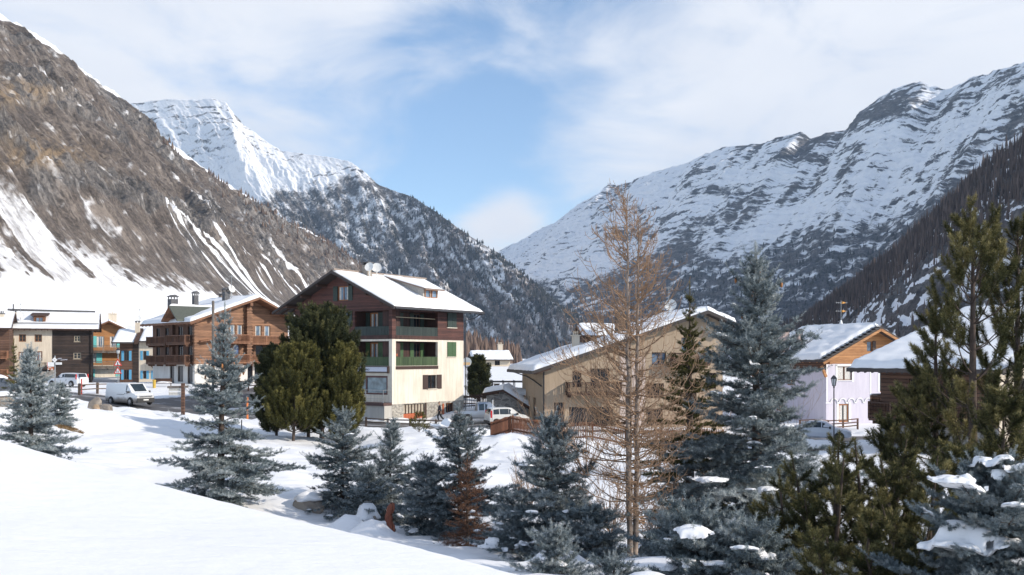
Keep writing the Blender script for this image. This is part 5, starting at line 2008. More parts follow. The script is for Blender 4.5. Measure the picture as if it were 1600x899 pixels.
# ------------------------------------------------------------------ lilac house
def lilac_house():
    ZB = -6.9
    r = empty('lilac_house', (31.55, 100, ZB), math.radians(20), 'lilac plaster house with an orange timber gable, white trim and a thick snowy roof', 'house')
    Z = lambda z: z - ZB
    Wd, D = 11.5, 12.0
    F = Face((0, 0), (1, 0))
    Lf = Face((0, D), (0, -1))
    zw = Z(-.70)
    ax = 5.75
    ze, za = Z(.15), Z(2.85)
    top = [(0, ze), (ax, za), (Wd, ze)]
    wt = (5.0, 5.65, Z(.55), Z(1.6), .15)
    wall('timber_gable', WOOD_ORANGE, r, F, 0, Wd, zw, za, [wt], top)
    window(r, F, *wt[:4], FRAME_B, bars=0, shutters='right', sh_mat=FRAME_D, sw=.4, glass=GLASSB)
    w = (1.35, 3.15, Z(-2.35), Z(-.95), .18)
    dr = (1.5, 2.75, Z(-6.6), Z(-4.75), .2)
    w3 = (6.6, 7.6, Z(-3.6), Z(-1.0), .18)
    wall('plaster_wall', LILAC, r, F, 0, Wd, Z(-8), zw, [w, dr, w3])
    window(r, F, *w[:4], FRAME_B, bars=1, curtain=.42, sill=WHITEP)
    window(r, F, *w3[:4], FRAME_O, bars=1)
    window(r, F, *dr[:4], FRAME_O, bars=0, curtain=.4, name='door', fw=.14)
    t = MB()
    for a, b, c, d in ((w[0] - .22, w[0] - .003, w[2] - .2, w[3] + .18), (w[1] + .003, w[1] + .22, w[2] - .2, w[3] + .18), (w[0] - .22, w[1] + .22, w[3] + .003, w[3] + .2),
                       (dr[0] - .25, dr[0] - .003, dr[2], dr[3] + .2), (dr[1] + .003, dr[1] + .25, dr[2], dr[3] + .2), (w3[0] - .2, w3[0] - .003, w3[2], w3[3])):
        fbox(t, F, a, b, .003, .03, c, d)
    fbox(t, F, .003, .14, .003, .025, Z(-4.5), zw - .01)
    fbox(t, F, 5.35, 5.5, .003, .025, Z(-4.45), zw - .01)
    # scalloped band
    for k in range(5):
        c = .9 + k * 1.05
        pts = [F.p(c + .42 * math.cos(a), .05, Z(-4.62) + .42 * math.sin(a)) for a in [math.pi * i / 8 for i in range(9)]]
        t.tube(pts, .06, 6)
    for a, b in ((-.1, .48), (1.32, 1.53), (2.37, 2.58), (3.42, 3.63), (4.47, 4.68), (5.52, 5.9)):
        fbox(t, F, a, b, .004, .09, Z(-4.68), Z(-4.56))
    t.build('white_trim', WHITEP, r)
    wall('timber_band', WOOD_BROWN, r, Lf, 0, D, Z(-1.3), ze)
    wall('plaster_wall', LILAC, r, Lf, 0, D, Z(-8), Z(-1.3), [(D - 6.5, D - 5.2, Z(-3), Z(-1.6), .15), (D - 8.5, D - 7.2, Z(-5.8), Z(-4.2), .15)])
    window(r, Lf, D - 6.5, D - 5.2, Z(-3), Z(-1.6), FRAME_O, bars=1)
    window(r, Lf, D - 8.5, D - 7.2, Z(-5.8), Z(-4.2), FRAME_O, bars=1)
    wall('plaster_wall', LILAC, r, Face((Wd, 0), (0, 1)), 0, D, Z(-8), ze)
    wall('plaster_wall', LILAC, r, Face((Wd, D), (-1, 0)), 0, Wd, Z(-8), za, (), top)
    bm_ = MB()
    bm_.bar((-.1, -.9, Z(-.55)), (-.1, .0, Z(-.55)), .3, .35)
    bm_.bar((-.6, -.05, Z(-.9)), (-.05, -.05, Z(-2.0)), .2, .25)
    bm_.build('beam_end', WOOD_ORANGE, r)
    ro = gable_roof(r, 'y', [(-1.25, ze - .45), (ax, za + .25), (Wd + 1.2, ze - .4)], -1.2, D + .8, .22, EAVE, snow=.55, seed=61, rafters=1.1, raf_mat=WOOD_ORANGE, inset=.7, rag=.5)
    vb = MB()
    for sx, a0, z0 in ((0, -1.25, ze - .45), (1, Wd + 1.2, ze - .4)):
        vb.bar((a0, -1.22, z0 - .34), (ax, -1.22, za + .25 - .34), .1, .24)
    vb.build('verge_board', WOOD_ORANGE, ro)
    tl = MB()
    for i in range(14):
        q = i / 13
        tl.bar((-1.25 + (ax + 1.25) * q, -1.24, ze - .45 + (za + .7 - ze) * q + .05), (-1.25 + (ax + 1.25) * q, -.55, ze - .45 + (za + .7 - ze) * q + .07), .5, .06)
    tl.build('verge_tiles', TILE, ro)
    chimney(r, 1.0, 5.8, ze, ze + 2.3, .55, .55, plain('chimney_pink', (.42, .33, .30), .9), TILE, 'gable')
    chimney(r, -.2, 6.8, ze, ze + 2.5, .8, .8, plain('chimney_pink', (.42, .33, .30), .9), TILE, 'gable')
    aerial(r, (ax, 5.0, za + .2), 3.0, METAL, (.62, .92), 1.5, plain('aerial_orange', (.65, .30, .05), .5))
    bs = MB()
    bs.lathe([(.25, 0), (.18, .5), (.08, .9)], (ax, 5.0, za + .2), 8)
    bs.build('aerial_foot', WHITEP, r)


lilac_house()


# ------------------------------------------------------------------ brown log house on the right
def brown_right():
    ZB = -5.9
    wx, wy = .5, -.866
    r = empty('log_cabin', (22.95, 62, ZB), math.atan2(wy, wx), 'brown log house with a stone foot and heavy snow roof behind the pines at right', 'house')
    Z = lambda z: z - ZB
    F = Face((0, 0), (1, 0))          # long shaded wall towards the left
    R = Face((8.0, 0), (0, 1))        # sunlit gable wall
    E = Face((0, 9), (0, -1))         # end wall, seen edge on
    Wd, D = 8.0, 9.0
    zst, zev = Z(-3.9), Z(-.75)
    wn = (2.1, 2.9, Z(-2.6), Z(-1.3), .15)
    wd = (2.3, 3.2, Z(-5.3), Z(-4.4), .2)
    wall('timber_wall', WOOD_BROWN, r, F, 0, Wd, zst, zev, [wn, (4.6, 5.6, Z(-2.6), Z(-1.3), .15)])
    window(r, F, *wn[:4], FRAME_D)
    window(r, F, 4.6, 5.6, Z(-2.6), Z(-1.3), FRAME_D)
    wall('stone_base', STONE_G, r, F, 0, Wd, Z(-7), zst, [wd])
    window(r, F, *wd[:4], FRAME_B, inset=.15, bars=0, name='cellar_window')
    top = [(0, zev), (D, Z(2.2))]
    opr = [(2.0, 3.2, Z(-2.6), Z(-1.2), .2), (5.0, 6.2, Z(-2.6), Z(-1.2), .2)]
    wall('plaster_wall', OFFWH, r, R, 0, D, Z(-7), Z(2.2), opr, top)
    for o in opr:
        window(r, R, *o[:4], FRAME_D)
    wall('timber_wall', WOOD_BROWN, r, E, 0, D, Z(-7), Z(2.2), (), [(0, Z(2.2)), (D, zev)])
    balcony(r, F, .0, 6.5, Z(-3.75), 1.1, 1.0, WOOD_BROWN, posts=5)
    balcony(r, E, D - 2.2, D - .1, Z(-3.35), .85, .92, WOOD_CHALET, posts=2, snow=True)
    gable_roof(r, 'x', [(-1.6, zev + .05), (D + .6, Z(3.0)), (D + 9, zev)], -1.3, Wd + 1.3, .22, EAVE, snow=.5, seed=71, rafters=.55, raf_mat=METALD, rag=.3)
    wall('timber_wall', WOOD_BROWN, r, Face((0, 16.5), (0, -1)), 0, 7.5, Z(-7), Z(2.9), (), [(0, zev), (7.5, Z(2.4))])
    mb = MB()
    for k in range(4):
        for x in (6.0, 6.6):
            mb.bar((x, 9.5, Z(2.8)), (x, 9.5, Z(4.9)), .06)
        mb.bar((6.0, 9.5, Z(3.2 + .45 * k)), (6.6, 9.5, Z(3.2 + .45 * k)), .04)
        mb.bar((6.0, 9.5, Z(3.2 + .45 * k)), (6.6, 9.5, Z(3.65 + .4 * k)), .03)
    mb.build('lattice_mast', METAL, r)


brown_right()


def far_house():
    q = P(790, 575, 190)
    r = empty('far_house', (q[0] - 6, 190, -2.2), .2, 'small far house under deep snow, left of the roof of the beige house', 'house')
    F = Face((0, 0), (1, 0))
    wall('plaster_wall', OFFWH, r, F, 0, 7, 0, 1.8, [(1, 2, .6, 1.5, .1), (4, 5, .6, 1.5, .1)])
    for a in (1, 4):
        window(r, F, a, a + 1, .6, 1.5, FRAME_D)
    wall('plaster_wall', OFFWH, r, Face((7, 0), (0, 1)), 0, 5, 0, 1.8)
    gable_roof(r, 'x', [(-.8, 1.7), (2.5, 3.0), (5.8, 1.7)], -.6, 7.6, .2, EAVE, snow=.6, seed=81)
    chimney(r, 5.6, 3.0, 2.4, 4.6, .9, .9, OFFWH, OFFWH, 'plain')


far_house()
# ------------------------------------------------------------------ trees
def unit(v):
    v = np.asarray(v, float)
    return v / (np.linalg.norm(v, axis=-1, keepdims=True) + 1e-9)


def prisms(P0, P1, R0, R1, n=4):
    """many tapered twigs at once -> V, F (quads)"""
    P0, P1 = np.asarray(P0, float), np.asarray(P1, float)
    R0, R1 = np.asarray(R0, float), np.asarray(R1, float)
    d = unit(P1 - P0)
    ref = np.where(np.abs(d[:, 2:3]) > .9, np.array([[1.0, 0, 0]]), np.array([[0, 0, 1.0]]))
    s = unit(np.cross(d, ref))
    t = np.cross(s, d)
    m = len(P0)
    V = np.zeros((m, 2 * n, 3))
    for k in range(n):
        a = 2 * np.pi * k / n
        o = s * np.cos(a) + t * np.sin(a)
        V[:, k] = P0 + o * R0[:, None]
        V[:, n + k] = P1 + o * R1[:, None]
    b = np.arange(m)[:, None] * 2 * n
    F = np.concatenate([np.concatenate([b + k, b + (k + 1) % n, b + n + (k + 1) % n, b + n + k], 1) for k in range(n)])
    return V.reshape(-1, 3), F


class Limbs:
    def __init__(self):
        self.a, self.b, self.r, self.q = [], [], [], []

    def path(self, pts, r0, r1):
        pts = np.asarray(pts)
        n = len(pts) - 1
        rr = np.linspace(r0, r1, n + 1)
        self.a.append(pts[:-1])
        self.b.append(pts[1:])
        self.r.append(rr[:-1])
        self.q.append(rr[1:])

    def build(self, name, mat, parent, n=4):
        V, F = prisms(np.concatenate(self.a), np.concatenate(self.b), np.concatenate(self.r), np.concatenate(self.q), n)
        return mesh_np(name, V, F, mat, parent, smooth=True)


class Shoots:
    """needle-clad shoots, grown into one crown mesh"""

    def __init__(self):
        self.p, self.d, self.l, self.r, self.t = [], [], [], [], []

    def add(self, p, d, l, r, t):
        p = np.atleast_2d(p)
        n = len(p)
        self.p.append(p)
        self.d.append(np.broadcast_to(np.atleast_2d(d), (n, 3)))
        self.l.append(np.broadcast_to(l, (n,)))
        self.r.append(np.broadcast_to(r, (n,)))
        self.t.append(np.broadcast_to(t, (n,)))

    def build(self, name, mat, parent, K, w, seed, fwd=(62, 28), keep=None):
        rs = np.random.RandomState(seed)
        p, d = np.concatenate(self.p), unit(np.concatenate(self.d))
        l, r, t = np.concatenate(self.l), np.concatenate(self.r), np.concatenate(self.t)
        if keep is not None:
            m = keep(p)
            p, d, l, r, t = p[m], d[m], l[m], r[m], t[m]
        N = len(p)
        ref = np.where(np.abs(d[:, 2:3]) > .9, np.array([[1.0, 0, 0]]), np.array([[0, 0, 1.0]]))
        s = unit(np.cross(d, ref))
        q = np.cross(s, d)
        a = (np.arange(K)[None] + rs.rand(N, K)) / K
        ang = np.arange(K)[None] * 2.39996 + rs.rand(N, 1) * 6.28 + rs.randn(N, K) * .3
        phi = np.radians(fwd[0] + (fwd[1] - fwd[0]) * a + rs.randn(N, K) * 8)
        base = p[:, None] + d[:, None] * (l[:, None] * a)[..., None]
        rad = s[:, None] * np.cos(ang)[..., None] + q[:, None] * np.sin(ang)[..., None]
        nd = d[:, None] * np.cos(phi)[..., None] + rad * np.sin(phi)[..., None]
        nl = r[:, None] * (0.8 + .4 * rs.rand(N, K))
        tip = base + nd * nl[..., None]
        tan = unit(np.cross(nd, rad + 0.6 * rs.randn(N, K, 3)))
        V = np.stack([base - tan * (w / 2), base + tan * (w / 2), tip + tan * (w * .22), tip - tan * (w * .22)], 2).reshape(-1, 3)
        F = np.arange(N * K * 4).reshape(-1, 4)
        tone = np.clip(np.repeat(t, K * 4) + np.repeat(rs.randn(N * K) * .12, 4), 0, 1)
        return mesh_np(name, V, F, mat, parent, attrs={'tone': tone})


BARK = plain('bark', (0.085, 0.062, 0.05), 0.95, var=.4, scale=14)
BARKG = plain('bark_grey', (0.27, 0.22, 0.185), 0.95, var=.75, scale=7)
BLUE_N = tone_mat('blue_needles', (0.050, 0.072, 0.078), (0.190, 0.235, 0.250), (0.46, 0.49, 0.48), .7)
BLUE_D = tone_mat('blue_needles_dark', (0.036, 0.055, 0.062), (0.140, 0.180, 0.196), (0.37, 0.40, 0.40), .7)
GREEN_N = tone_mat('green_needles', (0.025, 0.032, 0.012), (0.080, 0.082, 0.028), (0.20, 0.17, 0.06), .7)
PINE_N = tone_mat('pine_needles', (0.018, 0.025, 0.010), (0.075, 0.076, 0.027), (0.33, 0.28, 0.12), .6)
CEMB_N = tone_mat('stone_pine_needles', (0.020, 0.028, 0.015), (0.058, 0.066, 0.028), (0.16, 0.15, 0.06), .65)
CEMB_L = tone_mat('stone_pine_light', (0.032, 0.038, 0.013), (0.095, 0.092, 0.028), (0.24, 0.21, 0.065), .65)
DEAD_N = tone_mat('dead_needles', (0.06, 0.03, 0.018), (0.15, 0.075, 0.045), (0.25, 0.14, 0.085), .8)
CONE_M = plain('spruce_cone', (0.42, 0.18, 0.06), 0.7, var=.3, scale=30)


def snow_blob(parent, c, sx, sy, sz, rz, seed, name='snow_clump'):
    bm = bmesh.new()
    bmesh.ops.create_icosphere(bm, subdivisions=3, radius=1.0)
    rr = random.Random(seed)
    o1, o2 = rr.random() * 50, rr.random() * 50
    for v in bm.verts:
        x, y, z = v.co
        k = 1 + .28 * float(gnoise(np.array([x * 1.3 + o1]), np.array([y * 1.3 + z * .9 + o2]), 5)[0]) + .12 * float(gnoise(np.array([x * 3 + o2]), np.array([y * 3 + z * 2 + o1]), 6)[0])
        zz = z if z > 0 else z * .6
        v.co = (x * sx * k, y * sy * k, zz * sz * k - .25 * sz * (x * x + .6 * y * y))
    me = bpy.data.meshes.new(name)
    bm.to_mesh(me)
    bm.free()
    me.materials.append(SNOW)
    me.polygons.foreach_set('use_smooth', [True] * len(me.polygons))
    o = link_mesh(name, me, parent)
    o.location = c
    o.rotation_euler = (0, 0, rz)
    return o


def snow_drape(parent, pts, c, rx, ry, rz, th, seed, name='snow_clump', up=0.0):
    """snow lying over the foliage: follows the upper surface of the shoots around c"""
    rs = np.random.RandomState(seed)
    n = 26
    g = np.linspace(-1.15, 1.15, n)
    A, B = np.meshgrid(g, g, indexing='ij')
    ca, sa = math.cos(rz), math.sin(rz)
    X = c[0] + ca * A * rx - sa * B * ry
    Y = c[1] + sa * A * rx + ca * B * ry
    rad = .30 * min(rx, ry) + .03
    near = pts[(np.abs(pts[:, 0] - c[0]) < 1.6 * max(rx, ry)) & (np.abs(pts[:, 1] - c[1]) < 1.6 * max(rx, ry)) & (pts[:, 2] > c[2] - .45 * rx - .05) & (pts[:, 2] < c[2] + .30 * rx + .05)]
    if len(near) < 6:
        return None
    d2 = (X.ravel()[:, None] - near[None, :, 0]) ** 2 + (Y.ravel()[:, None] - near[None, :, 1]) ** 2
    wt = np.exp(-d2 / (rad * rad)) * np.exp((near[None, :, 2] - c[2]) / (.10 * rx + .02))
    Z = ((wt * near[None, :, 2]).sum(1) + 1e-6 * c[2]) / (wt.sum(1) + 1e-6)
    Z = Z.reshape(n, n) + up
    lobes = 1 + .42 * fbm(A * 1.5 + seed * 1.7, B * 1.5, 3, 300) + .20 * fbm(A * 4 + seed, B * 4, 2, 305)
    r = np.sqrt(A ** 2 + B ** 2) / lobes
    prof = np.sqrt(np.clip(1 - r ** 2.4, 0, 1))
    top = Z + th * prof * (1 + .25 * fbm(A * 2 + seed, B * 2, 3, 309)) - .10 * rx * np.clip(r - .55, 0, 1) ** 1.0
    bot = Z - .35 * th * prof - .12 * rx * np.clip(r - .5, 0, 1)
    inside = r < 1.0
    idx = np.arange(n * n).reshape(n, n)
    # pull border vertices in so the edge is round
    k = np.where(r > .985, .985 / np.maximum(r, 1e-6), 1.0)
    X2 = c[0] + ca * A * k * rx - sa * B * k * ry
    Y2 = c[1] + sa * A * k * rx + ca * B * k * ry
    top = np.where(r > .985, bot + .004, top)
    V = np.concatenate([np.stack([X2, Y2, top], -1).reshape(-1, 3), np.stack([X2, Y2, bot], -1).reshape(-1, 3)])
    F = grid_faces(n, n)
    keep = (inside.ravel()[F]).any(1)
    F = F[keep]
    return mesh_np(name, V, np.concatenate([F, F[:, ::-1] + n * n]), SNOW, parent, smooth=True)


def spruce(label, x, y, H, R, seed, mat=None, gap=.30, per=6, K=9, w=.009, sl=.12, sr=.034, base=None, power=.85, droop=.16, irr=.22, dens=1.0,
           spikes=3, cones=0, snow=(), asym=None, cat='spruce tree', group=None, name='blue_spruce', low=.03, bare=None, tone0=.5, sparse=0.0, snow_px=()):
    z0 = gz(x, y) - .05 if base is None else base
    full = 1.0 if sparse == 0 else .4
    gap *= (1 - .10 * full)
    R *= 1 + .08 * full
    sr *= 1 + .45 * full
    sl *= 1 + .35 * full
    K = int(K * (1 + 2.2 * full))
    rs = np.random.RandomState(seed)
    root = empty(name, (x, y, z0), 0, label, cat, group)
    lim, sh = Limbs(), Shoots()
    tr = MB()
    lean = rs.randn(2) * .012 * H
    axis = lambda z: np.array([lean[0] * (z / H) ** 2, lean[1] * (z / H) ** 2, z])
    tr.tube([axis(H * q) for q in np.linspace(-.02, .98, 12)], [max(.008, .022 * H * (1 - q) ** .9 + .006) for q in np.linspace(0, .98, 12)], 8)
    tr.build('trunk', BARK, root, smooth=True)
    z = low * H
    bsites = []
    gi = 0
    while z < H * .965:
        f = (H - z) / H
        n = max(3, int(round(per * (0.6 + .4 * f) * (1 - sparse * rs.rand()))))
        a0 = rs.rand() * 6.28
        wob = 1 + irr * math.sin(z * 2.9 / (gap * 3) + seed) + irr * .5 * rs.randn()
        for b in range(n):
            az_ = a0 + 2 * np.pi * b / n + rs.randn() * .22
            L = R * (f ** power) * np.clip(wob + .16 * rs.randn(), .45, 1.4)
            if asym is not None:
                L *= asym(az_, z / H)
            if L < .08:
                continue
            el_ = math.radians(42 * (1 - f) ** 1.5 + 8 - 16 * f + rs.randn() * 7)
            out = np.array([math.cos(az_), math.sin(az_), 0])
            zb = z + rs.randn() * gap * .18
            s = np.linspace(0, 1, 9)
            pts = axis(zb)[None] + out[None] * (L * s * math.cos(el_))[:, None]
            pts[:, 2] += rs.randn() * .05 * L * s + L * s * math.sin(el_) - droop * L * s ** 1.6 * (0.3 + f) + .10 * L * s ** 4
            lim.path(pts, .006 + .008 * L, .004)
            bsites.append((pts, L, az_, z / H))
            bt = np.clip(tone0 + rs.randn() * .10, 0, 1)
            side = np.array([-out[1], out[0], 0])
            step = sl * 1.05 / dens
            ss = np.arange(.14 * L if L > .5 else .03, L * .97, step)
            for k, q in enumerate(ss):
                u = q / L * 8
                i = min(7, int(u))
                c = pts[i] + (pts[i + 1] - pts[i]) * (u - i)
                ax_ = unit(pts[i + 1] - pts[i])
                if rs.rand() < .8:
                    sh.add(c, ax_ * .8 + np.array([0, 0, .75]) + rs.randn(3) * .3, sl * (.7 + .4 * rs.rand()), sr, bt + rs.randn() * .16)
                for sg in (-1, 1):
                    if rs.rand() < .05 + sparse * .3:
                        continue
                    lb = np.clip(.48 * (L - q) + .05, sl * .6, .50 + .12 * L) * (.65 + .55 * rs.rand())
                    d = unit(ax_ * .66 + side * sg * .85 + np.array([0, 0, rs.randn() * .26 + .05]))
                    m = max(1, int(lb / (sl * .72)))
                    tt = (np.arange(m) + .15 + .3 * rs.rand(m)) / m * max(0, lb - sl * .5)
                    cc = c[None] + d[None] * tt[:, None]
                    cc[:, 2] -= .20 * tt ** 1.5 * (.4 + f)
                    if m > 1:
                        lim.path(np.stack([c, cc[-1]]), .005, .003)
                    tn = bt + rs.randn(m) * .16
                    sh.add(cc, d[None] + np.array([[0, 0, .12]]) + rs.randn(m, 3) * .15, sl * (.8 + .4 * rs.rand(m)), sr, tn)
                    for s2 in (-1, 1):
                        pick = rs.rand(m) < .85
                        if not pick.any():
                            continue
                        d2 = unit(d * .72 + np.cross(d, [0, 0, 1]) * s2 * .78 + np.array([0, 0, .18]))
                        sh.add(cc[pick], d2[None] + rs.randn(pick.sum(), 3) * .22, sl * (.6 + .4 * rs.rand(pick.sum())), sr * .95, tn[pick] + .06)
                    sh.add(cc[-1], d + np.array([0, 0, .2]), sl * 1.05, sr * .92, bt + .22)
            sh.add(pts[-1], unit(pts[-1] - pts[-2]) + np.array([0, 0, .25]), sl * 1.15, sr * .9, bt + .28)
        z += gap * (.75 + .5 * rs.rand()) * (0.55 + .45 * f)
    # leader and its companions, pale fresh shoots
    for k in range(spikes):
        b0 = axis(H * (.965 - .035 * k - .02 * (k > 1))) + (np.array([rs.randn(), rs.randn(), 0]) * .045 * R * (k > 0))
        hh = H * (.075 if k == 0 else .05)
        dv = np.array([rs.randn() * .12, rs.randn() * .12, 1]) if k else np.array([0, 0, 1.0])
        n = max(3, int(hh / .05))
        cc = b0[None] + unit(dv)[None] * (np.arange(n) / n * hh)[:, None]
        lim.path(np.stack([b0, cc[-1]]), .009, .004)
        sh.add(cc, dv, .09, sr * .8, .92)
    lim.build('branches', BARK, root, 3)
    keep = None
    if bare is not None:
        keep = lambda p: ~((p[:, 2] / H > bare[0]) & (p[:, 2] / H < bare[1]) & (rs.rand(len(p)) < bare[2]))
    sh.build('crown', mat or BLUE_N, root, K, w, seed + 5, keep=keep, fwd=(72, 46))
    for k in range(cones):
        top = [q for q in bsites if q[3] > cone_lo and q[3] < cone_hi and q[1] > .25]
        pts, L, az_, hz = top[rs.randint(len(top))]
        i = rs.randint(4, 8)
        c = pts[i]
        mb = MB()
        mb.lathe([(.008, 0), (.026, -.02), (.032, -.06), (.026, -.11), (.008, -.14)], (c[0], c[1], c[2] - .02), 8)
        mb.build('cone', CONE_M, root, smooth=True)
    for k, (hz, azd, fr, sz) in enumerate(snow):
        best = min(bsites, key=lambda q: abs(q[3] - hz) * 4 + abs((q[2] - math.radians(azd) + math.pi) % (2 * math.pi) - math.pi))
        pts = best[0]
        i = min(8, int(fr * 8))
        allp = np.concatenate(sh.p)
        snow_drape(root, allp, pts[i] + np.array([0, 0, .02]), sz * 1.5, sz * 1.0, best[2], sz * .45, seed * 31 + k, up=sl * .42)
    if snow_px:
        allp = np.concatenate(sh.p)
        wx, wy, wz = allp[:, 0] + x, allp[:, 1] + y, allp[:, 2] + z0
        qx, qy = 800 + FPX * wx / wy, HZ - FPX * wz / wy
        more = [(tx + rs.randn() * sz * 130, ty + rs.randn() * sz * 110, sz * (.3 + .25 * rs.rand())) for tx, ty, sz in snow_px for _ in range(3)]
        for k, (tx, ty, sz) in enumerate(list(snow_px) + more):
            rr = np.hypot(qx - tx, qy - ty)
            m = rr < max(22, rr.min() * 1.3)
            i = np.flatnonzero(m)[np.argmin(wy[m])]
            snow_drape(root, allp, allp[i] + np.array([0, sz * .5, .03]), sz * 1.5, sz * .95, rs.randn() * .4, sz * .33, seed * 57 + k, up=sl * .40)
    return root


cone_lo, cone_hi = .5, .95


def upcurve(b0, out, L, e0, e1, n=8):
    """a limb that leaves at elevation e0 and bends up to e1 (degrees)"""
    pts = [np.array(b0, float)]
    for k in range(n):
        e = math.radians(e0 + (e1 - e0) * (k / (n - 1)) ** 1.1)
        pts.append(pts[-1] + (np.asarray(out) * math.cos(e) + np.array([0, 0, 1]) * math.sin(e)) * (L / n))
    return np.array(pts)


def pine(label, x, y, H, R, seed, mat=None, gap=.42, per=5, K=60, w=.005, sl=.2, sr=.06, prof=None, e0=25, e1=72, sub=4, stems=1, spread=.0, base=None,
         cat='pine tree', group=None, name='pine_tree', low=.08, lean=(0, 0), brush=.5, tone0=.42, tops=1.0, tr=.016, snow=(), snow_at=None, hrange=None, bark=None, fill=0, zmax=None):
    z0 = gz(x, y) - .05 if base is None else base
    rs = np.random.RandomState(seed)
    root = empty(name, (x, y, z0), 0, label, cat, group)
    lim, sh = Limbs(), Shoots()
    prof = prof or (lambda f: f ** .7)
    tips = []

    def clad(pts, ln, n0, tone):
        """needle brushes along the outer part of a limb"""
        pts = np.asarray(pts)
        seg = np.linalg.norm(np.diff(pts, axis=0), axis=1)
        s = np.concatenate([[0], np.cumsum(seg)])
        st = np.arange(max(0, s[-1] - ln), s[-1], sl * .62)
        c = np.stack([np.interp(st, s, pts[:, k]) for k in range(3)], 1)
        d = unit(np.stack([np.interp(np.minimum(st + .05, s[-1]), s, pts[:, k]) - np.interp(st - .02, s, pts[:, k]) for k in range(3)], 1))
        sh.add(c, d, sl, sr, tone + rs.randn(len(st)) * .08)
        sh.add(pts[-1], d[-1], sl * .9, sr * .85, tone + .24)
        tips.append(pts[-1])

    trk = MB()
    for sidx in range(stems):
        if stems == 1:
            off, ln_ = np.zeros(2), np.array(lean) * H
            Hs = H
        else:
            a = 2 * np.pi * sidx / stems + rs.rand()
            off = np.array([math.cos(a), math.sin(a)]) * spread * .25
            ln_ = np.array([math.cos(a), math.sin(a)]) * spread * (.5 + .7 * rs.rand()) + np.array(lean) * H
            Hs = H * (.6 + .4 * rs.rand()) if sidx else H
        axis = lambda z: np.array([off[0] + ln_[0] * (z / Hs) ** 1.2, off[1] + ln_[1] * (z / Hs) ** 1.2, z])
        zs = np.linspace(-.02, 1, 12)
        trk.tube([axis(max(0, q) * Hs) + np.array([0, 0, min(0, q) * Hs]) for q in zs], [max(.010, tr * Hs * (1 - max(0, q)) ** .8 + .008) for q in zs], 8)
        top = np.array([axis(Hs * q) for q in np.linspace(.8, 1.0, 6)])
        clad(top, Hs * .10, 3, tone0 + .05)
        z = low * Hs
        while z < Hs * .97:
            f = (Hs - z) / Hs
            n = max(3, int(round(per + rs.randn() * .6)))
            a0 = rs.rand() * 6.28
            for b in range(n):
                az_ = a0 + 2 * np.pi * b / n + rs.randn() * .25
                L = R * prof(f) * (.75 + .45 * rs.rand())
                if L < .12:
                    continue
                out = np.array([math.cos(az_), math.sin(az_), 0])
                pts = upcurve(axis(z + rs.randn() * gap * .12), out, L, e0 + rs.randn() * 8 + 25 * (1 - f), e1 + rs.randn() * 10)
                lim.path(pts, .007 + .009 * L, .005)
                tone = np.clip(tone0 + rs.randn() * .14, 0, 1)
                clad(pts, max(.2, L * brush), 3, tone)
                k = int(round(sub * (.4 + L / R)))
                for j in range(k):
                    i = rs.randint(2, 8)
                    o2 = unit(out + np.array([-out[1], out[0], 0]) * rs.choice([-1, 1]) * (.5 + .8 * rs.rand()))
                    l2 = L * (.25 + .3 * rs.rand()) * (1.1 - i / 10)
                    p2 = upcurve(pts[i], o2, max(.15, l2), e0 + 12 + rs.randn() * 12, e1 + rs.randn() * 10, 6)
                    lim.path(p2, .008, .004)
                    clad(p2, max(.18, l2 * .8), 3, tone + rs.randn() * .06)
            z += gap * (.75 + .5 * rs.rand()) * (.6 + .4 * f)
    trk.build('trunk', bark or BARK, root, smooth=True)
    lim.build('branches', bark or BARK, root, 3)
    sh.build('crown', mat or PINE_N, root, K, w, seed + 3, fwd=(70, 36))
    for k in range(len(snow)):
        fx, fz, s_ = snow[k]
        tp = np.array(tips)
        i = np.argmin((tp[:, 0] - fx * R) ** 2 + (tp[:, 2] - fz * H) ** 2 + .3 * (tp[:, 1] + R * .4) ** 2)
        snow_drape(root, np.concatenate(sh.p), tp[i] - np.array([0, 0, .05]), s_ * 1.6, s_ * 1.1, rs.rand() * 3, s_ * .6, seed * 17 + k, up=.05)
    return root


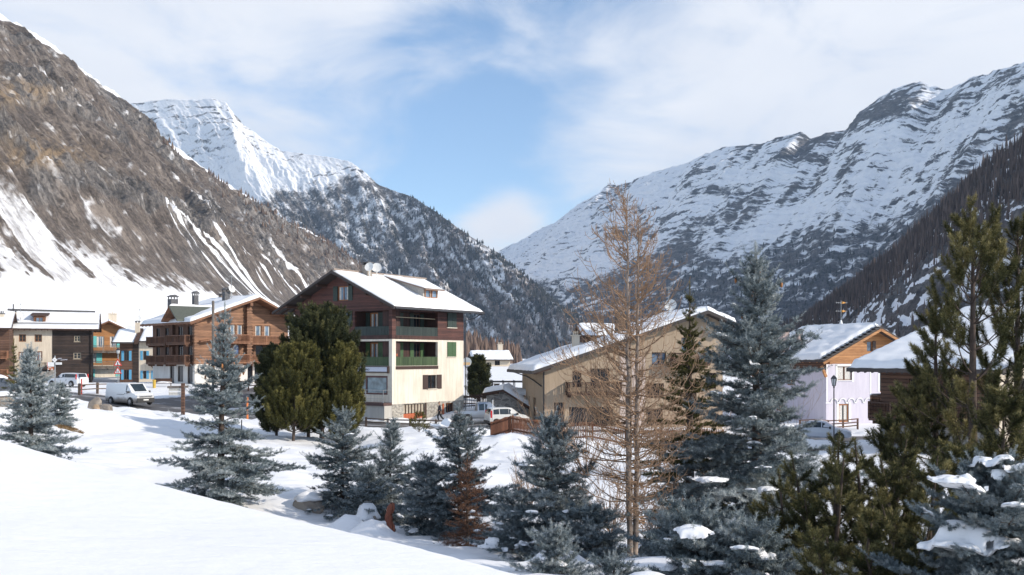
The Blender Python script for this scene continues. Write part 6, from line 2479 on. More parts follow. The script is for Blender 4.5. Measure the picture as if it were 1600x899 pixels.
def bare_larch(label, x, y, H, seed):
    z0 = gz(x, y) - .05
    rs = np.random.RandomState(seed)
    root = empty('bare_larch', (x, y, z0), 0, label, 'larch tree')
    trk = MB()
    trs = [((0, 0), (-.05, .0), H), ((.09, .02), (.06, .05), H * .94), ((.03, .1), (.0, .2), H * .66)]
    lim = Limbs()
    zs = np.linspace(-.02, 1, 18)
    for (ox, oy), (lx, ly), h in trs:
        wob = rs.randn(18, 2) * .012
        r0 = .064 if h > H * .8 else .04
        trk.tube([(ox + lx * max(0, q) ** .6 * 1.6 + wob[i, 0], oy + ly * max(0, q) + wob[i, 1], q * h) for i, q in enumerate(zs)], [max(.008, r0 * (1 - max(0, q)) ** .75 + .006) for q in zs], 9)
        z = .14 * h
        while z < h * .99:
            q = z / h
            c0 = np.array([ox + lx * q ** .6 * 1.6, oy + ly * q, z])
            for b in range(rs.randint(1, 4 if q > .35 else 3)):
                az_ = rs.rand() * 6.28
                env = np.interp(q, [0, .12, .3, .5, .62, .8, .92, 1.0], [1.0, 1.35, 1.95, 2.25, 1.75, 1.05, .62, .32])
                L = env * (.55 + .55 * rs.rand()) * (1 if h > H * .8 else .8)
                out = np.array([math.cos(az_), math.sin(az_), 0])
                e0 = np.interp(q, [0, .4, .8, 1], [-14, 0, 25, 55]) + rs.randn() * 10
                e1 = np.interp(q, [0, .4, .8, 1], [20, 66, 82, 86]) + rs.randn() * 14
                pts = upcurve(c0, out, L, e0, e1, 10)
                pts[1:] += np.cumsum(rs.randn(10, 3) * .016, 0)
                lim.path(pts, .007 + .007 * L, .0050)
                for j in range(int(3 + 5.6 * L)):
                    i = rs.randint(2, 10)
                    o2 = unit(out * (.2 + rs.rand()) + np.array([-out[1], out[0], 0]) * rs.randn() * 1.1)
                    l2 = (.2 + .5 * rs.rand()) * (.5 + .25 * L)
                    p2 = upcurve(pts[i], o2, l2, e0 * .4 - 5 + rs.randn() * 28, 78 + rs.randn() * 16, 7)
                    p2[1:] += np.cumsum(rs.randn(7, 3) * .010, 0)
                    lim.path(p2, .0062, .0040)
                    for jj in range(rs.randint(0, 3)):
                        p3 = upcurve(p2[rs.randint(1, 6)], unit(rs.randn(3) * np.array([1, 1, 0]) + o2 * .5), l2 * .45, 5 + rs.randn() * 25, 70, 4)
                        lim.path(p3, .0046, .0032)
            z += .10 + .08 * rs.rand()
    trk.build('trunk', BARKG, root, smooth=True)
    lim.build('branches', plain('larch_twig', (0.34, 0.22, 0.138), .8, var=.45, scale=3), root, 3)
    return root


def twig_shrub(label, x, y, H, R, seed, n=26, col='larch_twig', group=None):
    z0 = gz(x, y) - .03
    rs = np.random.RandomState(seed)
    root = empty('bare_shrub', (x, y, z0), 0, label, 'shrub', group)
    lim = Limbs()
    for k in range(n):
        a = rs.rand() * 6.28
        out = np.array([math.cos(a), math.sin(a), 0])
        pts = upcurve(out * .06 * rs.rand(), out, H * (.6 + .6 * rs.rand()), 70 - 40 * R / H * rs.rand(), 75 + rs.randn() * 12, 8)
        pts[1:] += rs.randn(8, 3) * .02
        lim.path(pts, .013, .005)
        for j in range(4):
            p2 = upcurve(pts[rs.randint(2, 8)], unit(out + rs.randn(3) * np.array([1, 1, 0])), H * .3 * (.5 + rs.rand()), 40, 75, 4)
            lim.path(p2, .008, .004)
    lim.build('twigs', plain(col, (0.32, 0.19, 0.105), .8, var=.45, scale=3), root, 3)
    return root


def at(px, d):
    return (px - 800) / FPX * d, d


# -- foreground row of blue spruces (crest hides their feet)
GB = 'blue spruces in the snow'
x, y = at(345, 30)
cone_lo, cone_hi = .6, .93
spruce('tall blue spruce with hanging orange cones in front of the timber chalet', x, y, 5.65, 1.75, 3, base=-4.25, gap=.33, per=6, K=10, irr=.24, cones=22, group=GB, power=.95,
       asym=lambda a, h: (1.3 if math.cos(a) > .3 else 1.0) if h < .24 else (.9 if h < .33 else 1.0), bare=(.36, .44, .6))
x, y = at(48, 32)
spruce('bushy blue spruce with many upright pale spikes at the left edge', x, y, 3.7, 1.05, 5, base=-3.4, gap=.26, per=7, K=10, irr=.15, spikes=9, group=GB, power=.72, snow=((.45, -120, .7, .12),),
       asym=lambda a, h: (1.35 if math.cos(a) > .5 else 1.0) if h < .22 else 1.0, tone0=.58)
x, y = at(43, 52)
spruce('slim pale spruce spire rising behind the bushy spruce at left', x, y, 4.4, 1.1, 6, gap=.3, per=6, K=9, w=.014, sr=.045, sl=.16, irr=.1, group=GB)
x, y = at(94, 60)
spruce('low round blue spruce by the brown grass patch', x, y, 2.3, 1.0, 8, gap=.24, per=6, K=8, w=.015, sr=.05, sl=.16, irr=.15, group=GB, power=.6, snow=((.5, -60, .6, .14), (.6, -120, .5, .16)))
x, y = at(22, 72)
spruce('thin dark green conifer in front of the white farmhouse', x, y, 4.6, .75, 9, GREEN_N, gap=.42, per=4, K=8, w=.02, sr=.05, sl=.16, irr=.2, name='young_conifer', sparse=.4)
x, y = at(535, 32)
spruce('broad blue spruce in the row, tallest left of the carved post', x, y, 3.4, 1.6, 12, gap=.24, per=6, K=9, irr=.16, group=GB, power=.75, spikes=5, mat=BLUE_N, base=-5.15,
       snow_px=((511, 778, .17), (520, 755, .1), (560, 690, .1), (545, 730, .09), (490, 760, .1)))
x, y = at(609, 31)
spruce('slender blue spruce with a long leader behind the carved post', x, y, 3.0, 1.4, 14, BLUE_D, gap=.25, per=6, K=9, irr=.2, group=GB, power=.85, base=-5.15, snow_px=((568, 798, .24), (592, 768, .1), (630, 730, .08), (600, 820, .12)))
x, y = at(668, 28.5)
spruce('low spreading blue spruce between the carved post and the dead spruce', x, y, 2.1, 1.4, 15, BLUE_D, gap=.22, per=6, K=9, irr=.2, group=GB, power=.6, base=-5.1, snow=((.3, -100, .6, .11), (.15, -80, .8, .13)))
x, y = at(718, 28)
spruce('dark blue spruce with snow on its shoulder behind the dead brown spruce', x, y, 3.6, 1.65, 17, BLUE_D, gap=.29, per=6, K=10, irr=.25, group=GB, power=.85, spikes=6, base=-5.05,
       snow_px=((692, 682, .2), (684, 700, .16), (702, 660, .1), (700, 735, .08), (745, 760, .08)))
x, y = at(730, 25)
spruce('dead spruce with rust brown needles in the row of blue spruces', x, y, 2.45, .95, 19, DEAD_N, gap=.2, per=6, K=5, irr=.15, name='dead_spruce', power=.8, base=-5.0, sr=.03, sparse=.25,
       snow=((.3, -60, .7, .08), (.2, -120, .8, .09), (.4, -40, .8, .07)))
x, y = at(862, 22)
spruce('big dark blue spruce in front of the woven brown fence', x, y, 3.4, 1.65, 21, BLUE_D, gap=.26, per=7, K=11, w=.008, irr=.18, group=GB, power=.75, spikes=7, base=-4.75,
       snow_px=((775, 850, .16), (812, 745, .10), (820, 790, .09), (800, 865, .12), (905, 880, .14), (870, 800, .07), (840, 830, .08)))
x, y = at(868, 16.5)
spruce('small blue spruce with pale upright tips in front of the big dark one', x, y, 1.45, .95, 23, BLUE_N, gap=.16, per=6, K=12, w=.006, sl=.10, sr=.03, irr=.15, group=GB, power=.7, spikes=6, base=-4.35, snow=((.5, -80, .6, .08), (.3, 190, .8, .12)))
x, y = at(958, 13)
spruce('tiny blue spruce poking out of the snow at the bottom edge', x, y, .72, .55, 24, BLUE_D, gap=.12, per=6, K=12, w=.005, sl=.08, sr=.026, irr=.15, group=GB, power=.7, base=-3.35, spikes=4)
x, y = at(800, 24)
spruce('short blue spruce between the dead spruce and the big dark spruce', x, y, 1.5, 1.0, 26, BLUE_D, gap=.2, per=6, K=9, irr=.2, group=GB, power=.6, base=-4.95, snow=((.4, -90, .7, .13), (.2, -60, .8, .12)))
x, y = at(575, 30)
spruce('short blue spruce squeezed between the broad one and the slender one', x, y, 1.7, 1.1, 27, BLUE_D, gap=.2, per=6, K=9, irr=.2, group=GB, power=.6, base=-5.1, snow=((.4, -90, .7, .14), (.25, -120, .8, .13)))
x, y = at(925, 21)
spruce('low blue spruce leaning against the right of the big dark one', x, y, 1.5, 1.0, 28, BLUE_D, gap=.19, per=6, K=10, irr=.2, group=GB, power=.6, base=-4.7, snow=((.4, -90, .7, .12), (.3, -50, .8, .11)))
x, y = at(1045, 20)
spruce('low blue spruce at the right of the larch foot with snow on its boughs', x, y, 1.5, 1.05, 29, BLUE_D, gap=.2, per=6, K=10, irr=.2, group=GB, power=.6, base=-4.75, snow=((.45, -90, .7, .2), (.3, -130, .85, .18), (.3, -50, .8, .14)))
x, y = at(1088, 13.6)
spruce('snow loaded low spruce bough at the bottom edge right of the larch', x, y, 1.05, .95, 91, BLUE_N, gap=.17, per=7, K=12, w=.007, sl=.10, sr=.032, tone0=.42, irr=.2, group=GB, power=.5, snow_px=((1075, 850, .16), (1110, 880, .14), (1050, 885, .10)))
x, y = at(1170, 13.2)
spruce('low spruce at the bottom edge just left of the dwarf pines', x, y, 1.0, .9, 92, BLUE_N, gap=.17, per=7, K=12, w=.007, sl=.10, sr=.032, tone0=.40, irr=.2, group=GB, power=.5, snow_px=((1160, 860, .12), (1200, 880, .10)))
# -- the big spruce and its green neighbour
x, y = at(1182, 24)
cone_lo, cone_hi = .8, .96
spruce('tallest blue spruce, between the bare larch and the lilac house', x, y, 7.6, 2.45, 31, BLUE_N, gap=.36, per=7, K=10, w=.009, sl=.13, sr=.038, irr=.24, group=GB, power=.74, spikes=8, cones=9, base=-5.15,
       asym=lambda a, h: 1.22 if (math.cos(a) < -.2 and h < .38) else 1.0,
       snow_px=((1105, 752, .24), (1085, 858, .28), (1048, 868, .15), (1140, 512, .12), (1165, 690, .13), (1210, 760, .16), (1120, 640, .12), (1235, 660, .1), (1150, 830, .2), (1190, 590, .09)))
x, y = at(1078, 26.5)
spruce('dark green young spruce between the bare larch and the tallest spruce', x, y, 6.9, 2.0, 33, GREEN_N, gap=.40, per=6, K=14, w=.009, sl=.11, sr=.03, irr=.18, name='green_spruce', power=.9, spikes=1, sparse=.14, droop=.3, tone0=.44, base=-5.2)
x, y = at(1556, 10.6)
spruce('nearest blue spruce, loaded with smooth snow, at the bottom right corner', x, y, 2.2, 1.25, 37, BLUE_D, gap=.20, per=8, K=22, w=.0042, sl=.085, sr=.022, irr=.14, group=GB, power=.55, dens=1.25, spikes=6, base=-3.35, droop=.12,
       snow_px=((1508, 748, .19), (1545, 742, .12), (1515, 842, .25), (1545, 870, .2), (1478, 870, .09), (1590, 790, .1), (1440, 815, .06)))
# -- larch
x, y = at(985, 22)
bare_larch('tall bare larch with twin pale trunks and orange twigs', x, y, 8.25, 41)
x, y = at(822, 34)
twig_shrub('bare orange twig shrub in front of the woven fence', x, y, 1.9, 1.0, 43)
for i, (px_, d_, h_, r_, lb_) in enumerate([
        (868, 50, 3.6, 1.9, 'tallest bare shrub thicket before the left windows of the beige house'), (915, 46, 3.0, 1.7, 'bare brown shrub just left of the larch trunks'),
        (1052, 44, 4.4, 1.3, 'upright orange stemmed shrub right of the larch trunks'), (1100, 46, 5.0, 1.2, 'tall orange stemmed shrub behind the sparse green spruce'),
        (955, 30, 1.7, 1.3, 'low tangle of bare twigs at the foot of the larch'), (1035, 27, 1.6, 1.2, 'low bare twigs right of the larch foot')]):
    x, y = at(px_, d_)
    twig_shrub(lb_, x, y, h_, r_, 80 + i, 34, group='bare shrubs before the beige house')
x, y = at(1240, 62)
twig_shrub('thin bare shrub against the lilac house', x, y, 4.2, .6, 44, 8)
# -- pines on the right
GP = 'pines on the right'
pprof = lambda f: np.interp(f, [0, .1, .3, .6, 1], [.22, .42, .62, .92, 1.0])
PK = dict(tone0=.48, K=48, w=.0075, sl=.13, sr=.072, cat='pine tree', name='pine_tree', group=GP)
x, y = at(1520, 17)
pine('tallest pine on the right with long upright candles', x, y, 5.35, 1.45, 51, gap=.48, per=5, sub=4, base=-3.0, low=.14, e0=14, e1=70, brush=.36, prof=pprof, **PK)
x, y = at(1590, 17.6)
pine('tall pine at the right edge beside the tallest pine', x, y, 5.45, 1.35, 52, gap=.50, per=5, sub=4, base=-3.1, low=.12, e0=14, e1=70, brush=.36, prof=pprof, **PK)
x, y = at(1462, 18.5)
pine('medium pine left of the tallest pine, against the snowy roof', x, y, 4.2, 1.35, 53, gap=.46, per=4, sub=4, base=-3.3, low=.12, e0=10, e1=60, brush=.26, **PK)
x, y = at(1405, 18)
pine('leaning low pine in front of the log house', x, y, 2.75, 1.15, 54, gap=.42, per=4, sub=4, base=-3.35, low=.1, stems=2, spread=.6, e0=10, e1=58, brush=.24, **PK)
x, y = at(1562, 15)
pine('short pine in the gap above the nearest spruce', x, y, 2.3, 1.05, 56, gap=.36, per=4, sub=4, base=-2.9, low=.1, stems=2, spread=.5, e0=10, e1=58, brush=.24, **PK)
GM = 'dwarf pines'
for i, (px_, d_, h_, r_, sd_, lb_, sn_) in enumerate([
        (1292, 14, 2.65, .72, 61, 'dwarf pine with upright yellow green tips below the street lamp', ((.2, .25, .11),)),
        (1365, 14.5, 2.7, .72, 62, 'dwarf pine right of the street lamp in front of the log house', ()),
        (1432, 13.5, 2.35, .65, 63, 'dwarf pine touching the left side of the nearest spruce', ()),
        (1240, 15, 2.2, .6, 64, 'dwarf pine at the foot of the tallest spruce', ()),
        (1325, 12, 1.65, .62, 65, 'low dwarf pine with a snow lump at the bottom edge', ((-.2, .5, .12), (.3, .3, .08))),
        (1405, 11.5, 1.4, .6, 66, 'lowest dwarf pine at the bottom edge', ((.0, .6, .07),))]):
    x, y = at(px_, d_)
    pine(lb_, x, y, h_, r_, sd_, gap=.34, per=3, sub=3, K=40, w=.006, sl=.095, sr=.058, stems=4, spread=.45, base=-(0.5 * (d_ - 12) * .35 + 3.45), cat='dwarf pine', group=GM, name='dwarf_pine', low=.15, e0=5, e1=50, brush=.22, snow=sn_)
# -- stone pines beside the large house
GS = 'stone pines beside the large house'
oval = lambda f: np.interp(f, [0, .06, .2, .45, .75, .9, 1.0], [.12, .38, .70, .95, 1.0, .9, .6])
SK_ = dict(K=22, w=.026, group=GS, name='stone_pine')
x, y = at(503, 63)
pine('tallest dark stone pine of the clump beside the large house', x, y, 8.0, 3.15, 71, CEMB_N, gap=.40, per=8, sl=.27, sr=.15, prof=oval, e0=8, e1=70, sub=9, base=-5.25, low=.05, brush=.45, tr=.02, tone0=.40, **SK_)
x, y = at(458, 60)
pine('lighter stone pine with a leaning bare trunk at the left of the clump', x, y, 5.7, 2.15, 72, CEMB_L, gap=.36, per=7, sl=.24, sr=.135, prof=oval, e0=8, e1=66, sub=7, base=-5.25, low=.13, lean=(.07, 0), brush=.45, tone0=.44, **SK_)
x, y = at(537, 61)
pine('narrow yellowish stone pine at the right of the clump', x, y, 5.9, 1.6, 73, CEMB_L, gap=.38, per=7, sl=.27, sr=.135, prof=oval, e0=14, e1=72, sub=8, base=-5.3, low=.04, brush=.55, tone0=.42, **SK_)
x, y = at(432, 64)
pine('dark stone pine at the far left of the clump', x, y, 5.6, 1.75, 74, CEMB_N, gap=.40, per=7, sl=.24, sr=.16, prof=oval, e0=8, e1=60, sub=8, base=-5.1, low=.05, brush=.45, **SK_)
x, y = at(482, 65)
pine('middle dark stone pine in the back of the clump', x, y, 6.6, 2.2, 78, CEMB_N, gap=.40, per=7, sl=.26, sr=.15, prof=oval, e0=8, e1=66, sub=8, base=-5.2, low=.04, brush=.45, **SK_)
x, y = at(748, 112)
pine('lone dark conifer standing behind the parked cars', x, y, 4.9, 1.95, 75, CEMB_N, gap=.40, per=7, K=18, w=.045, sl=.34, sr=.2, prof=lambda f: np.interp(f, [0, .1, .4, .8, 1], [.12, .35, .75, 1, .8]), e0=15, e1=66, sub=7, name='dark_conifer', low=.04, brush=.5, tone0=.34)
x, y = at(655, 70)
pine('small yellow green pine in the snow before the garage', x, y, 1.5, .95, 76, CEMB_L, gap=.3, per=4, K=14, w=.02, sl=.2, sr=.09, sub=3, cat='small pine', name='small_pine', low=.1, e0=15, e1=60)
x, y = at(713, 79)
pine('second small pine right of the walking person', x, y, .9, .5, 77, CEMB_L, gap=.3, per=4, K=14, w=.02, sl=.2, sr=.08, sub=3, cat='small pine', name='small_pine', low=.1, e0=15, e1=60)
x, y = at(614, 58)
spruce('young dark spruce alone on the snow bank', x, y, 1.6, .6, 78, BLUE_D, gap=.24, per=5, K=8, w=.014, sr=.04, sl=.14, name='young_conifer')
# ------------------------------------------------------------------ vehicles
TYRE = plain('tyre', (0.02, 0.02, 0.021), 0.85)
RIM = plain('rim', (0.34, 0.34, 0.35), 0.35, .7)
CGLASS = glass_mat('car_glass', (0.02, 0.03, 0.035), .04, .8)
BLACKP = plain('black_plastic', (0.03, 0.03, 0.032), 0.6)
REDL = plain('red_lamp', (0.55, 0.02, 0.02), 0.25, var=.05)
CLEARL = plain('clear_lamp', (0.55, 0.57, 0.6), 0.15, var=.1)
PLATE = plain('plate', (0.75, 0.75, 0.73), 0.5, var=.03)


def dirty_paint(name, col, dirt_top, metal=0.0):
    """car paint with road dirt splashed up to a height"""
    if name in _MC:
        return _MC[name]
    m, N, L, b = new_mat(name)
    tc = N.new('ShaderNodeTexCoord')
    sp = N.new('ShaderNodeSeparateXYZ')
    L.new(tc.outputs['Object'], sp.inputs[0])
    nz = noise_node(N, L, tc.outputs['Object'], 1.8, 5, .6)
    h = mathn(N, L, 'ADD', sp.outputs['Z'], mathn(N, L, 'MULTIPLY', nz, .5))
    mr = N.new('ShaderNodeMapRange')
    mr.inputs['From Min'].default_value = dirt_top + .42
    mr.inputs['From Max'].default_value = dirt_top + .12
    mr.inputs['To Max'].default_value = .85
    L.new(h, mr.inputs['Value'])
    L.new(mixc(N, L, mr.outputs['Result'], tuple(col), (.17, .135, .105)), b.inputs['Base Color'])
    rr = mathn(N, L, 'ADD', mathn(N, L, 'MULTIPLY', mr.outputs['Result'], .5), .3)
    L.new(rr, b.inputs['Roughness'])
    b.inputs['Metallic'].default_value = metal
    b.inputs['Coat Weight'].default_value = .3
    _MC[name] = m
    return m


def car(name, label, cat, loc, heading, paint, st, side, screens, wheels, wr, lights, group=None, bumper=True, extra=None, mirror_x=None):
    x, y = loc
    hx, hy = heading
    root = empty(name, (x, y, gz(x, y) + .01), math.atan2(hy, hx), label, cat, group)
    mb = MB()
    rings = []
    for (sx, zb, zbelt, zr, w, wt) in st:
        zm = zb + (zbelt - zb) * .55
        half = [(w * .90, zb), (w, zb + .14), (w * 1.01, zm), (w * .975, zbelt), (wt, zr - .05), (wt * .82, zr)]
        rings.append([(sx, yy, zz) for yy, zz in half] + [(sx, -yy, zz) for yy, zz in half[::-1]])
    n = 12
    for rg in rings:
        mb.v += rg
    for i in range(len(rings) - 1):
        for k in range(n):
            mb.f.append([i * n + k, i * n + (k + 1) % n, (i + 1) * n + (k + 1) % n, (i + 1) * n + k])
            mb.m.append(0)
    mb.f.append(list(range(n))[::-1])
    mb.m.append(0)
    mb.f.append([(len(rings) - 1) * n + k for k in range(n)])
    mb.m.append(0)
    b = mb.build('body', paint, root)
    R = [[Vector(q) for q in rg] for rg in rings]
    for sgn in (0, 1):
        for (i, a0, j, a1) in side:
            # belt and roof points on this side
            bi, ri = (3, 4) if sgn == 0 else (8, 7)
            p = []
            for st_i, fr in ((i, a0), (j, a1)):
                q0, q1 = R[int(st_i)], R[min(len(R) - 1, int(st_i) + 1)]
                A = q0[bi].lerp(q1[bi], fr)
                B = q0[ri].lerp(q1[ri], fr)
                p.append((A.lerp(B, .08), A.lerp(B, .9)))
            off = Vector((0, .012 if sgn == 0 else -.012, .006))
            g = MB()
            g.face([p[0][0] + off, p[1][0] + off, p[1][1] + off, p[0][1] + off])
            g.build('side_window', CGLASS, root)
    for (i, j) in screens:
        A0, A1, B0, B1 = R[i][5], R[i][6], R[j][5], R[j][6]
        nrm = (A1 - A0).cross(B0 - A0).normalized()
        if nrm.z < 0:
            nrm = -nrm
        c = lambda u, v: (A0.lerp(A1, u)).lerp(B0.lerp(B1, u), v) + nrm * .014
        g = MB()
        g.face([c(.02, .06), c(.98, .06), c(.96, .94), c(.04, .94)])
        g.build('windscreen', CGLASS, root)
    for wx in wheels:
        for sy in (1, -1):
            wy = sy * (max(s[4] for s in st) - .10)
            t = MB()
            t.lathe([(wr * .62, -.10), (wr * .95, -.10), (wr, -.05), (wr, .05), (wr * .95, .10), (wr * .62, .10)], (wx, wy, wr), 20, axis='y')
            w = t.build('wheel', TYRE, root, smooth=False)
            r_ = MB()
            r_.lathe([(wr * .1, sy * .108), (wr * .58, sy * .10), (wr * .60, sy * .07)], (wx, wy, wr), 16, axis='y')
            r_.build('rim', RIM, w)
            ar = MB()
            ar.lathe([(wr * 1.16, -.005), (wr * 1.16, .005)], (wx, sy * (max(s[4] for s in st) + .012), wr + .02), 20, axis='y')
            ar.build('wheel_arch', BLACKP, root)
            # tyre stands proud of the arch
            w.location = (0, sy * .085, 0)
    for kind, box in lights:
        m = {'red': REDL, 'clear': CLEARL, 'plate': PLATE, 'black': BLACKP}[kind]
        l = MB()
        l.box(*box)
        l.build({'red': 'tail_light', 'clear': 'headlight', 'plate': 'number_plate', 'black': 'bumper'}[kind], m, root, bevel=.02)
    if mirror_x is not None:
        zb = mirror_x[1]
        for sy in (1, -1):
            m = MB()
            w = max(s[4] for s in st)
            y0, y1 = sorted((sy * (w - .02), sy * (w + .22)))
            m.box(mirror_x[0] - .06, mirror_x[0] + .08, y0, y1, zb, zb + .18)
            m.build('wing_mirror', BLACKP, root, bevel=.03)
    if extra:
        extra(root)
    return root


def van_extra(root):
    g = MB()
    for k in range(3):
        g.box(2.43, 2.475, -.62, .62, .74 + .055 * k, .765 + .055 * k)
    g.build('grille', RIM, root)
    d = MB()
    d.box(-.55, .62, -.985, -.965, .95, .975)
    d.build('slide_rail', BLACKP, root)
    h = MB()
    for hx_ in (.68, .98):
        h.box(hx_, hx_ + .14, -1.0, -.975, 1.02, 1.06)
    h.build('door_handle', BLACKP, root)


car('white_van', 'white panel van, sills brown with road dirt, parked on the road at left', 'van', at(203, 90.5), (.806, -.592), dirty_paint('van_paint', (.74, .75, .76), .62),
    [(-2.45, .45, 1.05, 1.85, .88, .78), (-2.40, .30, 1.10, 1.95, .95, .82), (-1.2, .24, 1.12, 1.99, .97, .84), (.6, .24, 1.12, 1.98, .97, .83), (.95, .24, 1.12, 1.94, .97, .81), (1.75, .24, 1.12, 1.20, .96, .80), (2.2, .26, .98, 1.06, .93, .74), (2.42, .32, .80, .90, .86, .66)],
    [(3, .62, 4, .60)], [(4, 5)], (-1.45, 1.55), .34,
    [('clear', (2.18, 2.44, .55, .86, .78, .92)), ('clear', (2.18, 2.44, -.86, -.55, .78, .92)), ('black', (2.30, 2.50, -.86, .86, .26, .66)), ('plate', (2.49, 2.515, -.26, .26, .44, .55)), ('red', (-2.47, -2.42, .72, .86, .9, 1.5)), ('red', (-2.47, -2.42, -.86, -.72, .9, 1.5))],
    extra=van_extra, mirror_x=(1.35, 1.1))

HATCH = [(-1.75, .45, .80, .92, .70, .60), (-1.70, .30, .92, 1.00, .77, .66), (-1.50, .24, .95, 1.45, .79, .60), (-1.2, .24, .96, 1.53, .80, .60), (-.1, .24, .95, 1.54, .80, .61), (.25, .24, .94, 1.50, .80, .60), (.95, .24, .93, 1.00, .80, .64), (1.5, .26, .80, .88, .77, .60), (1.74, .34, .62, .70, .70, .54)]
car('small_hatchback', 'muddy white hatchback with tall red tail lights, parked between the two big houses', 'car', at(792, 82.5), (.95, .31), dirty_paint('hatch_paint', (.66, .65, .62), .28),
    HATCH, [(2, .35, 3, .28), (3, .34, 4, .05), (4, .15, 5, .5)], [(6, 5), (1, 2)], (-1.15, 1.15), .30,
    [('red', (-1.64, -1.50, -.80, -.68, .72, 1.32)), ('red', (-1.64, -1.50, .68, .80, .72, 1.32)), ('clear', (1.50, 1.72, .5, .72, .58, .74)), ('clear', (1.50, 1.72, -.72, -.5, .58, .74)), ('black', (-1.8, -1.66, -.72, .72, .28, .5)), ('plate', (-1.83, -1.80, -.25, .25, .52, .62))],
    mirror_x=(.62, .93))
PICK = [(-2.5, .55, .95, 1.0, .86, .78), (-2.45, .42, 1.02, 1.06, .90, .82), (-.75, .40, 1.04, 1.08, .90, .82), (-.70, .40, 1.06, 1.70, .90, .70), (-.4, .40, 1.06, 1.80, .90, .70), (.45, .40, 1.06, 1.78, .90, .69), (1.15, .40, 1.05, 1.14, .90, .74), (2.2, .42, .98, 1.05, .88, .72), (2.5, .5, .8, .9, .82, .64)]
car('pickup_truck', 'silver blue pickup with an open bed behind the white hatchback', 'pickup truck', at(757, 86.5), (.985, .17), dirty_paint('pickup_paint', (.30, .34, .40), .3, .4),
    PICK, [(3, .4, 4, .3), (4, .4, 5, .45)], [(6, 5)], (-1.6, 1.6), .38, [('red', (-2.52, -2.46, -.88, -.74, .7, 1.0)), ('red', (-2.52, -2.46, .74, .88, .7, 1.0)), ('black', (-2.6, -2.5, -.8, .8, .42, .6)), ('clear', (2.3, 2.52, -.8, -.55, .7, .86))], mirror_x=(.8, 1.05))
SEDAN = [(-2.25, .45, .85, .95, .78, .66), (-2.1, .28, .95, 1.02, .86, .72), (-1.55, .22, .96, 1.08, .88, .66), (-.75, .22, .96, 1.42, .88, .60), (.1, .22, .95, 1.45, .88, .61), (.4, .22, .94, 1.41, .88, .60), (1.15, .22, .90, .97, .88, .70), (1.9, .24, .78, .86, .85, .66), (2.22, .32, .6, .68, .76, .58)]
car('silver_sedan', 'silver sedan beside the street lamp in front of the lilac house', 'car', at(1281, 74), (.94, -.34), dirty_paint('sedan_paint', (.50, .53, .58), .15, .3),
    SEDAN, [(2, .5, 3, .3), (3, .4, 4, .1), (4, .3, 5, .45)], [(6, 5), (2, 3)], (-1.35, 1.4), .31,
    [('clear', (1.95, 2.2, .5, .78, .55, .72)), ('clear', (1.95, 2.2, -.78, -.5, .55, .72)), ('plate', (2.22, 2.245, -.25, .25, .38, .48)), ('red', (-2.27, -2.15, -.8, -.6, .7, .85))], mirror_x=(.75, .9))
car('white_estate_car', 'white estate car with red tail lights beyond the brown grass patch', 'car', at(106, 106), (-.93, .36), dirty_paint('estate_paint', (.66, .67, .69), .2),
    [(-2.1, .4, .85, .95, .74, .64), (-2.05, .28, .95, 1.0, .82, .70), (-1.9, .24, .96, 1.42, .84, .62), (-.3, .24, .96, 1.48, .84, .62), (.3, .24, .95, 1.44, .84, .61), (1.0, .24, .92, .98, .84, .68), (1.8, .26, .8, .86, .8, .62), (2.1, .34, .62, .7, .72, .56)],
    [(2, .1, 3, -.0), (3, .1, 4, .5)], [(5, 4), (1, 2)], (-1.3, 1.35), .31, [('red', (-2.0, -1.88, -.86, -.76, .8, 1.35)), ('red', (-2.0, -1.88, .76, .86, .8, 1.35)), ('plate', (-2.12, -2.09, -.25, .25, .6, .7))], mirror_x=(.6, .95))
car('parked_car', 'dark car under snow at the left edge behind the bushy spruce', 'car', at(-2, 92), (.9, .43), dirty_paint('dark_paint', (.07, .08, .10), .2),
    SEDAN, [(2, .5, 3, .3), (3, .4, 4, .1), (4, .3, 5, .45)], [(6, 5), (2, 3)], (-1.35, 1.4), .31, [('clear', (1.95, 2.2, .5, .78, .55, .72)), ('red', (-2.27, -2.15, -.8, -.6, .7, .85))],
    extra=lambda r: snow_blob(r, (-.3, 0, 1.40), 1.1, .62, .26, 0, 5, 'snow_cover'), mirror_x=(.75, .9))


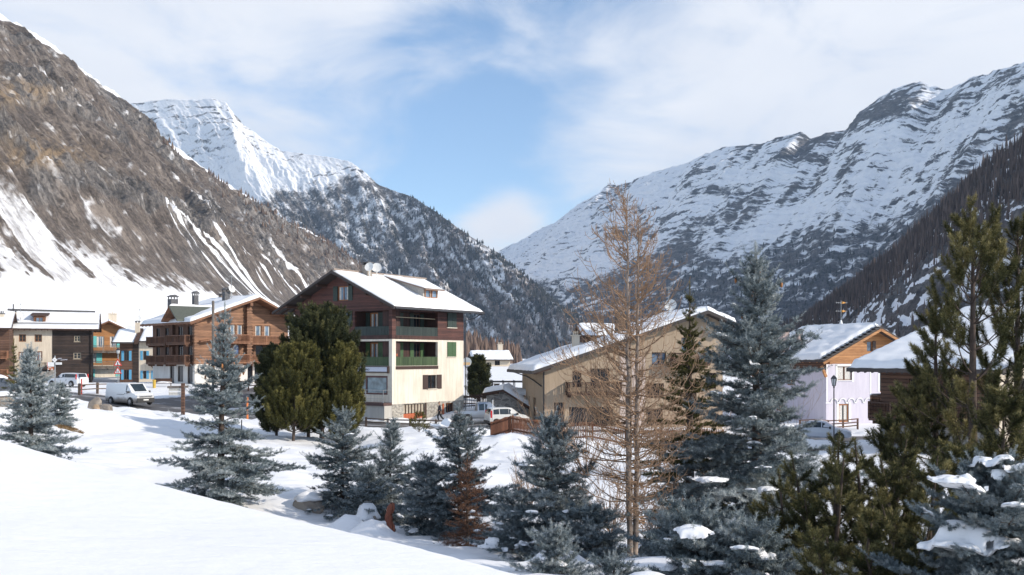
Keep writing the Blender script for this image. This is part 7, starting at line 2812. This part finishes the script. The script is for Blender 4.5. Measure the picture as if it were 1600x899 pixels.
# ------------------------------------------------------------------ a person walking
def person():
    x, y = at(687, 86)
    root = empty('person', (x, y, gz(x, y)), math.radians(0), 'person in a dark jacket and trousers walking past the stone base of the large house', 'person')
    SK = plain('skin', (.45, .27, .19), .6)
    JK = plain('navy_jacket', (.014, .018, .034), .8)
    TR_ = plain('dark_trousers', (.012, .013, .017), .8)
    HR = plain('dark_hair', (.02, .014, .011), .8)

    def skin(name, verts, edges, rad, mat, parent, sub=2):
        me = bpy.data.meshes.new(name)
        me.from_pydata(verts, edges, [])
        me.materials.append(mat)
        o = link_mesh(name, me, parent)
        md = o.modifiers.new('skin', 'SKIN')
        for i, r in enumerate(rad):
            me.skin_vertices[0].data[i].radius = (r, r) if not isinstance(r, tuple) else r
        me.skin_vertices[0].data[0].use_root = True
        md.use_smooth_shade = True
        s = o.modifiers.new('sub', 'SUBSURF')
        s.levels = s.render_levels = sub
        return o
    # walking towards the left of the picture (-x), facing -x
    V = [(0, 0, .98), (0, 0, 1.15), (0, 0, 1.38), (-.02, 0, 1.50), (-.04, 0, 1.58), (-.05, 0, 1.68), (-.04, 0, 1.76)]
    E = [(0, 1), (1, 2), (2, 3), (3, 4), (4, 5), (5, 6)]
    Rd = [(.15, .11), (.14, .10), (.17, .11), .06, .075, .095, .06]

    def limb(root_i, pts, rads):
        prev = root_i
        for p, r in zip(pts, rads):
            V.append(p)
            Rd.append(r)
            E.append((prev, len(V) - 1))
            prev = len(V) - 1
        return prev
    limb(0, [(.02, -.10, .92), (-.16, -.10, .52), (-.06, -.10, .09), (-.24, -.10, .05)], [.095, .065, .045, .035])
    limb(0, [(.02, .10, .92), (.10, .10, .50), (.40, .10, .16), (.33, .10, .03)], [.095, .065, .045, .035])
    for sy, hand in ((-1, (.14, -.24, .90)), (1, (-.24, .24, .95))):
        el_ = (.06, sy * .25, 1.14) if sy < 0 else (-.04, sy * .25, 1.14)
        e = limb(2, [(0, sy * .19, 1.40), el_, hand], [.06, .048, .032])
        hx_, hy_, hz_ = hand
        p = limb(e, [(hx_ - .01, hy_, hz_ - .06)], [.034])
        for k in range(4):
            o = (k - 1.5) * .02
            ln = (.065, .08, .075, .06)[k]
            limb(p, [(hx_ + o - .01, hy_, hz_ - .10), (hx_ + o - .02, hy_ - sy * .01, hz_ - .10 - ln * .6), (hx_ + o - .035, hy_ - sy * .015, hz_ - .10 - ln)], [.010, .009, .008])
        limb(p, [(hx_ - .045, hy_ - sy * .01, hz_ - .07), (hx_ - .06, hy_ - sy * .015, hz_ - .11)], [.011, .009])
    skin('body', V, E, Rd, SK, root)
    skin('jacket', [(0, 0, .86), (0, 0, 1.1), (0, 0, 1.36), (-.01, 0, 1.47), (0, -.19, 1.40), (.06, -.25, 1.14), (.13, -.24, .95), (0, .19, 1.40), (-.04, .25, 1.14), (-.22, .24, 1.0)],
         [(0, 1), (1, 2), (2, 3), (2, 4), (4, 5), (5, 6), (2, 7), (7, 8), (8, 9)], [(.185, .15), (.18, .14), (.20, .145), .085, .085, .07, .055, .085, .07, .055], JK, root)
    skin('trousers', [(0, 0, .92), (.02, -.10, .88), (-.16, -.10, .52), (-.07, -.10, .12), (.02, .10, .88), (.10, .10, .50), (.38, .10, .19)], [(0, 1), (1, 2), (2, 3), (0, 4), (4, 5), (5, 6)],
         [(.16, .125), .115, .085, .07, .115, .085, .07], TR_, root)
    for pts in ([(-.02, -.10, .045), (-.14, -.10, .045), (-.25, -.10, .04)], [(.42, .10, .13), (.36, .10, .055), (.31, .10, .03)]):
        skin('shoe', pts, [(0, 1), (1, 2)], [.05, .055, .04], BLACKP, root)
    skin('hair', [(-.01, 0, 1.69), (-.015, 0, 1.75), (-.05, 0, 1.785)], [(0, 1), (1, 2)], [.085, .09, .06], HR, root)
    f = MB()
    f.lathe([(.018, -.02), (.012, .02)], (-.155, 0, 1.665), 6, axis='x')
    f.build('nose', SK, root)
    for sy in (-1, 1):
        f = MB()
        f.lathe([(.004, -.012), (.011, 0), (.004, .012)], (-.138, sy * .035, 1.695), 6, axis='x')
        f.build('eye', BLACKP, root)
        f = MB()
        f.lathe([(.01, -.01), (.03, 0), (.01, .012)], (-.04, sy * .098, 1.68), 8, axis='y')
        f.build('ear', SK, root)
    f = MB()
    f.box(-.15, -.135, -.025, .025, 1.615, 1.625)
    f.build('mouth', plain('lips', (.3, .12, .1), .6), root)


person()


# ------------------------------------------------------------------ fences
FW = boards('fence_wood', (.055, .038, .03), (.15, .11, .085), .5, .02, .85, axis='X')
FWB = boards('fence_brown', (.16, .062, .032), (.33, .14, .075), .09, .22, .8, axis='X')


def rail_fence(label, pts, h, mat, rails=(.45, .85), post=.13, every=2.4, name='rail_fence', rail_w=.1, cap=False, cat='fence', group=None):
    a = np.array(pts, float)
    seg = np.hypot(*np.diff(a, axis=0).T)
    s = np.concatenate([[0], np.cumsum(seg)])
    n = max(2, int(round(s[-1] / every)) + 1)
    t = np.linspace(0, s[-1], n)
    X, Y = np.interp(t, s, a[:, 0]), np.interp(t, s, a[:, 1])
    Z = ground_z(X, Y)
    root = empty(name, (X[0], Y[0], Z[0]), 0, label, cat, group)
    L_ = [(X[i] - X[0], Y[i] - Y[0], Z[i] - Z[0]) for i in range(n)]
    for i, (px_, py_, pz_) in enumerate(L_):
        m = MB()
        m.bar((px_, py_, pz_ - .3), (px_ + .02 * math.sin(i * 7), py_, pz_ + h), post)
        if cap:
            m.box(px_ - post * .7, px_ + post * .7, py_ - post * .7, py_ + post * .7, pz_ + h + .003, pz_ + h + .05)
        m.build('post', mat, root)
    for q in rails:
        m = MB()
        for p0, p1 in zip(L_[:-1], L_[1:]):
            d = Vector((p1[0] - p0[0], p1[1] - p0[1], 0)).normalized()
            o = Vector((d.y, -d.x, 0)) * (post * .5 + .03)
            m.bar(Vector(p0) + o + Vector((0, 0, h * q)), Vector(p1) + o + Vector((0, 0, h * q + .02)), .05, rail_w)
        m.build('rail', mat, root)
    return root, L_


def panel_fence(label, pts, h, mat, gap=.12, slat=.1, name='picket_fence', every=2.2, pointed=False, post_mat=None, cat='fence'):
    root, L_ = rail_fence(label, pts, h * 1.02, post_mat or mat, (.2, .82), .11, every, name, cat=cat)
    for p0, p1 in zip(L_[:-1], L_[1:]):
        d = Vector(p1) - Vector(p0)
        ln = d.length
        dn = d.normalized()
        o = Vector((dn.y, -dn.x, 0)) * .115
        k = max(2, int(ln / (slat + gap)))
        m = MB()
        for i in range(k):
            c = Vector(p0) + d * ((i + .5) / k) + o
            m.bar(c + Vector((0, 0, .06)), c + Vector((0, 0, h * (1 + .02 * math.sin(i * 5.3)))), .03, slat, up=(-dn.y, dn.x, 0))
            if pointed:
                t = c + Vector((0, 0, h))
                s_ = dn * slat * .5
                m.face([t - s_, t + s_, t + Vector((0, 0, .09))])
        m.build('slats', mat, root)
    return root


panel_fence('woven reddish brown slat fence below the beige house', [at(768, 66), at(800, 64.5), at(840, 63), at(900, 61), at(980, 60), at(1070, 60), at(1130, 61)], 1.15, FWB, .035, .085, 'slat_fence', 2.0)
rail_fence('weathered rail fence in front of the large house and its garage', [at(572, 78), at(605, 77), at(640, 76), at(680, 75.5), at(722, 75)], .72, FW, (.5, .88), .16, 2.3)
rail_fence('low rail fence behind the white van', [at(124, 96), at(150, 98), at(180, 100), at(215, 102)], 1.1, FW, (.45, .85), .2, 2.7)
rail_fence('dark rail fence in front of the white base of the chalet', [at(352, 107), at(385, 109), at(425, 110), at(470, 110)], 1.15, WOOD_DARK, (.5, .9), .15, 2.6)
rail_fence('row of dark stakes slanting down from the chalet to the road', [at(354, 92), at(360, 97), at(366, 102), at(377, 108)], 1.1, WOOD_DARK, (.9,), .16, 1.3, name='stake_fence')
panel_fence('upper dark picket fence behind the lone conifer', [at(722, 100), at(745, 100), at(775, 101)], 1.15, WOOD_DARK, .05, .11, 'picket_fence', 2.2)
panel_fence('lower dark picket fence above the pickup', [at(724, 94), at(745, 94), at(768, 94)], 1.3, WOOD_DARK, .10, .11, 'picket_fence', 1.6)
rail_fence('brown rail fence at the door of the lilac house', [at(1250, 88), at(1290, 90), at(1340, 92)], 1.0, WOOD_BROWN, (.35, .65, .95), .14, 2.0)
panel_fence('low pointed picket fence under the bare larch', [at(930, 24), at(965, 24), at(1010, 24.3)], 0.40, WOOD_GREY, .05, .08, 'garden_fence', 1.2, pointed=True)


# ------------------------------------------------------------------ signs, lamps and posts
def street_lamp(label, px_, d, ztop, name='street_lamp', small=False):
    x, y = at(px_, d)
    g = gz(x, y)
    h = ztop - g
    root = empty(name, (x, y, g), 0, label, 'street lamp')
    p = MB()
    k = .8
    p.lathe([(.14 * k, -.1), (.14 * k, .35), (.09 * k, .45), (.055 * k, .6), (.045 * k, h - .82), (.07 * k, h - .80), (.07 * k, h - .74), (.04 * k, h - .70)], n=12)
    p.build('pole', METALD, root)
    l = MB()
    n = 6
    for i in range(n):
        a = 2 * math.pi * i / n
        c0 = (.10 * math.cos(a), .10 * math.sin(a), h - .68)
        c1 = (.175 * math.cos(a), .175 * math.sin(a), h - .24)
        l.bar(c0, c1, .025)
    l.lathe([(.11, h - .70), (.10, h - .66)], n=6)
    l.lathe([(.20, h - .25), (.19, h - .20), (.08, h - .06), (.03, h - .03), (.02, h)], n=6)
    lf = l.build('lantern', METALD, root)
    gl = MB()
    gl.lathe([(.09, h - .66), (.16, h - .26)], n=6)
    gl.build('lantern_glass', plain('lantern_glass', (.5, .52, .52), .2, var=.1), lf)


street_lamp('old style lantern street lamp in front of the lilac house', 1303, 62, P(0, 586, 62)[2])


def warning_signs():
    d = 103
    x, y = at(184.5, d)
    g = gz(x, y)
    root = empty('warning_sign', (x, y, g), 0, 'lantern post with two red edged triangle warning signs behind the van', 'road sign')
    zt = P(0, 546, d)[2] - g
    p = MB()
    p.lathe([(.06, -.1), (.05, zt - .5)], n=10)
    p.build('pole', METAL, root)
    RED = plain('sign_red', (.62, .045, .03), .45, var=.05)
    SW = plain('sign_white', (.80, .80, .78), .45, var=.03)
    SB = plain('sign_black', (.02, .02, .022), .5)
    for zc, kind in ((P(0, 568, d)[2] - g, 0), (P(0, 580.5, d)[2] - g, 1)):
        s = .50
        t = MB()
        tri = lambda k, n_: [(math.cos(a) * s * k, n_, zc + math.sin(a) * s * k) for a in (math.pi / 2, math.pi * 7 / 6, math.pi * 11 / 6)]
        A, B = tri(1, -.06), tri(1, -.09)
        t.face(A)
        t.face(B)
        for i in range(3):
            t.face([A[i], A[(i + 1) % 3], B[(i + 1) % 3], B[i]])
        o = t.build('sign_plate', RED, root)
        w = MB()
        w.face(tri(.66, -.093))
        w.build('sign_face', SW, o)
        y_ = MB()
        if kind == 0:
            y_.box(-.045, .045, -.100, -.096, zc - .10, zc + .13)
            y_.box(-.09, .09, -.100, -.096, zc - .155, zc - .115)
        else:
            for q in (-.12, .03):
                y_.box(q, q + .045, -.100, -.096, zc - .14, zc + .02)
                y_.lathe([(.035, 0), (.035, .004)], (q + .022, -.100, zc + .06), 8, axis='y')
                y_.box(q - .03, q + .075, -.0995, -.0965, zc - .06, zc - .03)
        y_.build('symbol', SB, o)
    l = MB()
    l.lathe([(.08, zt - .5), (.12, zt - .45), (.2, zt - .1), (.22, zt - .08), (.1, zt + .08), (.03, zt + .14)], n=8)
    l.build('lantern', METALD, root)
    gl = MB()
    gl.lathe([(.13, zt - .44), (.205, zt - .12)], n=8)
    gl.build('lantern_glass', plain('lantern_glass', (.5, .52, .52), .2), root)


warning_signs()


def guide_signs():
    d = 78
    x, y = at(86, d)
    g = gz(x, y)
    root = empty('guide_sign', (x, y, g), 0, 'pole with a white diamond, white arrow board and red edged panel before the farmhouse', 'road sign')
    zt = P(0, 558, d)[2] - g
    SW = plain('sign_white', (.80, .80, .78), .45)
    SR = plain('sign_red', (.62, .045, .03), .45)
    p = MB()
    p.lathe([(.045, -.1), (.045, zt + .1)], n=10)
    p.build('pole', METAL, root)
    b = MB()
    c = P(0, 562.5, d)[2] - g
    r_ = .21
    b.hexa([(0, -.06, c - r_), (r_, -.06, c), (0, -.06, c + r_), (-r_, -.06, c), (0, -.09, c - r_), (r_, -.09, c), (0, -.09, c + r_), (-r_, -.09, c)])
    o = b.build('diamond', SW, root)
    e = MB()
    e.box(-.055, .055, -.094, -.091, c - .03, c + .03)
    e.build('emblem', plain('sign_pink', (.6, .45, .45), .5), o)
    z1, z0 = P(0, 566.5, d)[2] - g, P(0, 570, d)[2] - g
    b = MB()
    b.box(.07, .56, -.075, -.05, z0, z1)
    o = b.build('arrow_board', SW, root)
    e = MB()
    e.box(.14, .46, -.079, -.0765, (z0 + z1) / 2 - .012, (z0 + z1) / 2 + .012)
    e.build('lettering', plain('sign_grey', (.45, .45, .47), .5), o)
    z1, z0 = P(0, 566.3, d)[2] - g, P(0, 573, d)[2] - g
    b = MB()
    b.box(-.56, -.05, -.075, -.05, z0, z1)
    o = b.build('panel', SW, root)
    e = MB()
    e.box(-.575, -.55, -.08, -.045, z0 - .01, z1 + .01)
    e.build('edge', SR, o)
    z1, z0 = P(0, 573.4, d)[2] - g, P(0, 578.2, d)[2] - g
    b = MB()
    b.box(-.56, -.08, -.075, -.05, z0, z1)
    o = b.build('panel', plain('sign_orange', (.48, .15, .06), .5), root)
    e = MB()
    e.box(-.52, -.26, -.079, -.0765, z1 - .075, z1 - .04)
    e.box(-.54, -.44, -.079, -.0765, z0 + .02, z0 + .09)
    e.box(-.26, -.14, -.079, -.0765, z0 + .02, z0 + .09)
    e.build('marking', SW, o)
    # two short words on the dark wall side arrow
    b = MB()
    zc = P(0, 560.5, d)[2] - g
    for k in range(7):
        b.box(.24 + k * .045, .27 + k * .045, -.072, -.068, zc - .03 + .004 * k, zc + .02 + .006 * k)
    for k in range(11):
        b.box(.48 + k * .048, .51 + k * .048, -.072, -.068, zc - .15 + .004 * k, zc - .10 + .004 * k)
    b.bar((0, -.07, zc - .05), (1.0, -.07, zc - .06), .012)
    b.build('lettering', plain('pale_letters', (.55, .56, .62), .5), root)


guide_signs()


def wooden_sign():
    d = 80
    x, y = at(286, d)
    g = gz(x, y)
    root = empty('wooden_signpost', (x, y, g), 0, 'thick brown wooden signpost with a cross beam and white board beside the road', 'signpost')
    zt = P(0, 599, d)[2] - g
    p = MB()
    p.bar((0, 0, -.3), (0, 0, zt), .28, .24)
    p.build('post', WOOD_BROWN, root)
    p = MB()
    p.bar((-1.25, .0, zt - .32), (.42, .0, zt - .28), .16, .18)
    p.build('beam', WOOD_GREY, root)
    p = MB()
    for k in range(2):
        p.box(-1.15, -.2, -.03, .03, zt - .98 + .34 * k, zt - .70 + .34 * k)
    o = p.build('board', plain('board_white', (.62, .60, .55), .6), root)
    e = MB()
    for k in range(2):
        for j in range(7):
            zz = zt - .89 + .34 * k
            e.box(-1.08 + j * .12, -1.0 + j * .12, -.036, -.032, zz, zz + .09)
    e.build('lettering', plain('board_letters', (.45, .42, .37), .6), o)


wooden_sign()


def simple_post(label, px_, y0, y1, d, r, mat, name='post', cat='post', sink=.3):
    x, y = at(px_, d)
    g = gz(x, y)
    m = MB()
    zt = P(0, y0, d)[2] - g
    m.lathe([(r, -sink), (r, zt - r * .6), (r * .7, zt - r * .1), (r * .2, zt)], n=10)
    o = m.build(name, mat)
    o.location = (x, y, g)
    return tag(o, label, cat)


simple_post('tall grey wooden pole rising in front of the chalet gable', 333, 470, 640, 96, .13, WOOD_GREY, 'utility_pole', 'pole')
simple_post('short orange marker post at the roadside', 386.5, 621, 636, 82, .085, plain('marker_orange', (.75, .22, .05), .5), 'marker_post')
simple_post('thin black post standing in the snow between spruce and stone pines', 377.5, 656, 677, 60, .035, METALD, 'garden_post')
simple_post('thin white pole in front of the muddy hatchback', 770, 625, 664, 79.5, .035, WHITEP, 'marker_pole', 'pole')
simple_post('short red and white marker post before the estate car', 127.5, 592, 616, 97, .06, plain('marker_red', (.6, .06, .04), .5), 'marker_post')


def carved_post():
    x, y = at(609, 27)
    g = gz(x, y)
    zt = P(0, 786, 27)[2] - g
    m = MB()
    n = 14
    pts = [(.05 * math.sin(q * 7 + .5) + .03 * q, 0, -.3 + (zt + .3) * q) for q in np.linspace(0, 1, n)]
    m.tube(pts, [.10 + .015 * math.sin(i * 1.9) for i in range(n - 2)] + [.085, .055], 10)
    o = m.build('carved_post', boards('rust_wood', (.12, .035, .02), (.26, .085, .045), .6, .02, .8, axis='X'), smooth=True)
    o.location = (x, y, g)
    tag(o, 'twisted rust brown wooden post sticking out of the snow among the spruces', 'post')


carved_post()


# ------------------------------------------------------------------ rocks, shed, pergola and the like
def boulder(label, px_, d, sx, sy, sz, seed, mat, name='boulder', snowcap=0.0, tip=0.0):
    x, y = at(px_, d)
    bm = bmesh.new()
    bmesh.ops.create_icosphere(bm, subdivisions=4, radius=1)
    rs = np.random.RandomState(seed)
    cuts = [(unit(rs.randn(3)), .62 + .25 * rs.rand()) for _ in range(9)]
    for v in bm.verts:
        p = np.array(v.co)
        for nrm, dd in cuts:
            k = p.dot(nrm) - dd
            if k > 0:
                p = p - nrm * k * .85
        q = 1 + .05 * float(fbm(np.array([p[0] * 3 + seed]), np.array([p[1] * 3 + p[2] * 2]), 4, 9)[0])
        v.co = (p[0] * sx * q + tip * p[2], p[1] * sy * q, p[2] * sz * q)
    me = bpy.data.meshes.new(name)
    bm.to_mesh(me)
    bm.free()
    me.materials.append(mat)
    g = gz(x, y)
    if snowcap:
        root = empty(name, (x, y, g), 0, label, 'boulder')
        o = link_mesh('rock', me, root)
        o.location = (0, 0, sz * .3)
        snow_blob(root, (0, 0, sz * 1.0), sx * .9, sy * .9, snowcap, .3, seed, 'snow_cap')
        return root
    o = link_mesh(name, me)
    o.location = (x, y, g + sz * .35)
    return tag(o, label, 'boulder')


ROCK = stone_mat('boulder_rock', [(.20, .17, .14), (.30, .26, .22), (.38, .34, .29)], 1.2, (.24, .21, .18))
boulder('large pale pointed boulder in the snow before the van', 147, 79, .62, .5, .85, 3, ROCK, tip=.15)
boulder('low grey boulder right of the pointed one', 166, 79, .62, .5, .5, 5, ROCK)
boulder('small tan boulder in front of the two larger ones', 150, 76, .33, .3, .42, 7, plain('tan_rock', (.33, .24, .16), .9, var=.3))
boulder('snow capped rock between the row of spruces, left of the carved post', 572, 29.5, .42, .4, .35, 11, ROCK, snowcap=.32)
boulder('snow capped rock hugging the carved post', 598, 27.8, .38, .36, .18, 13, ROCK, snowcap=.13)
boulder('half buried grey rock behind the snow bank at left of the row', 482, 31, .5, .4, .4, 15, ROCK, snowcap=.2)
boulder('smooth snow hummock over a rock at the bottom edge', 1018, 12.5, .38, .36, .2, 17, ROCK, snowcap=.22)
boulder('grey rock under the bushy spruce at the left edge', 8, 60, .9, .7, .7, 19, ROCK, snowcap=.2)


def grass_patch():
    x, y = at(104, 59)
    rs = np.random.RandomState(4)
    n = 1100
    r = np.sqrt(rs.rand(n))
    a = rs.rand(n) * 6.28
    px_, py_ = x + 1.0 * r * np.cos(a), y + .45 * r * np.sin(a)
    z = ground_z(px_, py_)
    h = .04 + .09 * rs.rand(n)
    dx, dy = rs.randn(n) * .08, rs.randn(n) * .08
    w = .02
    V = np.stack([np.stack([px_ - w, py_, z - .02], 1), np.stack([px_ + w, py_, z - .02], 1), np.stack([px_ + dx, py_ + dy, z + h], 1)], 1).reshape(-1, 3)
    o = mesh_np('dry_grass', V, np.arange(n * 3).reshape(-1, 3), tone_mat('dry_grass', (.18, .115, .055), (.32, .21, .10)), attrs={'tone': np.repeat(rs.rand(n), 3)})
    tag(o, kind='stuff')


grass_patch()


def shed():
    x, y = at(760, 92)
    g = gz(x, y)
    root = empty('low_shed', (x, y, g), math.radians(-8), 'low stone shed under a thick rounded cushion of snow behind the cars', 'shed')
    zt = P(0, 612, 92)[2] - g
    F = Face((0, 0), (1, 0))
    top = [(0, zt - .1), (1.6, zt), (4.2, zt - 1.7)]
    wall('wall', STONE_G, root, F, 0, 4.2, -.5, zt, (), top)
    wall('wall', STONE_G, root, Face((4.2, 0), (0, 1)), 0, 4, -.5, zt - 1.7)
    wall('wall', STONE_G, root, Face((0, 4), (0, -1)), 0, 4, -.5, zt - .1)
    gable_roof(root, 'y', [(-.4, zt - .15), (1.6, zt + .2), (4.7, zt - 1.75)], -.4, 4.5, .16, WOOD_DARK, snow=.55, seed=91, rafters=1.0, raf_mat=WOOD_DARK, rag=.1)


shed()


def snowy_hut():
    x, y = at(792, 93)
    g = gz(x, y)
    root = empty('wood_store', (x, y, g), 0, 'wooden lean to under a deep snow cushion touching the beige house', 'shed')
    zt = P(0, 620, 93)[2] - g
    m = MB()
    for q in range(5):
        m.box(-.1 + q * .7, .02 + q * .7, 0, .12, -.3, zt)
    m.build('posts', WOOD_DARK, root)
    m = MB()
    m.box(-.1, 3.0, .14, 2.5, -.3, zt - .1)
    m.build('wall', WOOD_DARK, root)
    m = MB()
    m.box(-.6, 3.3, -.4, 2.8, zt, zt + .12)
    rf = m.build('roof', WOOD_DARK, root)
    snow_sheet('snow_cover', rf, lambda u, v: (-.6 + u, -.4 + v, zt + .125), 3.9, 3.2, .75, 93, edge=.9, rag=.1)


snowy_hut()


def pergola():
    x, y = at(770, 104)
    g = gz(x, y)
    root = empty('pergola', (x, y, g), .06, 'thin dark pergola frame standing behind the snowy shed', 'pergola')
    zt = P(0, 597, 104)[2] - g
    for i in range(4):
        for j in (0, 2.4):
            m = MB()
            m.bar((i * 1.15, j, -.3), (i * 1.15, j, zt), .09)
            m.build('post', METALD, root)
    m = MB()
    m.bar((-.2, 0, zt), (3.7, 0, zt), .14)
    m.bar((-.2, 2.4, zt), (3.7, 2.4, zt), .14)
    for i in range(4):
        m.bar((i * 1.15, -.2, zt + .1), (i * 1.15, 2.6, zt + .1), .08)
    m.build('beams', METALD, root)


pergola()


def bin_():
    x, y = at(776, 100)
    g = gz(x, y)
    z0, z1 = P(0, 612, 100)[2] - g, P(0, 601, 100)[2] - g
    root = empty('stone_stack', (x, y, g), 0, 'dark tapered stone block beside the upper picket fence', 'stone block')
    m = MB()
    m.hexa([(-.45, -.4, -.3), (.45, -.4, -.3), (.45, .4, -.3), (-.45, .4, -.3), (-.25, -.25, z1), (.25, -.25, z1), (.25, .25, z1), (-.25, .25, z1)])
    m.build('block', plain('dark_stone', (.10, .085, .075), .9, var=.3), root)
    m = MB()
    m.box(-.32, .32, -.32, .32, z1 + .003, z1 + .1)
    m.build('cap', plain('dark_stone', (.10, .085, .075), .9), root)


bin_()


def dish_stand():
    x, y = at(729.5, 108)
    g = gz(x, y)
    z = P(0, 566, 108)[2] - g
    root = empty('round_sign', (x, y, g), 0, 'round pale and orange disc on a pole at the corner of the large house', 'sign')
    m = MB()
    m.lathe([(.045, -.2), (.045, z)], n=8)
    m.build('pole', METAL, root)
    m = MB()
    m.lathe([(.48, -.06), (.5, -.08), (.5, -.10), (.48, -.12)], (0, 0, z), 24, axis='y')
    o = m.build('disc', plain('disc_grey', (.50, .55, .58), .5), root)
    m = MB()
    m.box(-.36, .36, -.128, -.124, z - .33, z - .02)
    m.build('lower_half', plain('disc_tan', (.72, .50, .26), .5), o)


dish_stand()


def bench():
    x, y = at(255, 110)
    g = gz(x, y)
    root = empty('garden_bench', (x, y, g), math.radians(20), 'dark bench with snow on its seat before the blue shuttered house', 'bench')
    m = MB()
    m.box(-.9, .9, -.25, .25, .42, .48)
    m.build('seat', WOOD_DARK, root)
    m = MB()
    m.box(-.9, .9, .22, .28, .55, .95)
    m.build('backrest', WOOD_DARK, root)
    for sx in (-.8, .8):
        for sy in (-.2, .2):
            m = MB()
            m.bar((sx, sy, -.1), (sx, sy, .417), .08)
            m.build('leg', WOOD_DARK, root)
    snow_blob(root, (0, 0, .49), .85, .24, .12, 0, 3, 'snow_cover')


bench()
x, y = at(241, 108)
m = MB()
m.lathe([(.16, -.1), (.17, .75), (.19, .76), (.19, .84), (.12, .88)], n=12)
o = m.build('yellow_bin', plain('bin_yellow', (.55, .36, .05), .5))
o.location = (x, y, gz(x, y))
tag(o, 'small yellow bin beside the bench', 'bin')

# flatten lettering into plain meshes
dg = bpy.context.evaluated_depsgraph_get()
for o in [q for q in SC.objects if q.type == 'FONT']:
    me = bpy.data.meshes.new_from_object(o.evaluated_get(dg))
    me.name = 'lettering'
    n = bpy.data.objects.new('lettering', me)
    SC.collection.objects.link(n)
    n.parent = o.parent
    n.location = o.location
    n.rotation_euler = o.rotation_euler
    bpy.data.objects.remove(o)
# ------------------------------------------------------------------ air
def build_haze():
    mb = MB()
    mb.box(-4600, 4600, -1000, 6900, -60, 1500)
    m = bpy.data.materials.new('haze')
    m.use_nodes = True
    N, L = m.node_tree.nodes, m.node_tree.links
    N.clear()
    out = N.new('ShaderNodeOutputMaterial')
    pv = N.new('ShaderNodeVolumePrincipled')
    pv.inputs['Color'].default_value = (0.52, 0.72, 1.0, 1)
    pv.inputs['Density'].default_value = 0.00006
    pv.inputs['Anisotropy'].default_value = 0.0
    L.new(pv.outputs[0], out.inputs['Volume'])
    tag(mb.build('haze', m), kind='stuff')


build_haze()
